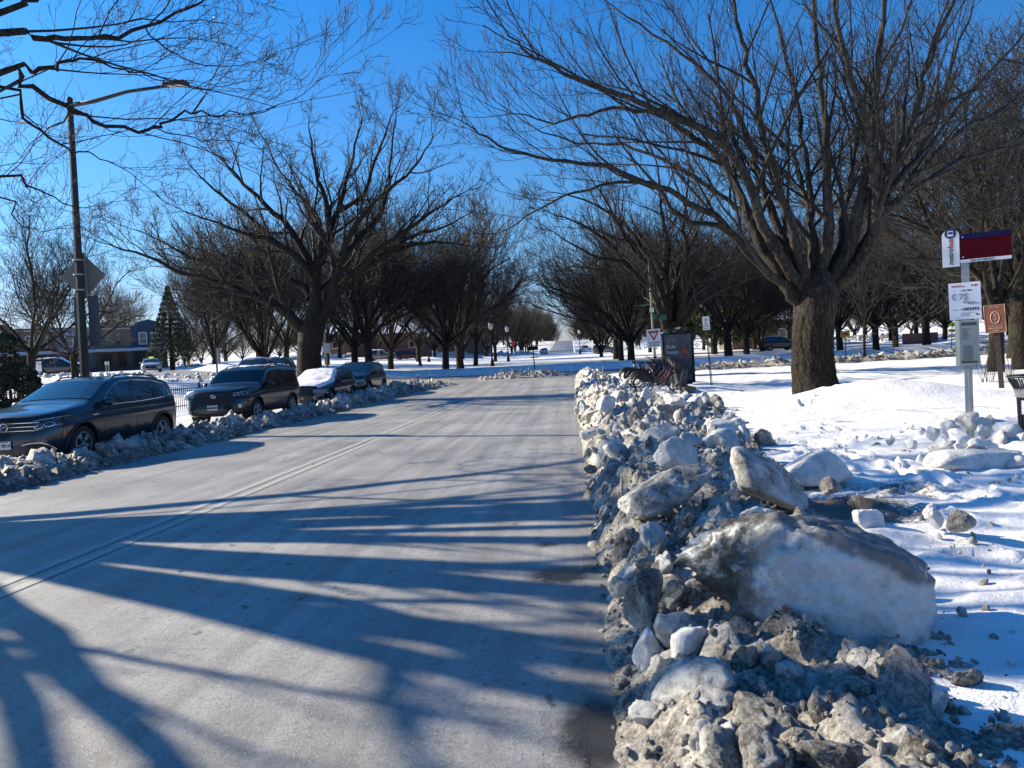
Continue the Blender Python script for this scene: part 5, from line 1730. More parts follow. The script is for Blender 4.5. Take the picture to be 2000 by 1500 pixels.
car_common(t, s, M_BLUEGREY,
           [([(0.72, 1.085), (-0.32, 1.10)], [(0.05, 1.50), (-0.32, 1.545)]), ([(-0.40, 1.10), (-1.30, 1.135)], [(-0.40, 1.55), (-1.22, 1.52)]), ([(-1.36, 1.14), (-1.95, 1.20)], [(-1.28, 1.515), (-1.72, 1.42)])],
           (0.96, 0.28), (-2.20, -2.06), style=5, doors=(0.78, -0.36, -1.32))
window_line(s, t, [(0.80, 1.075), (-0.5, 1.088), (-1.3, 1.122), (-1.93, 1.185), (-2.00, 1.22), (-1.90, 1.34), (-1.74, 1.445), (-1.3, 1.535), (-0.6, 1.568), (-0.1, 1.545), (0.15, 1.47), (0.5, 1.28), (0.80, 1.085)], M_CHROME, 0.009)
window_line(s, t, [(1.35, 0.33), (0.3, 0.35), (-0.9, 0.36)], M_CHROME, 0.010, 'sill_trim')
window_line(s, t, [(1.3, 0.93), (0.4, 0.955), (-0.9, 0.975), (-2.0, 1.0)], M_BLUEGREY, 0.010, 'body_crease')
vf('grille', s.front_panel(-0.58, 0.58, lambda y: (0.68, 0.90 - 0.03 * abs(y)), 0.010), M_PLAST, t)
for z in (0.72, 0.79, 0.86):
    mb = MB(); mb.path([(s.xfront(y, z) + 0.02, y, z) for y in np.linspace(-0.62, 0.62, 14)], 0.008, 5); mb.build('grille_bar', M_CHROME, t)
for sy in (1, -1):
    f = lambda y: (0.70 + 0.10 * max(0, (abs(y) - 0.52) / 0.36), 0.885 + 0.055 * max(0, (abs(y) - 0.52) / 0.36))
    h = vf('headlight', s.front_panel(sy * 0.54, sy * 0.885, f, 0.016, nu=22), M_LAMPDARK, t)
    for yc, zc in ((0.62, 0.785), (0.76, 0.815)):
        mb = MB(); ring = []
        for k in range(16):
            a = 2 * math.pi * k / 16; y = sy * (yc + 0.062 * math.cos(a)); z = zc + 0.040 * math.sin(a)
            ring.append((s.xfront(y, z) + 0.026, y, z))
        mb.path(ring, 0.007, 5, closed=True); mb.build('light_ring', M_CHROME, h)
    for zz in (0, 1):
        mb = MB(); mb.path([(s.xfront(sy * y, f(y)[zz]) + 0.022, sy * y, f(y)[zz]) for y in np.linspace(0.53, 0.88, 12)], 0.006, 5); mb.build('light_bar', M_LAMP, h)
    mb = MB(); mb.path([(s.xfront(sy * y, z) + 0.02, sy * y, z) for y, z in ((0.36, 0.46), (0.52, 0.49), (0.66, 0.49), (0.75, 0.44), (0.80, 0.34))], 0.011, 5); mb.build('bumper_trim', M_CHROME, t)
    vf('air_intake', s.front_panel(sy * 0.42, sy * 0.76, lambda y: (0.33, 0.45), 0.008), M_RIMD, t)
    lo = [(1.985, 0.56), (1.925, 0.56)]; hi = [(1.965, 0.68), (1.915, 0.68)]
    vf('side_marker', s.side_panel((lo, hi), 0.008, sy, 4), M_AMBER, t)
    vf('tail_light', s.side_panel(([(-1.95, 0.92), (-2.28, 0.92)], [(-1.90, 1.06), (-2.26, 1.07)]), 0.008, sy, 8), M_REDLENS, t)
    mb = MB(); x = 0.98; mb.path([(1.10, sy * (s.y(1.1, 0.90) + 0.004), 0.905), (0.93, sy * (s.y(0.93, 0.92) + 0.004), 0.915)], 0.012, 5); mb.build('fender_badge', M_CHROME, t)
plate(t, s, 0.47, 'GP 8014')
mb = MB(); ring = [(s.xfront(0, 0.79) + 0.03, 0.075 * math.cos(k * math.pi / 10), 0.79 + 0.075 * math.sin(k * math.pi / 10)) for k in range(20)]
mb.path(ring, 0.008, 6, closed=True)
for pts in ([(-0.042, 0.055), (-0.012, 0.0), (0.0, 0.03), (0.012, 0.0), (0.042, 0.055)], [(-0.066, 0.02), (-0.03, -0.062), (0.0, -0.012), (0.03, -0.062), (0.066, 0.02)]):
    mb.path([(s.xfront(0, 0.79) + 0.03, a, 0.79 + b) for a, b in pts], 0.006, 5)
mb.build('badge', M_CHROME, t)
# thin frost of snow on the roof rail
mb = MB(); mb.path([(x, s.W / 2 * (s.roofw - 0.05), s.T(x) + 0.065) for x in (-0.1, -0.3, -0.5, -0.65)], [0.008, 0.02, 0.02, 0.006], 6); mb.build('snow_patch', M_CARSNOW, t)

# ---- black off-roader
s = CarShape(4.83, 1.92, 1.80, 2.79, 0.92,
             [(2.41, 1.03), (2.32, 1.10), (1.9, 1.17), (1.35, 1.20), (1.08, 1.225), (0.98, 1.26), (0.42, 1.66), (0.15, 1.73), (-0.5, 1.765), (-1.4, 1.75), (-1.95, 1.70), (-2.08, 1.64), (-2.32, 1.22), (-2.38, 1.1), (-2.41, 1.0)],
             [(2.41, 0.95), (1.1, 1.11), (-1.2, 1.15), (-2.41, 1.19)], zb=0.36, n=4.2, rake=0.10, roofw=0.76, wr=0.395)
s.top_t_cowl = 0.98; s.rail_x = (0.1, -1.85)
M_BLACKP = paint('black_car_paint', (0.006, 0.008, 0.011))
t = empty('parked_suv', (-10.41, 23.05, car_z(23)), 'black boxy off-roader with snow along its roof rack and a white number plate', 'car', None, CAR_ROT)
car_common(t, s, M_BLACKP,
           [([(0.74, 1.165), (-0.22, 1.185)], [(0.25, 1.60), (-0.22, 1.64)]), ([(-0.32, 1.185), (-1.12, 1.20)], [(-0.32, 1.64), (-1.08, 1.63)]), ([(-1.24, 1.22), (-2.12, 1.26)], [(-1.24, 1.63), (-1.93, 1.58)])],
           (0.95, 0.45), (-2.30, -2.10), style=6, doors=(0.82, -0.27, -1.18), glass_front=M_CLEAR)
vf('grille', s.front_panel(-0.60, 0.60, lambda y: (0.66, 1.00), 0.012), M_PLAST, t)
for k in range(3):
    z = 0.74 + 0.08 * k
    mb = MB(); mb.path([(s.xfront(y, z) + 0.02, y, z) for y in np.linspace(-0.56, 0.56, 12)], 0.009, 5); mb.build('grille_bar', M_RIMD, t)
for sy in (1, -1):
    f = lambda y: (0.875 + 0.07 * (abs(y) - 0.55), 0.985 + 0.16 * (abs(y) - 0.55))
    h = vf('headlight', s.front_panel(sy * 0.56, sy * 0.935, f, 0.016, nu=20), M_LAMPDARK, t)
    mb = MB()
    for yc in (0.63, 0.72, 0.81, 0.88):
        z = sum(f(yc)) / 2; x = s.xfront(sy * yc, z) + 0.016
        mb.ball((x, sy * yc, z), 0.036, 2, (0.4, 1.0, 0.9))
    mb.build('lamp_reflector', M_LAMP, h, smooth=True)
    mb = MB(); mb.path([(s.xfront(sy * y, f(y)[1]) + 0.02, sy * y, f(y)[1]) for y in np.linspace(0.55, 0.93, 10)], 0.008, 5); mb.build('light_bar', M_LAMP, h)
    z = 0.62; y = sy * 0.76; x = s.xfront(y, z)
    mb = MB(); mb.ball((x + 0.005, y, z), 0.062, 3, (0.35, 1, 1)); mb.build('fog_light', simple('fog_lens', (0.75, 0.78, 0.8), 0.15, coat=1.0), t, smooth=True)
    vf('bumper_corner', s.front_panel(sy * 0.62, sy * 0.93, lambda y: (0.42, 0.56), 0.010), M_PLAST, t)
    vf('tail_light', s.side_panel(([(-2.05, 1.0), (-2.34, 1.0)], [(-2.05, 1.2), (-2.34, 1.2)]), 0.008, sy, 8), M_REDLENS, t)
    lo = [(1.90, 0.98), (1.45, 1.0)]; hi = [(1.80, 1.02), (1.45, 1.03)]
vf('bumper_bar', s.front_panel(-0.7, 0.7, lambda y: (0.58, 0.66), 0.03), M_BLACKP, t)
plate(t, s, 0.60, 'EL 4784')
mb = MB()
for ry, rz in ((0.075, 0.052), (0.028, 0.050)):
    mb.path([(s.xfront(0, 0.92) + 0.03, ry * math.cos(k * math.pi / 10), 0.92 + rz * math.sin(k * math.pi / 10)) for k in range(20)], 0.008, 6, closed=True)
mb.path([(s.xfront(0, 0.92) + 0.03, 0.055 * math.cos(k * math.pi / 10), 0.945 + 0.022 * math.sin(k * math.pi / 10)) for k in range(20)], 0.007, 6, closed=True)
mb.build('badge', M_CHROME, t)
def seats(t, s, x, ys, z=0.62):
    mb = MB()
    for y in ys:
        mb.box((x - 0.1, y, z), (0.5, 0.5, 0.16), bevel=0.05); mb.box((x - 0.38, y, z + 0.34), (0.14, 0.48, 0.62), (0, -0.2, 0), bevel=0.05); mb.box((x - 0.46, y, z + 0.76), (0.10, 0.26, 0.18), (0, -0.2, 0), bevel=0.04)
    mb.build('seat', M_SEAT, t)
r_ = random.Random(9)
mb = MB()
for x in np.arange(0.05, -1.9, -0.13):
    for sy in (1, -1):
        if r_.random() < 0.85: mb.ball((x, sy * (s.W / 2 * (s.roofw - 0.05) - r_.uniform(0, .06)), s.T(x) + 0.055), r_.uniform(.03, .07), 2, (1.8, 1.1, 0.5))
    mb.ball((x, r_.uniform(-.4, .4), s.T(x) + 0.02), r_.uniform(.06, .14), 2, (1.6, 1.6, 0.35))
mb.build('snow_patch', M_CARSNOW, t, smooth=True)
MB().ball((s.xfront(-0.7, 0.95) - 0.14, -0.72, 1.02), 0.16, 3, (1.2, 1.1, 0.55)).build('snow_lump', M_CARSNOW, t, smooth=True)
mb = MB(); mb.ball((s.xfront(-0.8, 0.8) - 0.02, -0.86, 0.93), 0.10, 3, (0.8, 0.7, 0.9))
mb.build('snow_lump', M_CARSNOW, t, smooth=True)
# interior seen through the clear windscreen needs an opening: dark cabin panel behind it
# ---- dark estate car with snow over hood and windscreen
s = CarShape(4.84, 1.88, 1.54, 2.82, 0.95,
             [(2.42, 0.74), (2.34, 0.80), (1.9, 0.90), (1.3, 0.97), (1.0, 1.0), (0.9, 1.03), (0.0, 1.43), (-0.35, 1.48), (-0.9, 1.50), (-1.6, 1.46), (-2.0, 1.40), (-2.15, 1.32), (-2.36, 0.95), (-2.42, 0.86)],
             [(2.42, 0.68), (1.0, 0.91), (-1.2, 0.97), (-2.42, 0.99)], zb=0.24, rake=0.12, roofw=0.69, wr=0.345)
s.top_t_cowl = 0.9; s.rail_x = (-0.15, -1.9)
M_DARKBLUE = paint('dark_blue_car_paint', (0.010, 0.016, 0.026))
t = empty('parked_estate_car', (-10.38, 29.9, car_z(29.9)), 'dark estate car with smooth snow covering its hood and windscreen', 'car', None, CAR_ROT)
car_common(t, s, M_DARKBLUE,
           [([(0.66, 0.965), (-0.32, 0.985)], [(-0.05, 1.36), (-0.32, 1.40)]), ([(-0.40, 0.985), (-1.22, 1.01)], [(-0.40, 1.40), (-1.18, 1.39)]), ([(-1.30, 1.02), (-2.02, 1.06)], [(-1.28, 1.385), (-1.86, 1.31)])],
           (0.87, 0.03), (-2.32, -2.18), style=5, doors=(0.74, -0.36, -1.25))
window_line(s, t, [(0.80, 0.95), (-0.5, 0.97), (-1.3, 1.0), (-2.05, 1.04)], M_CHROME, 0.008)
vf('grille', s.front_panel(-0.36, 0.36, lambda y: (0.52, 0.72), 0.010), M_PLAST, t)
for sy in (1, -1):
    h = vf('headlight', s.front_panel(sy * 0.50, sy * 0.90, lambda y: (0.60, 0.74 + 0.05 * (abs(y) - .5)), 0.014, nu=18), simple('hazed_headlight', (0.16, 0.17, 0.18), 0.2, coat=1), t)
    mb = MB(); mb.path([(s.xfront(sy * y, z) + 0.016, sy * y, z) for y, z in ((0.52, 0.47), (0.56, 0.36), (0.68, 0.32), (0.80, 0.33), (0.83, 0.40), (0.82, 0.49), (0.52, 0.48))], 0.018, 6); mb.build('fog_light_trim', M_CHROME, t)
    vf('tail_light', s.side_panel(([(-2.15, 0.8), (-2.36, 0.8)], [(-2.05, 1.2), (-2.22, 1.2)]), 0.008, sy, 8), M_REDLENS, t)
vf('number_plate', s.front_panel(-0.15, 0.15, lambda y: (0.36, 0.47), 0.02), simple('dirty_plate', (0.25, 0.24, 0.2), 0.7), t)
# snow sheet: a thick soft blanket lying on hood and windscreen
V = []; xs_ = np.linspace(2.30, -0.15, 46); m = 25
for x in xs_:
    for j in range(m):
        f = (2 * j / (m - 1) - 1)
        b = min(s.belt(x), s.T(x) - 0.03); T = s.T(x); zt = T - 0.05 if T - b > 0.2 else b + (T - b) * 0.4
        w = s.hw0(x, zt) * s.plan(x) * 0.96
        edge = min(1, (1 - abs(f)) / 0.12) * min(1, (2.34 - x) / 0.15) * min(1, (x + 0.2) / 0.15)
        edge = max(0.0, edge) ** 0.5
        hsn = 0.015 + edge * (0.075 + 0.035 * mnoise.noise((x * 1.5, f * 1.7, 4.4)) + 0.02 * mnoise.noise((x * 5, f * 4, 1.4)))
        if x > 0.75 and x < 1.05: hsn += 0.03 * edge
        V.append((x + s.xshift(x, T), w * f, T + 0.035 * (1 - f * f) - 0.05 * max(0, abs(f) - 0.85) * 3 + hsn - 0.01))
F = [(i * m + j, (i + 1) * m + j, (i + 1) * m + j + 1, i * m + j + 1) for i in range(len(xs_) - 1) for j in range(m - 1)]
vf('snow_blanket', (V, F), M_CARSNOW, t)

# ---- farthest parked SUV
s = CarShape(4.66, 1.88, 1.66, 2.81, 0.88,
             [(2.33, 0.92), (2.25, 0.98), (1.8, 1.05), (1.3, 1.10), (1.05, 1.12), (0.95, 1.16), (0.25, 1.57), (-0.1, 1.63), (-0.6, 1.645), (-1.4, 1.61), (-1.9, 1.54), (-2.05, 1.47), (-2.22, 1.12), (-2.33, 0.95)],
             [(2.33, 0.84), (1.05, 1.02), (-1.2, 1.06), (-2.33, 1.10)], zb=0.26, rake=0.10, roofw=0.70, wr=0.37)
s.top_t_cowl = 0.95; s.rail_x = (0.0, -1.8)
t = empty('parked_suv', (-10.40, 35.3, car_z(35.3)), 'dark SUV with a muddy rear wheel parked farthest in the row', 'car', None, CAR_ROT)
car_common(t, s, M_DARKBLUE,
           [([(0.70, 1.08), (-0.30, 1.10)], [(0.10, 1.50), (-0.30, 1.545)]), ([(-0.38, 1.10), (-1.92, 1.17)], [(-0.38, 1.55), (-1.72, 1.43)])],
           (0.93, 0.28), (-2.20, -2.07), style=5, doors=(0.76, -0.34, -1.3))
for sy in (1, -1):
    vf('grille', s.front_panel(sy * 0.03, sy * 0.30, lambda y: (0.62, 0.83), 0.012), M_CHROME, t)
    vf('headlight', s.front_panel(sy * 0.42, sy * 0.88, lambda y: (0.72, 0.84), 0.014, nu=18), M_LAMP, t)
    vf('tail_light', s.side_panel(([(-1.95, 0.92), (-2.28, 0.92)], [(-1.95, 1.06), (-2.26, 1.07)]), 0.008, sy, 8), M_REDLENS, t)
    vf('air_intake', s.front_panel(sy * 0.4, sy * 0.8, lambda y: (0.36, 0.5), 0.008), M_RIMD, t)

# ---- white taxi with a lit roof sign, and cars far round the circle
s = CarShape(4.85, 1.85, 1.47, 2.8, 0.95,
             [(2.42, 0.74), (2.3, 0.82), (1.7, 0.90), (1.2, 0.95), (1.0, 0.98), (0.2, 1.38), (-0.2, 1.44), (-0.8, 1.44), (-1.2, 1.38), (-1.9, 1.03), (-2.3, 0.98), (-2.42, 0.9)],
             [(2.42, 0.68), (1.0, 0.88), (-2.42, 0.92)], zb=0.22, rake=0.08, roofw=0.68, wr=0.33)
s.top_t_cowl = 1.0; s.rail_x = (0, -1)
SEDAN = s
p = at(298, yh(298), 74)
t = empty('taxi', (p.x, 74, gz(p.x, 74) + 0.02), 'white taxi with a glowing yellow roof sign driving round the circle', 'car', None, math.radians(-62))
car_common(t, s, paint('white_car_paint', (0.42, 0.43, 0.43), 0.4), [([(0.72, 0.93), (-0.3, 0.95)], [(0.2, 1.32), (-0.3, 1.36)]), ([(-0.38, 0.95), (-1.35, 0.97)], [(-0.38, 1.36), (-1.0, 1.30)])],
           (0.97, 0.25), (-1.8, -1.3), rail=False, style=5, doors=(0.78, -0.34))
vf('grille', s.front_panel(-0.5, 0.5, lambda y: (0.42, 0.66), 0.01), M_RIMD, t)
for sy in (1, -1):
    vf('headlight', s.front_panel(sy * 0.55, sy * 0.88, lambda y: (0.60, 0.72), 0.012, nu=12), M_LAMP, t)
g = G('lit_roof_sign'); g.b.inputs['Base Color'].default_value = (0.9, 0.7, 0.02, 1); g.b.inputs['Emission Color'].default_value = (1, 0.72, 0.02, 1); g.b.inputs['Emission Strength'].default_value = 0.35
MB().box((0.0, 0, 1.56), (0.18, 0.42, 0.13), bevel=0.05).build('roof_sign', g.m, t)

def far_car(name, px, Y, rot, mat, label, snow=0.0, group=None):
    p = at(px, yh(px), Y)
    t = empty(name, (p.x, Y, gz(p.x, Y) - 0.05), label, 'car', group, math.radians(rot))
    car_common(t, SUVF, mat, [([(0.70, 1.08), (-0.30, 1.10)], [(0.10, 1.50), (-0.30, 1.545)]), ([(-0.38, 1.10), (-1.92, 1.17)], [(-0.38, 1.55), (-1.72, 1.43)])], (0.93, 0.28), (-2.20, -2.07), rail=False, arch=False, doors=(0.76, -0.34))
    if snow:
        mb = MB(); r = random.Random(int(px))
        for k in range(16):
            x = r.uniform(-1.8, 0.2); mb.ball((x, r.uniform(-.45, .45), SUVF.T(x) + 0.03), r.uniform(.2, .35), 2, (1.3, 1.1, 0.3))
        mb.build('snow_patch', M_CARSNOW, t, smooth=True); mb = MB()
        for k in range(6):
            x = r.uniform(1.1, 2.0); mb.ball((x, r.uniform(-.5, .5), SUVF.T(x) + 0.02), r.uniform(.2, .3), 2, (1.2, 1.2, 0.3))
        mb.build('snow_patch', M_CARSNOW, t, smooth=True)
    return t
SUVF = CarShape(4.6, 1.86, 1.66, 2.75, 0.9,
             [(2.30, 0.92), (2.2, 0.98), (1.8, 1.05), (1.3, 1.10), (1.05, 1.12), (0.95, 1.16), (0.25, 1.57), (-0.1, 1.63), (-0.6, 1.645), (-1.4, 1.61), (-1.9, 1.54), (-2.05, 1.47), (-2.2, 1.12), (-2.30, 0.95)],
             [(2.30, 0.84), (1.05, 1.02), (-1.2, 1.06), (-2.30, 1.10)], zb=0.26, rake=0.10, roofw=0.70, wr=0.36)
SUVF.top_t_cowl = 0.95; SUVF.rail_x = (0, -1)
M_REDP = paint('dark_red_car_paint', (0.13, 0.012, 0.014)); M_GREYP = paint('grey_car_paint', (0.10, 0.11, 0.12)); M_SILVER = paint('silver_car_paint', (0.32, 0.33, 0.34))
far_car('parked_suv', 496, 47, -80, M_BLACKP, 'snow topped dark SUV behind the roof of the black off-roader', 1)
far_car('parked_suv', 543, 50, -80, M_DARKBLUE, 'dark SUV behind the rear of the black off-roader', 0)
far_car('parked_suv', 798, 118, 10, M_REDP, 'dark red car far behind the first pair of globe lamps')
far_car('parked_suv', 745, 108, 5, M_GREYP, 'grey car with a snowy roof far left of the globe lamps', 1)
far_car('parked_suv', 778, 122, 5, M_BLACKP, 'black car beside the dark red one across the circle')
far_car('parked_suv', 120, 66, 20, M_DARKBLUE, 'snow covered car before the porches of the row houses', 1)
far_car('parked_suv', 1143, 162, -90, paint('blue_car_paint', (0.02, 0.05, 0.16)), 'blue car parked at the foot of the hill road on the right')
far_car('parked_suv', 1063, 166, -90, M_SILVER, 'silver car parked at the foot of the hill road on the left', 1)
far_car('parked_suv', 1183, 128, -10, M_GREYP, 'grey car behind the snow ridge right of the hill road', 1)
far_car('parked_suv', 1520, 88, 10, M_BLACKP, 'black car with snow on it before the snowy roofed house', 1)
# ------------------------------------------------------------------ signs, lamps and other street furniture
M_STEEL = simple('galvanised_steel', (0.34, 0.35, 0.35), 0.5, 0.6, var=0.25, scale=12)
M_STEELBACK = simple('sign_back_aluminium', (0.12, 0.12, 0.125), 0.65, 0.1, var=0.15, scale=4)
M_WHITES = simple('white_sign_sheet', (0.68, 0.70, 0.72), 0.5, var=0.06, scale=9)
M_PAPER = simple('white_paper', (0.72, 0.74, 0.80), 0.8, var=0.04, scale=9)
M_INK = simple('black_ink', (0.012, 0.012, 0.018), 0.6)
M_BLUEINK = simple('navy_ink', (0.02, 0.025, 0.11), 0.5)
M_REDINK = simple('red_ink', (0.38, 0.02, 0.03), 0.5)
M_MAROON = simple('maroon_sign_sheet', (0.060, 0.001, 0.008), 0.6, var=0.08, spec=0.08)
M_DKPOLE = simple('dark_painted_metal', (0.022, 0.024, 0.028), 0.5, var=0.3, scale=4)
M_LAMPPOLE = simple('street_lamp_paint', (0.012, 0.016, 0.020), 0.7, var=0.3, scale=3)
M_GREENS = simple('green_sign_sheet', (0.010, 0.075, 0.05), 0.45)
M_YELLOW = simple('fluorescent_sign_sheet', (0.62, 0.72, 0.02), 0.5)
M_AMBERS = simple('amber_sign_sheet', (0.42, 0.24, 0.02), 0.5)
M_BROWNS = simple('brown_sign_sheet', (0.22, 0.075, 0.040), 0.5, var=0.2, scale=6)
M_WOODPOST = simple('dark_brown_post', (0.045, 0.030, 0.024), 0.75, var=0.35, scale=10, bump=0.5)
M_ORANGE = simple('orange_post_sheet', (0.70, 0.33, 0.08), 0.6, var=0.15)
M_BLACKF = simple('black_frame', (0.010, 0.011, 0.013), 0.7, var=0.2, spec=0.2)

def facing(p, extra=0.0):
    """rotation about z that turns local -Y towards the camera"""
    return math.atan2(p.x, p.y) * -1 + extra

# text plane: local x right, z up, facing -Y
def TM(x, y, z):
    return Matrix.Translation((x, y, z)) @ Matrix.Rotation(math.radians(90), 4, 'X')

def flat(parent, name, pts, mat, y=0.0, t=0.004):
    """flat figure in the local XZ plane facing -Y"""
    return MB().poly([(x, y, z) for x, z in pts], (0, t, 0)).build(name, mat, parent)

def rect(x0, z0, x1, z1):
    return [(x0, z0), (x1, z0), (x1, z1), (x0, z1)]

# ---- bus stop
Yb = 9.4
pb = at(1897, 800, Yb)
SB = Yb / FPX                       # metres per photo pixel at the post
gzb = gz(pb.x, Yb)
t = empty('bus_stop_sign', (pb.x - 0.02, Yb, gzb - 0.11), 'bus stop post with white and maroon flag, paper notice and metal timetable case', 'bus stop', None, facing(pb), None)
o_ = t
top = at(1883, 450, Yb).z - (gzb - 0.05)
H = lambda py: (CAM_H + (yh(1890) - py) * SB) - (gzb - 0.05)
mb = MB(); mb.box((0, 0, H(510) / 2), (0.085, 0.03, H(500)))
post = mb.build('post', M_STEEL, t)
mb = MB()
for k in range(int(H(705) / 0.0254)):
    mb.tube((0, -0.0165, 0.02 + k * 0.0254), (0, -0.0152, 0.02 + k * 0.0254), 0.0055, n=8)
mb.build('post_hole', simple('post_hole_light', (0.75, 0.77, 0.8), 0.6), post)
x_l, x_m, x_r = (1852 - 1888) * SB, (1880 - 1888) * SB, (1960 - 1888) * SB
tab = rect(x_l, H(514), x_m, H(462))
tab = [(x_l, H(517)), (x_m, H(517)), (x_m, H(458))] + [((x_l + x_m) / 2 + (x_m - x_l) / 2 * math.cos(a), H(458) + (x_m - x_l) / 2 * 0.7 * math.sin(a)) for a in np.linspace(0.3, math.pi - 0.3, 9)] + [(x_l, H(458))]
fl = flat(t, 'flag_tab', tab, M_WHITES, -0.028)
cx_ = (x_l + x_m) / 2
text_obj('flag_lettering', 'metro', 0.078, M_INK, fl, TM(cx_, -0.030, H(513)), 'LEFT', bold=0.0016, rotz=math.radians(90))
text_obj('flag_lettering', 'bus', 0.078, M_REDINK, fl, TM(cx_, -0.030, H(465)), 'RIGHT', bold=0.0024, rotz=math.radians(90))
ic = H(455)
ring_ = [(cx_ + 0.062 * math.cos(a), ic + 0.062 * math.sin(a)) for a in np.linspace(0, 2 * math.pi, 25)[:-1]]
flat(fl, 'bus_emblem', ring_, M_BLUEINK, -0.031, 0.002)
flat(fl, 'bus_emblem', rect(cx_ - 0.030, ic - 0.032, cx_ + 0.030, ic + 0.030), M_WHITES, -0.033, 0.0015)
flat(fl, 'bus_emblem', rect(cx_ - 0.024, ic - 0.008, cx_ + 0.024, ic + 0.020), M_BLUEINK, -0.0345, 0.0012)
mz0, mz1 = H(511), H(459)
pn = flat(t, 'flag_panel', rect(x_m + 0.005, mz0, x_r, mz1), M_MAROON, -0.026)
flat(pn, 'flag_band', rect(x_m + 0.005, H(467.5), x_r, mz1 + 0.002), simple('navy_sign_sheet', (0.010, 0.012, 0.06), 0.6, spec=0.08), -0.029, 0.002)
flat(pn, 'flag_band', rect(x_m + 0.005, mz0 - 0.002, x_r, H(505.5)), M_WHITES, -0.029, 0.002)
text_obj('flag_lettering', '202-GO-METRO', 0.030, M_INK, pn, TM((x_m + x_r) / 2 - 0.03, -0.031, H(508.4)), bold=0.0006, sx=1.15)
mb = MB()
for zz in (H(464), H(501)): mb.tube((x_m + 0.035, -0.032, zz), (x_m + 0.035, -0.028, zz), 0.009, n=10)
mb.build('flag_bolt', M_CHROME, pn)
# notice
M_N = Matrix.Rotation(math.radians(-1.5), 4, 'Y')
nx0, nx1, nz0, nz1 = (1862 - 1889) * SB, (1913 - 1889) * SB, H(616.5), H(548)
mb = MB(); mb.poly([(nx0, -0.032, nz0), (nx1, -0.032, nz0 + 0.005), (nx1 - 0.006, -0.032, nz1 + 0.004), (nx0 - 0.006, -0.032, nz1)], (0, 0.002, 0)); no = mb.build('paper_notice', M_PAPER, t)
nw = nx1 - nx0; nh = nz1 - nz0
N = lambda u, v: (nx0 + nw * u, nz0 + nh * v)
def ink(pts, r=0.003, mat=M_INK, name='handwriting'):
    mb = MB(); mb.path([(nx0 + nw * u, -0.034, nz0 + nh * v) for u, v in pts], r, 5); return mb.build(name, mat, no)
ink([(0.20, 0.70), (0.13, 0.69), (0.10, 0.62), (0.12, 0.56), (0.20, 0.555)], 0.0042)
ink([(0.29, 0.70), (0.43, 0.70), (0.34, 0.56)], 0.0042)
ink([(0.57, 0.70), (0.49, 0.695), (0.48, 0.64), (0.55, 0.63), (0.56, 0.58), (0.47, 0.56)], 0.0042)
ink([(0.52, 0.545), (0.50, 0.52), (0.56, 0.51), (0.53, 0.53)], 0.003)
ink([(0.50, 0.49), (0.44, 0.48), (0.43, 0.46), (0.50, 0.455), (0.55, 0.47), (0.58, 0.46), (0.63, 0.475), (0.68, 0.462), (0.74, 0.475), (0.79, 0.47)], 0.0030)
ink([(0.58, 0.42), (0.63, 0.44), (0.66, 0.42), (0.72, 0.435), (0.78, 0.425), (0.84, 0.435), (0.90, 0.432)], 0.0030)
text_obj('handwriting', '1  20  2026', 0.026, M_INK, no, TM(*(lambda q: (q[0], -0.034, q[1]))(N(0.52, 0.79))), bold=0.0006)
text_obj('handwriting', '#', 0.026, M_INK, no, TM(*(lambda q: (q[0], -0.034, q[1]))(N(0.375, 0.275))))
text_obj('handwriting', '1002493', 0.050, M_INK, no, TM(*(lambda q: (q[0], -0.034, q[1]))(N(0.66, 0.28))), bold=0.0012)
mb = MB()
for u0, u1, v in ((0.08, 0.42, 0.925), (0.08, 0.50, 0.895)):
    a = N(u0, v); b = N(u1, v); mb.box(((a[0] + b[0]) / 2, -0.0335, a[1]), (b[0] - a[0], 0.001, 0.006))
mb.build('notice_heading', M_REDINK, no)
mb = MB()
for u0, u1, v in ((0.12, 0.19, 0.80), (0.10, 0.24, 0.29), (0.10, 0.24, 0.27), (0.34, 0.80, 0.185), (0.34, 0.62, 0.16), (0.34, 0.66, 0.13), (0.34, 0.64, 0.105)):
    a = N(u0, v); b = N(u1, v); mb.box(((a[0] + b[0]) / 2, -0.0335, a[1]), (b[0] - a[0], 0.001, 0.0035))
mb.build('notice_print', simple('grey_print', (0.30, 0.31, 0.36), 0.8), no)
a = N(0.84, 0.915); flat(no, 'notice_emblem', [(a[0] + 0.013 * math.cos(q), a[1] + 0.013 * math.sin(q)) for q in np.linspace(0, 6.28, 15)[:-1]], M_REDINK, -0.0345, 0.001)
a = N(0.74, 0.915); flat(no, 'notice_emblem', rect(a[0] - 0.014, a[1] - 0.006, a[0] + 0.012, a[1] + 0.006), M_INK, -0.0345, 0.001)
a = N(0.86, 0.13); flat(no, 'notice_emblem', rect(a[0] - 0.011, a[1] - 0.011, a[0] + 0.011, a[1] + 0.011), M_BLUEINK, -0.0345, 0.001)
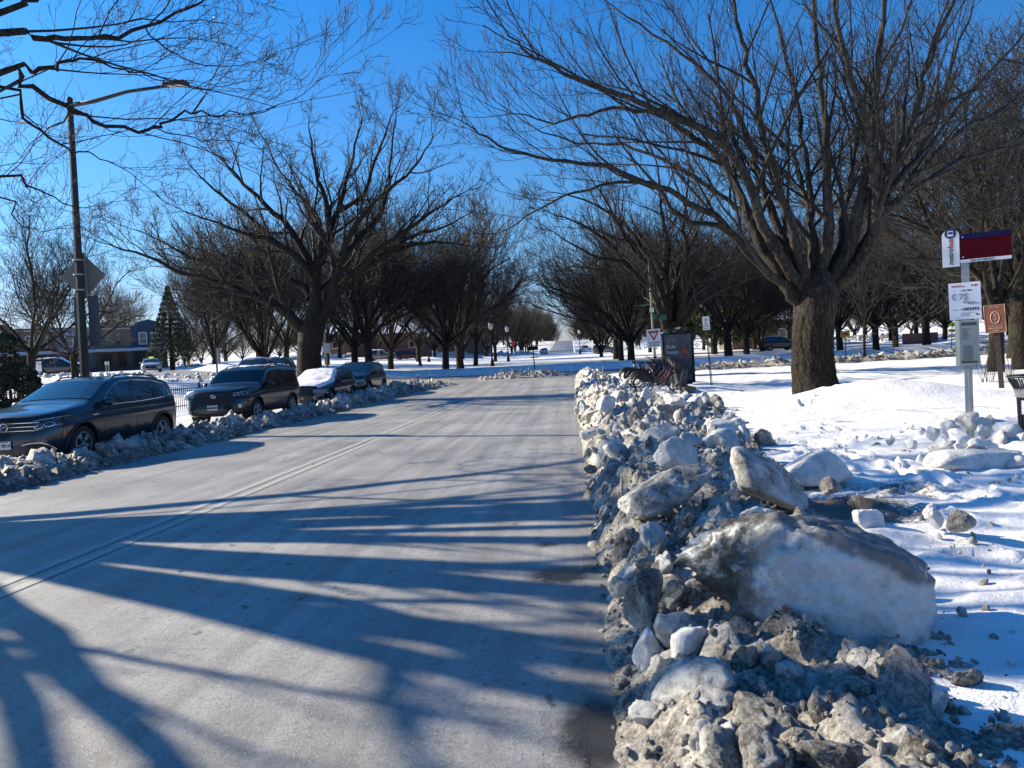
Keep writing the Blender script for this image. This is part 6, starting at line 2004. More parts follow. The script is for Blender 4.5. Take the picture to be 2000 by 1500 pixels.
# timetable case
cx0, cx1, cz0, cz1 = (1871 - 1890) * SB, (1909 - 1890) * SB, H(702), H(618)
cs = MB().box(((cx0 + cx1) / 2, -0.06, (cz0 + cz1) / 2), (cx1 - cx0, 0.09, cz1 - cz0), bevel=0.006).build('timetable_case', simple('case_aluminium', (0.40, 0.39, 0.35), 0.45, 0.5, var=0.15), t)
flat(cs, 'case_window', rect(cx0 + 0.055, cz0 + 0.03, cx1 - 0.02, cz1 - 0.012), simple('timetable_sheet', (0.22, 0.25, 0.245), 0.35, var=0.05), -0.1085, 0.003)
mb = MB()
mb.box(((cx0 + cx1) / 2 + 0.018, -0.110, cz1 - 0.045), (cx1 - cx0 - 0.09, 0.001, 0.035))
for k in range(5): mb.box((cx0 + 0.115, -0.110, cz1 - 0.10 - 0.028 * k), (0.05 if k else 0.09, 0.001, 0.004))
mb.box((cx0 + 0.09, -0.110, cz1 - 0.16), (0.004, 0.001, 0.13))
for k in range(6): mb.box((cx0 + 0.085 + 0.016 * k, -0.110, cz0 + 0.16), (0.004, 0.001, 0.17))
mb.box(((cx0 + cx1) / 2 + 0.018, -0.110, cz0 + 0.045), (cx1 - cx0 - 0.085, 0.001, 0.022))
mb.build('timetable_print', simple('timetable_ink', (0.04, 0.05, 0.06), 0.6), cs)
flat(cs, 'case_edge', rect(cx0 + 0.004, cz0 + 0.004, cx0 + 0.045, cz1 - 0.004), simple('case_bright_edge', (0.62, 0.58, 0.46), 0.4, 0.4), -0.1082, 0.003)

# ---- litter bin at the right edge
pt = at(2001, 735, 9.0)
t = empty('litter_bin', (pt.x + 0.16, 9.0, gz(pt.x, 9.0) - 0.05), 'slatted metal litter bin cut by the right edge of the photo', 'litter bin')
hb = pt.z - gz(pt.x, 9.0) + 0.05
mb = MB()
for k in range(28):
    a = 2 * math.pi * k / 28; c, s_ = math.cos(a), math.sin(a)
    mb.path([(0.20 * c, 0.20 * s_, 0.02), (0.215 * c, 0.215 * s_, hb * 0.68), (0.24 * c, 0.24 * s_, hb * 0.82), (0.30 * c, 0.30 * s_, hb * 0.97)], 0.010, 5)
mb.build('slat', M_DKPOLE, t)
for r, z in ((0.305, hb), (0.215, 0.04)):
    mb = MB(); mb.path([(r * math.cos(k * math.pi / 16), r * math.sin(k * math.pi / 16), z) for k in range(32)], 0.016, 6, closed=True)
    mb.build('hoop', M_DKPOLE, t)
MB().lathe([(0.19, 0.03), (0.195, hb * 0.7), (0.19, hb * 0.72)], 24).build('liner', M_BLACKF, t)
MB().lathe([(0.235, hb * 0.70), (0.245, hb * 0.82)], 28).build('band', M_STEEL, t)
mb = MB(); mb.box((-0.19, -0.125, hb * 0.56), (0.004, 0.16, 0.16), (0, 0, 0.6)); mb.build('notice_sticker', M_WHITES, t)

# ---- brown park sign
Yp = 20.0
pp = at(1957, 760, Yp); SP = Yp / FPX
g0 = gz(pp.x, Yp)
t = empty('park_sign', (pp.x, Yp, g0 - 0.1), 'brown park notice with an oval emblem on a dark wooden post', 'sign', None, rot=(0, math.radians(-2.6), facing(pp)))
HP = lambda py: CAM_H + (yh(1945) - py) * SP - g0 + 0.1
MB().box((0, 0, HP(640) / 2), (0.12, 0.10, HP(640)), bevel=0.008).build('post', M_WOODPOST, t)
w2 = 17 * SP
pl = MB().box((-0.02, -0.062, (HP(598) + HP(650)) / 2), (2 * w2, 0.02, HP(598) - HP(650)), bevel=0.01).build('sign_plate', M_BROWNS, t)
zc = (HP(598) + HP(650)) / 2; hh = HP(598) - HP(650)
M_CREAM = simple('cream_sign_ink', (0.55, 0.42, 0.33), 0.6)
mb = MB(); mb.path([(-0.02 + (w2 - 0.012) * a, -0.074, zc + (hh / 2 - 0.012) * b) for a, b in ((-1, -1), (1, -1), (1, 1), (-1, 1))], 0.006, 4, closed=True)
mb.build('sign_border', M_CREAM, pl)
mb = MB(); mb.path([(-0.02 + 0.095 * math.cos(k * math.pi / 12), -0.074, zc + 0.03 + 0.15 * math.sin(k * math.pi / 12)) for k in range(24)], 0.006, 4, closed=True)
mb.path([(-0.05, -0.074, zc + 0.09), (-0.02, -0.074, zc + 0.12), (0.01, -0.074, zc + 0.09), (-0.03, -0.074, zc + 0.05), (0.02, -0.074, zc + 0.01), (-0.02, -0.074, zc - 0.04), (-0.06, -0.074, zc - 0.01)], 0.006, 4)
mb.build('sign_emblem', M_CREAM, pl)
text_obj('sign_lettering', 'PATROLLED BY', 0.042, M_CREAM, pl, TM(-0.02, -0.075, zc - 0.19))
text_obj('sign_lettering', 'PARK POLICE', 0.050, M_CREAM, pl, TM(-0.02, -0.075, zc - 0.245), bold=0.001)
text_obj('sign_lettering', 'PARK', 0.050, M_CREAM, pl, TM(-0.02, -0.075, zc - 0.305), bold=0.001)
text_obj('sign_lettering', 'NO  PARK', 0.045, M_CREAM, pl, TM(-0.02, -0.075, zc + 0.30), bold=0.001)

# ---- street lamp with sign backs
Yl = 19.5
pl_ = at(165, 735, Yl)
g0 = gz(pl_.x, Yl)
t = empty('street_lamp', (pl_.x, Yl, g0 - 0.1), 'tall dark street lamp with a long arm, diamond sign back and two tall panels', 'street lamp')
tp = at(136, 195, Yl + 0.0) - Vector((pl_.x, Yl, g0 - 0.1))
HL = tp.z
lean = tp.x
L_ = lambda z: lean * z / HL
mb = MB(); mb.tube((0, 0, 0), (L_(0.6), 0, 0.6), 0.17, 0.15, 16); mb.tube((0, 0, 0.0), (lean, 0, HL), 0.125, 0.075, 8); mb.ball((lean, 0, HL), 0.085, 2)
mb.build('pole', M_LAMPPOLE, t)
ae = at(325, 168, Yl - 0.6) - Vector((pl_.x, Yl, g0 - 0.1))
hd = at(362, 163, Yl - 0.7) - Vector((pl_.x, Yl, g0 - 0.1))
a0 = Vector((L_(HL - 0.15), 0, HL - 0.15))
mb = MB(); mb.path([a0, a0.lerp(ae, 0.25) + Vector((0, 0, -0.02)), a0.lerp(ae, 0.6) + Vector((0, 0, 0.06)), ae], [0.065, 0.058, 0.048, 0.04], 8); mb.build('arm', M_LAMPPOLE, t, smooth=True)
d = (hd - ae); M = Matrix.Translation(ae.lerp(hd, 0.5)) @ d.to_track_quat('X', 'Z').to_matrix().to_4x4()
mb = MB(); mb.box((0, 0, 0.02), (d.length * 1.15, 0.26, 0.09), bevel=0.035, M=M); mb.tube(M @ Vector((-0.02, 0, 0.06)), M @ Vector((-0.02, 0, 0.14)), 0.035)
lh = mb.build('lamp_head', M_LAMPPOLE, t, smooth=False)
MB().box((0.03, 0, -0.035), (d.length * 0.8, 0.19, 0.03), bevel=0.01, M=M).build('lamp_lens', simple('lamp_lens', (0.45, 0.45, 0.42), 0.25), lh)
SL = Yl / FPX
zl = lambda px, py: at(px, py, Yl).z - (g0 - 0.1)
dz = zl(156, 538); dx_ = L_(dz); hw_ = 49 * SL
mb = MB(); mb.poly([(dx_ - hw_, 0.16, dz), (dx_, 0.16, dz - hw_ * 0.98), (dx_ + hw_, 0.16, dz), (dx_, 0.16, dz + hw_ * 0.98)], (0, 0.006, 0)); mb.build('diamond_sign_back', M_STEELBACK, t)
mb = MB()
for zz in (dz + 0.42, dz + 0.02, dz - 0.4): mb.tube((L_(zz) - 0.02, 0, zz - 0.02), (L_(zz) - 0.02, 0, zz + 0.02), 0.135, n=14)
mb.box((dx_ + 0.08, 0.12, dz), (0.09, 0.05, hw_ * 1.9))
mb.build('clamp', M_STEEL, t)
for x0, x1 in ((142, 162), (170, 191)):
    z1 = zl(165, 578); z0 = zl(165, 678); xa = at(x0, 640, Yl).x - pl_.x; xb_ = at(x1, 640, Yl).x - pl_.x
    zm = (z0 + z1) / 2
    MB().box(((xa + xb_) / 2, 0.10, zm), (xb_ - xa, 0.008, z1 - z0), (0, math.atan2(lean, HL), 0), bevel=0.003).build('tall_panel', simple('sign_panel_back', (0.040, 0.055, 0.075), 0.7, 0.0, var=0.15), t)

# ---- globe lamps of the circle
M_GLOBE = simple('lamp_globe', (0.55, 0.56, 0.56), 0.3, coat=0.5)
def globe_lamp(px, pyb, pyt, Y, label, proto=[None]):
    p = at(px, pyb, Y); h = (pyb - pyt) * Y / FPX
    if proto[0] is None:
        t = empty('globe_lamp', (0, 0, 0), 'x', 'street lamp')
        MB().lathe([(0.26, 0.0), (0.26, 0.12), (0.19, 0.20), (0.15, 0.55), (0.10, 0.75), (0.075, 0.85), (0.06, 2.2), (0.05, 3.45), (0.10, 3.5), (0.12, 3.6)], 14).build('post', M_BLACKF, t, smooth=False)
        MB().lathe([(0.10, 3.6), (0.17, 3.75), (0.23, 4.0), (0.235, 4.12), (0.20, 4.25)], 14).build('globe', M_GLOBE, t, smooth=True)
        MB().lathe([(0.21, 4.25), (0.16, 4.34), (0.05, 4.42), (0.02, 4.55)], 14).build('cap', M_BLACKF, t, smooth=True)
        proto[0] = t
    else:
        t = copy_tree(proto[0], (0, 0, 0), (0, 0, 0))
    t.location = (p.x, Y, gz(p.x, Y) - 0.03); k = h / 4.5
    t.scale = (k, k, k); t['label'] = label; t['group'] = 'globe lamps in the circle'
globe_lamp(962, 717, 627, 70, 'black globe lamp standing right of the tree trio')
globe_lamp(993, 706, 633, 90, 'black globe lamp next to the right, behind the one by the tree trio')
globe_lamp(821, 718, 638, 80, 'black globe lamp left of the nearest circle tree')
globe_lamp(838, 707, 645, 100, 'black globe lamp just behind and right of the first one')
globe_lamp(1133, 690, 640, 135, 'black globe lamp at the right foot of the hill road')
globe_lamp(1640, 690, 640, 100, 'black globe lamp far behind the yellow arrow sign')

# ---- direction board and flexible posts on the splitter island
p = at(1045, 727, 49.5)
t = empty('direction_board', (p.x, 49.5, gz(p.x, 49.5)), 'dark keep direction board on a thin post behind the rubble island', 'sign', None, rot=(0, math.radians(-2), 0))
h = (727 - 675) * 49.5 / FPX
MB().tube((0, 0, -0.2), (0, 0, h), 0.035, n=8).build('post', M_DKPOLE, t)
MB().box((0.0, -0.05, h - 0.02), (0.68, 0.02, 0.28), (0, 0, 0.1)).build('board', M_BLACKF, t)
MB().box((0.05, -0.05, h - 0.62), (0.55, 0.02, 0.10), (0, 0, 0.1)).build('small_plate', M_STEEL, t)
def flex_post(px, pyb, pyt, Y, mat, label, group, r=0.045):
    p = at(px, pyb, Y); h = (pyb - pyt) * Y / FPX
    t = empty('flexible_post', (p.x, Y, p.z - 0.1), label, 'marker post', group)
    MB().tube((0, 0, 0), (0, 0, h + 0.1), r, r * 0.9, 10).build('post', mat, t)
    MB().tube((0, 0, h * 0.82 + 0.1), (0, 0, h * 0.93 + 0.1), r * 1.06, n=10).build('band', M_WHITES, t)
    return t
for px, b, a, lab in ((1001, 738, 720, 'leftmost orange flexible post in the island rubble'), (1018, 739, 720, 'second orange flexible post from the left in the island rubble'), (1034, 737, 718, 'orange flexible post just left of the direction board'), (1068, 736, 716, 'orange flexible post right of the direction board')):
    flex_post(px, b, a, 47.3, M_ORANGE, lab, 'orange posts on the island')
for px, b, a, Y, lab in ((1117, 735, 715, 48, 'white flexible post at the right end of the island rubble'), (1178, 735, 716, 46, 'thin white post behind the far end of the right bank'), (1413, 713, 702, 46, 'white post behind the dark snow ridge left of the big trunk'), (1488, 709, 700, 46, 'white post at the dark snow ridge beside the big trunk')):
    flex_post(px, b, a, Y, M_WHITES, lab, 'white posts round the circle', 0.04)
for px, b, a, lab in ((817, 748, 730, 'left one of two short dark posts on the kerb bulge'), (840, 750, 731, 'right one of two short dark posts on the kerb bulge')):
    flex_post(px, b, a, 38.5, M_DKPOLE, lab, 'dark posts on the kerb bulge', 0.035)

# ---- yield sign
Yy = 33.0; SY = Yy / FPX
p = at(1283, 720, Yy); g0 = gz(p.x, Yy)
t = empty('yield_sign', (p.x, Yy, g0 - 0.05), 'white yield to traffic in circle sign with a red triangle on a steel post', 'sign', None, rot=(0, math.radians(-2.2), facing(p)))
HY = lambda py: CAM_H + (yh(1282) - py) * SY - g0 + 0.05
MB().box((0, 0, HY(645) / 2), (0.075, 0.04, HY(645))).build('post', M_STEEL, t)
xa, xb_, za, zb_ = -13.2 * SY, 13.2 * SY, HY(678), HY(643)
pl = MB().box((0, -0.035, (za + zb_) / 2), (xb_ - xa, 0.008, zb_ - za), bevel=0.003).build('sign_plate', M_WHITES, t)
zt, hv = HY(646.5), 19.5 * SY; wv = 11.2 * SY
flat(pl, 'red_triangle', [(-wv, zt), (0, zt - hv), (wv, zt)], M_REDINK, -0.043, 0.003)
zi = zt - hv * 0.20
flat(pl, 'white_triangle', [(-wv * 0.52, zi), (0, zi - hv * 0.50), (wv * 0.52, zi)], M_WHITES, -0.046, 0.002)
text_obj('sign_lettering', 'YIELD', 0.052, M_REDINK, pl, TM(0, -0.048, zi - 0.035), bold=0.0006)
text_obj('sign_lettering', 'TO TRAFFIC', 0.088, M_INK, pl, TM(0, -0.043, HY(669.5)), bold=0.0025)
text_obj('sign_lettering', 'IN CIRCLE', 0.088, M_INK, pl, TM(0, -0.043, HY(674.2)), bold=0.0025)

# ---- pale pole with green street signs
Yg = 36.0
p = at(1280, 720, Yg); g0 = gz(p.x, Yg)
t = empty('street_sign_pole', (p.x, Yg, g0), 'tall pale pole with small green street name signs behind the yield sign', 'pole', None, rot=(0, math.radians(-1.0), 0))
hp = CAM_H + (yh(1277) - 505) * Yg / FPX - g0
MB().tube((0, 0, -0.1), (0, 0, hp), 0.06, 0.045, 10).build('pole', simple('pale_pole_paint', (0.24, 0.215, 0.165), 0.7, var=0.2), t)
for dx, py, w in ((0.0, 606, 0.30), (0.22, 619, 0.34), (0.52, 622, 0.40)):
    z = CAM_H + (yh(1280) - py) * Yg / FPX - g0
    MB().box((dx, -0.07, z), (w, 0.012, 0.24), (0, 0, 0.5 if dx else -0.9)).build('street_name_sign', M_GREENS, t)

# ---- left pole with green street signs behind the thick trunk
Yg = 36.5
p = at(641, 722, Yg); g0 = gz(p.x, Yg)
t = empty('street_sign_pole', (p.x, Yg, g0), 'pole with green street name signs and a grey box right of the leaning trunk', 'pole')
hp = CAM_H + (yh(638) - 530) * Yg / FPX - g0
MB().tube((0, 0, -0.1), (-0.12, 0, hp), 0.07, 0.04, 10).build('pole', simple('brown_pole', (0.12, 0.10, 0.08), 0.7, var=0.2), t)
zz = lambda py: CAM_H + (yh(640) - py) * Yg / FPX - g0
for py, w in ((655, 0.42), (662, 0.42), (668, 0.46)):
    s1 = MB().box((-0.30, -0.06, zz(py)), (w, 0.012, 0.15), (0, 0, -0.25)).build('street_name_sign', M_GREENS, t)
    MB().box((-0.30, -0.07, zz(py)), (w * 0.6, 0.008, 0.05), (0, 0, -0.25)).build('sign_lettering', M_WHITES, s1)
MB().box((0.06, -0.14, zz(679)), (0.34, 0.16, 0.5), bevel=0.02).build('control_box', M_STEEL, t)
MB().box((-0.32, -0.06, zz(681)), (0.30, 0.012, 0.28), (0, 0, -0.25)).build('shield_sign', M_WHITES, t)

# ---- plain leafless pole and thin sign post beside the black off-roader
p = at(424, 722, 34); g0 = gz(p.x, 34)
t = empty('sign_post', (p.x, 34, g0), 'thin post with a sign seen edge on, left of the black off-roader', 'post')
h = (745 - 648) * 34 / FPX
MB().box((0, 0, h / 2), (0.06, 0.06, h + 0.2)).build('post', M_DKPOLE, t)
MB().box((0.12, 0, h - 0.42), (0.05, 0.40, 0.75), (0, 0, 0.2)).build('sign_plate', M_STEEL, t)

# ---- leaning parking sign
Yk = 25.5; SK = Yk / FPX
p = at(1391, 766, Yk); g0 = gz(p.x, Yk)
tp = at(1378, 618, Yk)
ln = math.atan2(tp.x - p.x, tp.z - g0)
t = empty('parking_sign', (p.x, Yk, g0 - 0.08), 'small white sign on a dark post leaning to the left beside the poster panel', 'sign', None, rot=(0, ln, facing(p) * 0.3))
hk = math.hypot(tp.x - p.x, tp.z - g0) + 0.08
mb = MB(); mb.box((-0.02, 0, hk * 0.42), (0.03, 0.045, hk * 0.86)); mb.box((0.022, 0.0, hk * 0.42), (0.018, 0.03, hk * 0.86))
mb.build('post', M_DKPOLE, t)
pl = MB().box((0, -0.035, hk - 13 * SK), (13 * SK, 0.006, 26 * SK), bevel=0.002).build('sign_plate', M_WHITES, t)
z = hk
M_FADE = simple('faded_ink', (0.10, 0.09, 0.09), 0.6)
mb = MB(); mb.path([(0.05 * math.cos(k * math.pi / 8), -0.040, z - 0.13 + 0.05 * math.sin(k * math.pi / 8)) for k in range(16)], 0.010, 4, closed=True); mb.build('sign_symbol', simple('faded_red_ink', (0.30, 0.16, 0.14), 0.6), pl)
text_obj('sign_lettering', 'P', 0.07, M_FADE, pl, TM(0, -0.040, z - 0.13))
text_obj('sign_lettering', 'BUS', 0.055, M_INK, pl, TM(0, -0.040, z - 0.25), bold=0.002)
text_obj('sign_lettering', 'ZONE', 0.050, M_INK, pl, TM(0, -0.040, z - 0.325), bold=0.002)
mb = MB(); mb.box((0, -0.040, z - 0.405), (0.15, 0.002, 0.018)); mb.poly([(0.06, -0.041, z - 0.38), (0.09, -0.041, z - 0.405), (0.06, -0.041, z - 0.43)], (0, 0.002, 0)); mb.build('sign_arrow', M_INK, pl)

# ---- poster panel of the cycle dock
Ya = 27.5; SA = Ya / FPX
p = at(1329, 765, Ya); g0 = gz(p.x, Ya)
t = empty('poster_panel', (p.x, Ya, g0 - 0.05), 'black framed poster panel reading Ride happy beside the hire bikes', 'poster panel', None, rot=(0, math.radians(-0.5), facing(p, -0.10)))
wp = 58 * SA; hb_ = 100 * SA + 0.05
MB().box((0, 0, 0.06 + hb_ / 2), (wp, 0.16, hb_ - 0.10), bevel=0.015).build('cabinet', M_BLACKF, t)
MB().box((0, 0, 0.05), (wp * 0.8, 0.14, 0.2)).build('foot', M_BLACKF, t)
MB().box((-wp / 2 - 0.006, -0.03, 0.06 + hb_ / 2), (0.012, 0.10, hb_ - 0.14)).build('edge_strip', M_STEEL, t)
g = G('poster_print'); oc = g.coord()
nz = g.noise(oc, 3.2, 5, 0.6)
g.l(g.ramp(nz, [(0.35, (0.018, 0.022, 0.030)), (0.55, (0.045, 0.055, 0.075)), (0.72, (0.085, 0.10, 0.125))]), g.b.inputs['Base Color'])
g.b.inputs['Roughness'].default_value = 0.25
px0, px1, pz0, pz1 = -wp / 2 + 0.06, wp / 2 - 0.07, 0.18, hb_ - 0.06
po = flat(t, 'poster', rect(px0, pz0, px1, pz1), g.m, -0.086, 0.004)
U = lambda u, v: (px0 + (px1 - px0) * u, pz0 + (pz1 - pz0) * v)
M_PTEXT = simple('poster_white', (0.36, 0.37, 0.40), 0.5)
a = U(0.07, 0.74); text_obj('poster_lettering', 'Ride', 0.185, M_PTEXT, po, TM(a[0], -0.089, a[1]), 'LEFT', bold=0.005)
a = U(0.07, 0.625); text_obj('poster_lettering', 'happy', 0.185, M_PTEXT, po, TM(a[0], -0.089, a[1]), 'LEFT', bold=0.005)
M_PO = simple('poster_orange', (0.30, 0.065, 0.025), 0.5); M_PS = simple('poster_skin', (0.20, 0.11, 0.085), 0.5); M_PG = simple('poster_grey', (0.10, 0.115, 0.13), 0.5)
P_ = lambda l: [U(*q) for q in l]
flat(po, 'poster_figure', P_([(0.68, 0.69), (0.80, 0.70), (0.84, 0.66), (0.92, 0.545), (0.87, 0.535), (0.79, 0.62), (0.77, 0.55), (0.70, 0.56), (0.70, 0.63), (0.60, 0.57), (0.58, 0.60)]), M_PO, -0.0885, 0.002)
flat(po, 'poster_figure', P_([(0.71, 0.705), (0.77, 0.71), (0.78, 0.76), (0.72, 0.76)]), M_PS, -0.0885, 0.002)
flat(po, 'poster_figure', P_([(0.76, 0.47), (0.93, 0.475), (0.92, 0.50), (0.77, 0.50)]), M_PO, -0.0885, 0.002)
flat(po, 'poster_figure', P_([(0.60, 0.54), (0.66, 0.53), (0.70, 0.47), (0.64, 0.46)]), M_PG, -0.0885, 0.002)
flat(po, 'poster_panel_tint', P_([(0.08, 0.475), (0.20, 0.475), (0.20, 0.545), (0.08, 0.545)]), simple('poster_pink_square', (0.24, 0.15, 0.14), 0.5), -0.0885, 0.002)
flat(po, 'poster_building', P_([(0.10, 0.80), (0.45, 0.84), (0.48, 0.93), (0.10, 0.92)]), M_PG, -0.088, 0.001)
flat(po, 'poster_road', P_([(0.02, 0.03), (0.98, 0.03), (0.98, 0.14), (0.5, 0.10), (0.02, 0.15)]), simple('poster_grey_dark', (0.075, 0.085, 0.09), 0.5), -0.088, 0.001)
# solar panel of the dock
p = at(1312, 720, 28.6); g0 = gz(p.x, 28.6)
t = empty('solar_panel', (p.x, 28.6, g0), 'tilted solar panel with snow on it above the poster panel', 'solar panel')
z = CAM_H + (yh(1312) - 649) * 28.6 / FPX - g0
MB().tube((0.1, 0, 0), (0.1, 0, z), 0.05, n=10).build('mast', M_DKPOLE, t)
rot = (math.radians(-22), math.radians(-28), 0)
MB().box((0.0, 0, z), (0.78, 0.5, 0.04), rot).build('panel', M_BLACKF, t)
R = Euler(rot).to_matrix()
mb = MB()
for u, v, r in ((-0.3, 0.1, 0.10), (-0.22, -0.12, 0.12), (0.25, 0.0, 0.11), (0.33, 0.1, 0.09), (0.05, 0.12, 0.08), (-0.05, -0.1, 0.07)):
    q = R @ Vector((u, v, 0.03)); mb.ball((q.x, q.y, z + q.z), r, 2, (1.3, 1.2, 0.4))
mb.build('snow_patch', M_CARSNOW, t, smooth=True)

# ---- hire bikes in their dock
M_BIKERED = simple('bike_red_paint', (0.05, 0.004, 0.004), 0.35, coat=0.5)
M_BIKEBLK = simple('bike_black', (0.014, 0.014, 0.016), 0.5)
def make_bike():
    """step-through hire bike; back wheel at -x, front wheel in the dock at +x"""
    t = empty('hire_bike', (0, 0, 0), 'x', 'bicycle')
    for x, nm in ((-0.55, 'rear_wheel'), (0.55, 'front_wheel')):
        mb = MB(); mb.path([(x + 0.315 * math.cos(k * math.pi / 16), 0, 0.33 + 0.315 * math.sin(k * math.pi / 16)) for k in range(32)], 0.024, 6, closed=True)
        w = mb.build(nm, M_TYRE, t, smooth=True)
        mb = MB()
        for k in range(14):
            a = k * math.pi / 7; mb.tube((x, 0.03 * (-1) ** k, 0.33), (x + 0.295 * math.cos(a), 0, 0.33 + 0.295 * math.sin(a)), 0.003, n=4)
        mb.tube((x, -0.05, 0.33), (x, 0.05, 0.33), 0.045, n=12)
        mb.build('spokes', M_STEEL, w)
        mb = MB(); a0, a1 = (0.05, 1.0) if nm == 'rear_wheel' else (0.15, 0.8)
        for y in (-0.03, 0.0, 0.03):
            mb.path([(x + 0.355 * math.cos(math.pi * (a0 + (a1 - a0) * k / 12)), y, 0.33 + 0.355 * math.sin(math.pi * (a0 + (a1 - a0) * k / 12))) for k in range(13)], 0.016, 5)
        mb.build('mudguard', M_BIKEBLK, t, smooth=True)
        if nm == 'rear_wheel':
            mb = MB(); mb.poly([(x + 0.34 * math.cos(q), 0.035, 0.33 + 0.34 * math.sin(q)) for q in np.linspace(0.1, math.pi * 0.75, 10)] + [(x, 0.035, 0.38)], (0, 0.006, 0)); mb.build('skirt_guard', M_BIKEBLK, t)
    mb = MB()
    mb.path([(0.43, 0, 0.86), (0.30, 0, 0.58), (0.10, 0, 0.36), (-0.08, 0, 0.30)], [0.05, 0.06, 0.06, 0.045], 8)
    mb.path([(-0.08, 0, 0.30), (-0.20, 0, 0.62), (-0.25, 0, 0.80)], 0.03, 8)
    for y in (-0.06, 0.06): mb.path([(-0.08, y * .5, 0.30), (-0.55, y, 0.33)], 0.016, 6); mb.path([(-0.20, y * .3, 0.62), (-0.55, y, 0.33)], 0.014, 6)
    mb.build('frame', M_BIKERED, t, smooth=True)
    mb = MB()
    for y in (-0.055, 0.055): mb.path([(0.44, y * 0.4, 0.80), (0.47, y, 0.70), (0.55, y, 0.33)], 0.016, 6)
    mb.tube((0.43, 0, 0.84), (0.38, 0, 1.02), 0.022)
    mb.build('fork', M_STEEL, t)
    mb = MB(); mb.path([(0.25, -0.31, 1.08), (0.33, -0.26, 1.07), (0.38, -0.10, 1.03), (0.38, 0.10, 1.03), (0.33, 0.26, 1.07), (0.25, 0.31, 1.08)], [0.019, 0.016, 0.013, 0.013, 0.016, 0.019], 6); mb.build('handlebar', M_BIKEBLK, t)
    mb = MB(); mb.box((0.56, 0, 0.88), (0.22, 0.26, 0.20), (0, 0.25, 0), bevel=0.02); mb.build('front_basket', M_BIKEBLK, t)
    mb = MB(); mb.ball((-0.27, 0, 0.90), 0.12, 2, (1.2, 0.85, 0.35)); mb.tube((-0.245, 0, 0.78), (-0.265, 0, 0.90), 0.016); mb.build('saddle', M_BIKEBLK, t, smooth=True)
    mb = MB(); mb.tube((-0.08, -0.09, 0.30), (-0.08, 0.09, 0.30), 0.05); mb.box((-0.02, 0.13, 0.17), (0.09, 0.08, 0.025)); mb.box((-0.14, -0.13, 0.43), (0.09, 0.08, 0.025)); mb.build('crank', M_BIKEBLK, t)
    return t
bk = make_bike()
def bike_y(i): return 24.3 + i * 1.02
names = ['nearest hire bike, its black skirt guard before the poster panel', 'second hire bike of the docked row', 'third hire bike of the docked row', 'fourth hire bike of the docked row', 'fifth hire bike of the docked row', 'sixth hire bike of the docked row', 'seventh hire bike of the docked row', 'farthest hire bike of the docked row']
for i in range(8):
    o = bk if i == 0 else copy_tree(bk, (0, 0, 0), (0, 0, 0))
    y = bike_y(i) + (0 if i < 4 else 0.5)
    x = 2.80 + (i % 3) * 0.05
    o.location = (x, y, gz(x, y) - 0.02); o.rotation_euler = (math.radians((-3, 2, -2, 3, 1, -2, 2, 0)[i]), 0, math.radians((4, -3, 2, 5, -4, 3, 0, -2)[i]))
    o['label'] = names[i]; o['group'] = 'hire bikes in the dock'
dk = MB(); dk.box((3.6, 28.0, gz(3.6, 28) + 0.03), (0.35, 9.2, 0.12), bevel=0.02)
for i in range(8):
    y = bike_y(i) + (0 if i < 4 else 0.5)
    dk.box((3.53, y, gz(3.5, y) + 0.40), (0.18, 0.30, 0.75), (0, 0.15, 0), bevel=0.05)
dk.build('bike_dock', M_DKPOLE, label='dark steel docking rail holding the row of hire bikes', cat='bike dock')
# bollards beside the dock
def bollard(px, pyb, pyt, Y, label):
    p = at(px, pyb, Y); h = (pyb - pyt) * Y / FPX
    t = empty('bollard', (p.x, Y, p.z - 0.06), label, 'bollard', 'black bollards by the bike dock')
    MB().tube((0, 0, 0), (0, 0, h + 0.06), 0.055, 0.05, 12).build('post', M_DKPOLE, t)
    for z in (0.62, 0.80): MB().tube((0, 0, h * z), (0, 0, h * z + 0.07), 0.058, n=12).build('reflective_band', M_STEEL, t)
bollard(1315, 774, 744, 24.5, 'black bollard with pale bands in front of the poster panel')
bollard(1191, 751, 733, 31.5, 'black bollard left of the farthest hire bike')
bollard(1201, 753, 735, 31.0, 'shorter black bollard right beside the left one')

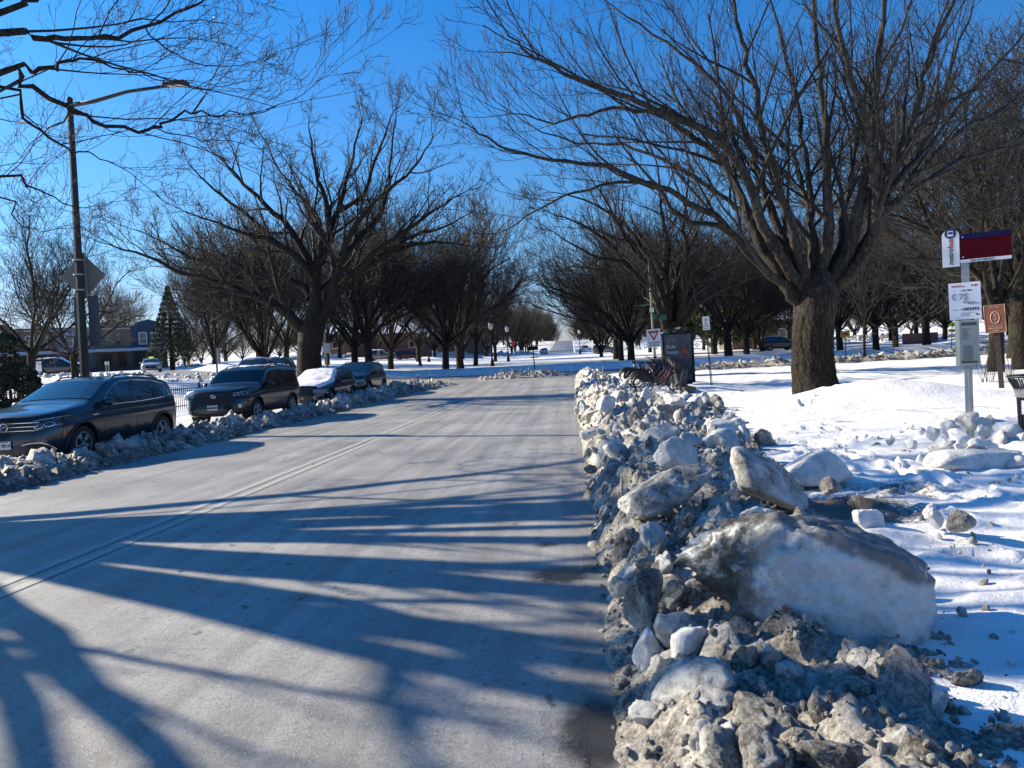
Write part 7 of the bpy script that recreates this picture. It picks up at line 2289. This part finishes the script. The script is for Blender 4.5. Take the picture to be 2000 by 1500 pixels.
# ---- yellow signs on the right
def arrow_sign():
    Y = 53; p = at(1652, 700, Y); g0 = gz(p.x, Y); S = Y / FPX
    t = empty('arrow_sign', (p.x, Y, g0), 'amber one way arrow sign right of the big trunk', 'sign')
    z = CAM_H + (yh(1650) - 653) * S - g0
    MB().tube((0, 0, -0.1), (0, 0, z), 0.035, n=8).build('post', M_DKPOLE, t)
    pl = MB().box((0, -0.045, z), (17 * S, 0.01, 12 * S)).build('sign_plate', M_AMBERS, t)
    flat(pl, 'sign_arrow', [(-0.2, z - 0.04), (0.05, z - 0.04), (0.05, z - 0.12), (0.22, z), (0.05, z + 0.12), (0.05, z + 0.04), (-0.2, z + 0.04)], M_INK, -0.055, 0.004)
arrow_sign()
def cross_sign(px, py, pyb, Y, w, label, mat):
    p = at(px, pyb, Y); g0 = gz(p.x, Y); S = Y / FPX
    t = empty('crossing_sign', (p.x, Y, g0), label, 'sign', None, rot=(0, math.radians(3), 0))
    z = CAM_H + (yh(px) - py) * S - g0; r = w * S / 2
    MB().tube((0, 0, -0.1), (0, 0, z), 0.035, n=8).build('post', M_STEEL, t)
    pl = MB().poly([(-r, -0.045, z + r * 0.3), (0, -0.045, z + r * 1.3 - r), (r, -0.045, z + r * 0.3), (0, -0.045, z + r * 1.3)], (0, 0.008, 0)).build('sign_plate', mat, t)
    mb = MB(); mb.box((0, -0.042, z - r * 0.55), (r * 1.3, 0.008, r * 0.55)); mb.build('arrow_plate', mat, t)
    mb = MB(); mb.ball((0.02, -0.048, z + r * 0.62), r * 0.12, 1, (1, 0.05, 1)); mb.path([(0.02, -0.048, z + r * 0.5), (0, -0.048, z + r * 0.25), (-r * 0.2, -0.048, z)], r * 0.07, 4); mb.path([(0, -0.048, z + r * 0.25), (r * 0.2, -0.048, z)], r * 0.07, 4); mb.path([(-r * 0.25, -0.048, z + r * 0.35), (r * 0.25, -0.048, z + r * 0.38)], r * 0.06, 4)
    mb.path([(-r * 0.3, -0.048, z - r * 0.4), (r * 0.25, -0.048, z - r * 0.7)], r * 0.08, 4)
    mb.build('walker_symbol', M_INK, pl)
cross_sign(1858, 641, 681, 60, 19, 'bright yellow green pedestrian crossing sign left of the timetable case', M_YELLOW)
cross_sign(369, 712, 728, 78, 9, 'small yellow crossing sign far off right of the spruce', M_AMBERS)
cross_sign(1193, 671, 690, 130, 8, 'tiny yellow green sign behind the vase tree left of the yield sign', M_YELLOW)
# red do not enter sign far off
p = at(1002, 673, 120); g0 = gz(p.x, 120)
t = empty('traffic_sign', (p.x, 120, g0), 'small red sign far behind the right globe lamp pair', 'sign')
MB().tube((0, 0, 0), (0, 0, 2.6), 0.04, n=6).build('post', M_STEEL, t)
MB().box((0, -0.05, 2.5), (0.6, 0.02, 0.75)).build('sign_plate', M_REDINK, t)

# ---- iron fence behind the parked cars, wire fence by the shrub
def iron_fence(a, b, h, label, name='iron_fence', step=0.13, hi=None):
    a = Vector(a); b = Vector(b); L = (b - a).length; n = int(L / step)
    t = empty(name, (a.x, a.y, gz(a.x, a.y)), label, 'fence')
    Z = lambda q: gz(q.x, q.y) - gz(a.x, a.y)
    mb = MB()
    for i in range(n + 1):
        q = a.lerp(b, i / n); d = q - a
        mb.box((d.x, d.y, Z(q) + h / 2), (0.016, 0.016, h))
    mb.build('pickets', M_BLACKF, t)
    mb = MB()
    for z in (0.12, h - 0.10):
        mb.path([((a.lerp(b, i / 8) - a).x, (a.lerp(b, i / 8) - a).y, Z(a.lerp(b, i / 8)) + z) for i in range(9)], 0.016, 4)
    mb.build('rail', M_BLACKF, t)
    for i in range(0, int(L / 2.2) + 1):
        q = a.lerp(b, min(1, i * 2.2 / L)); d = q - a
        MB().box((d.x, d.y, Z(q) + h * 0.55), (0.05, 0.05, h * 1.15)).build('fence_post', M_BLACKF, t)
iron_fence((-14.9, 19.0, 0), (-14.4, 30.5, 0), 0.85, 'black iron picket fence behind the gap between the two nearest cars')
iron_fence((-19.5, 21.0, 0), (-14.9, 19.0, 0), 1.0, 'black iron fence right of the dark evergreen shrub')
# diagonal mesh of the wire fence
a = Vector((-16.8, 14.6, 0)); b = Vector((-14.3, 17.2, 0)); L = (b - a).length; u = (b - a).normalized()
t = empty('wire_fence', (a.x, a.y, gz(a.x, a.y)), 'silver chain link fence left of the nearest car', 'fence', None, math.atan2(u.y, u.x))
mb = MB(); hF = 1.0
for k in range(-int(hF / 0.09), int(L / 0.09)):
    for sg in (1, -1):
        x0 = k * 0.09 if sg > 0 else k * 0.09 + hF
        p0 = (max(0, min(L, x0)), 0, 0 if sg > 0 else 0); p1 = (x0 + sg * hF, 0, hF)
        if p1[0] < 0 or p1[0] > L or x0 < 0 or x0 > L: continue
        mb.tube(p0, p1, 0.004, n=4, caps=False)
mb.build('wire_mesh', M_STEEL, t)
mb = MB()
for x in (0, L / 2, L): mb.tube((x, 0, -0.2), (x, 0, hF + 0.05), 0.025, n=8)
mb.tube((0, 0, hF), (L, 0, hF), 0.02, n=8)
mb.build('fence_post', M_STEEL, t)

# ---- other small posts and plates at the left
def plate_post(px, pyt, pyb, Y, w, label, mat, pole=None):
    p = at(px, pyb, Y); g0 = gz(p.x, Y); S = Y / FPX
    t = empty('sign_post', (p.x, Y, g0), label, 'sign')
    z = CAM_H + (yh(px) - pyt) * S - g0
    MB().tube((0, 0, -0.1), (0, 0, z), 0.03, n=8).build('post', pole or M_STEEL, t)
    MB().box((0, -0.04, z - w * S * 0.8), (w * S, 0.01, w * S * 1.6)).build('sign_plate', mat, t)
plate_post(209, 704, 740, 50, 4, 'left one of two white plates left of the lit taxi', M_WHITES)
plate_post(214, 704, 740, 50, 4, 'right one of two white plates left of the lit taxi', M_WHITES)
plate_post(78, 703, 745, 46, 13, 'white board on a short post beside the multi limbed left tree', M_WHITES)
plate_post(740, 684, 705, 100, 6, 'pale diamond sign far off left of the globe lamps', M_STEELBACK)

# ------------------------------------------------------------------ row houses at the left, houses at the right
def brick_mat(name, c, c2):
    g = G(name); oc = g.coord()
    br = g.n('ShaderNodeTexBrick'); br.inputs['Scale'].default_value = 5.0; br.inputs['Mortar Size'].default_value = 0.012
    br.inputs['Color1'].default_value = (*c, 1); br.inputs['Color2'].default_value = (*c2, 1); br.inputs['Mortar'].default_value = (0.2, 0.18, 0.16, 1)
    mp = g.n('ShaderNodeMapping'); mp.inputs['Rotation'].default_value = (math.radians(90), 0, 0); g.l(oc, mp.inputs[0]); g.l(mp.outputs[0], br.inputs['Vector'])
    nz = g.noise(oc, 1.2, 5, 0.6)
    g.l(g.mix(g.math('MULTIPLY', nz, 0.5), br.outputs[0], (0.05, 0.035, 0.03)), g.b.inputs['Base Color']); g.b.inputs['Roughness'].default_value = 0.85
    return g.m
M_FRAME = simple('white_window_frame', (0.60, 0.61, 0.62), 0.6)
M_PORCH = simple('porch_roof_metal', (0.34, 0.36, 0.38), 0.6, var=0.2, scale=2)
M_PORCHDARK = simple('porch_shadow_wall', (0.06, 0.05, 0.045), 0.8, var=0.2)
M_ROOFSNOW = simple('roof_snow', (0.78, 0.80, 0.84), 0.6, var=0.05, bump=0.3)
hu = Vector((0.86, 0.51, 0)).normalized()          # row runs away to the right
h0 = at(330, yh(330), 104)
def row_house(i, mat, parapet, label, nwin=2):
    w = 4.6
    o0 = Vector((h0.x, 104, 0)) - hu * (w * (i + 1))
    gzz = gz(o0.x, o0.y)
    t = empty('row_house', (o0.x, o0.y, gzz), label, 'house', None, math.atan2(hu.y, hu.x))
    H = 6.4
    mb = MB(); mb.box((w / 2, 4.0, H / 2), (w - 0.01, 8.0, H)); 
    if parapet == 'arch':
        mb.poly([(0.3, 0.002, H)] + [(w / 2 - (w / 2 - 0.3) * math.cos(a), 0.002, H + 0.75 * math.sin(a)) for a in np.linspace(0.15, math.pi - 0.15, 9)] + [(w - 0.3, 0.002, H)], (0, 0.3, 0))
    elif parapet == 'gable':
        mb.poly([(0.5, 0.002, H), (0.8, 0.002, H + 0.5), (w / 2, 0.002, H + 0.85), (w - 0.8, 0.002, H + 0.5), (w - 0.5, 0.002, H)], (0, 0.3, 0))
    wall = mb.build('wall', mat, t)
    MB().box((w / 2, -0.06, H - 0.35), (w - 0.06, 0.16, 0.18)).build('cornice', M_PORCH if parapet != 'gable' else mat, t)
    xs = [w * (k + 1) / (nwin + 1) for k in range(nwin)] if nwin > 1 else [w / 2]
    for x in xs:
        ww = 0.85 if nwin > 1 else 1.9
        f = MB().box((x, -0.02, 4.55), (ww + 0.22, 0.10, 1.75)).build('window', M_FRAME if nwin > 1 else simple('tan_frame', (0.16, 0.12, 0.09), 0.7), t)
        MB().box((x, -0.045, 4.55), (ww, 0.08, 1.5)).build('pane', M_GLASS, f)
        MB().box((x, -0.10, 4.55), (ww, 0.03, 0.05)).build('sash', M_FRAME, f)
    MB().box((w / 2, -1.15, 2.95), (w - 0.02, 2.3, 0.30), (0.06, 0, 0)).build('porch_roof', M_PORCH, t)
    MB().box((w / 2, -1.1, 3.14), (w - 0.2, 2.0, 0.08), (0.06, 0, 0)).build('roof_snow', M_ROOFSNOW, t)
    for x in (0.15, w - 0.15):
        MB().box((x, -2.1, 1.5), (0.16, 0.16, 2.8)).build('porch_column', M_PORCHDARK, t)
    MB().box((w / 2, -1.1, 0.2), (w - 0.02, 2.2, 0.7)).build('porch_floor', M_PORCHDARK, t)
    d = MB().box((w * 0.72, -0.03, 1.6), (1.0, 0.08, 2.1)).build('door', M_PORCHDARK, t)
    MB().box((w * 0.3, -0.03, 1.7), (1.4, 0.08, 1.5)).build('window', M_PORCHDARK, t)
    mb = MB()
    for k in range(14): mb.box((0.2 + k * (w - 0.4) / 13, -2.1, 0.85), (0.03, 0.03, 0.75))
    mb.box((w / 2, -2.1, 1.22), (w - 0.3, 0.05, 0.05)); mb.build('porch_railing', M_BLACKF, t)
B1 = brick_mat('brown_brick', (0.15, 0.085, 0.06), (0.11, 0.06, 0.045)); B2 = brick_mat('tan_brick', (0.22, 0.16, 0.11), (0.17, 0.12, 0.085)); B3 = brick_mat('red_brick', (0.22, 0.08, 0.055), (0.16, 0.06, 0.04))
row_house(0, simple('blue_painted_brick', (0.030, 0.055, 0.095), 0.8, var=0.15, scale=2), 'gable', 'blue row house with two white framed windows at the right end of the row')
row_house(1, B2, 'arch', 'tan brick row house with an arched parapet left of the blue one', 1)
row_house(2, simple('lilac_painted_brick', (0.20, 0.21, 0.25), 0.8, var=0.12, scale=2), 'flat', 'pale lilac painted row house left of the tan one')
row_house(3, B1, 'flat', 'brown brick row house just right of the street lamp panels')
row_house(4, B3, 'arch', 'brick row house hidden mostly by the street lamp panels')
row_house(5, B1, 'flat', 'dark brick row house left of the street lamp pole')
row_house(6, B3, 'flat', 'brick row house behind the multi limbed left tree')
row_house(7, B1, 'arch', 'brick row house at the far left behind the dark shrub')

def cottage(px, Y, w, h, roofh, mat, label, rot=0.0):
    p = at(px, yh(px), Y); g0 = gz(p.x, Y)
    t = empty('house', (p.x, Y, g0 - 0.2), label, 'house', None, rot)
    MB().box((0, 3, h / 2), (w, 6, h)).build('wall', mat, t)
    mb = MB(); mb.poly([(-w / 2 - 0.3, -0.4, h), (w / 2 + 0.3, -0.4, h), (w / 2 * 0.3, 3, h + roofh), (-w / 2 * 0.3, 3, h + roofh)])
    mb.poly([(-w / 2 - 0.3, 6.4, h), (w / 2 + 0.3, 6.4, h), (w / 2 * 0.3, 3, h + roofh), (-w / 2 * 0.3, 3, h + roofh)])
    mb.poly([(w / 2 + 0.3, -0.4, h), (w / 2 + 0.3, 6.4, h), (w / 2 * 0.3, 3, h + roofh)]); mb.poly([(-w / 2 - 0.3, -0.4, h), (-w / 2 - 0.3, 6.4, h), (-w / 2 * 0.3, 3, h + roofh)])
    mb.build('roof', M_ROOFSNOW, t)
    for x in (-w * 0.28, w * 0.05, w * 0.32):
        f = MB().box((x, -0.02, h * 0.55), (1.1, 0.08, 1.3)).build('window', M_FRAME, t)
        MB().box((x, -0.05, h * 0.55), (0.9, 0.06, 1.1)).build('pane', M_GLASS, f)
cottage(1520, 108, 13, 4.2, 3.0, B1, 'brick house with a snow covered roof left of the big trunk', 0.1)
cottage(760, 135, 14, 5.0, 3.0, B3, 'red brick house across the circle behind the left globe lamps')
cottage(690, 140, 12, 5.0, 3.0, B1, 'dark brick house across the circle left of the red one')
cottage(900, 150, 12, 5.0, 3.0, B2, 'pale brick house across the circle behind the tree trio')
p = at(1797, 662, 88)
t = MB().box((0, 0, 0), (3.8, 0.35, 1.3), bevel=0.02).build('garden_wall', brick_mat('orange_brick', (0.34, 0.12, 0.075), (0.28, 0.10, 0.06)), label='low red brick wall lit by the sun at the far right', cat='wall')
t.location = (p.x, 88, gz(p.x, 88) + 0.55)
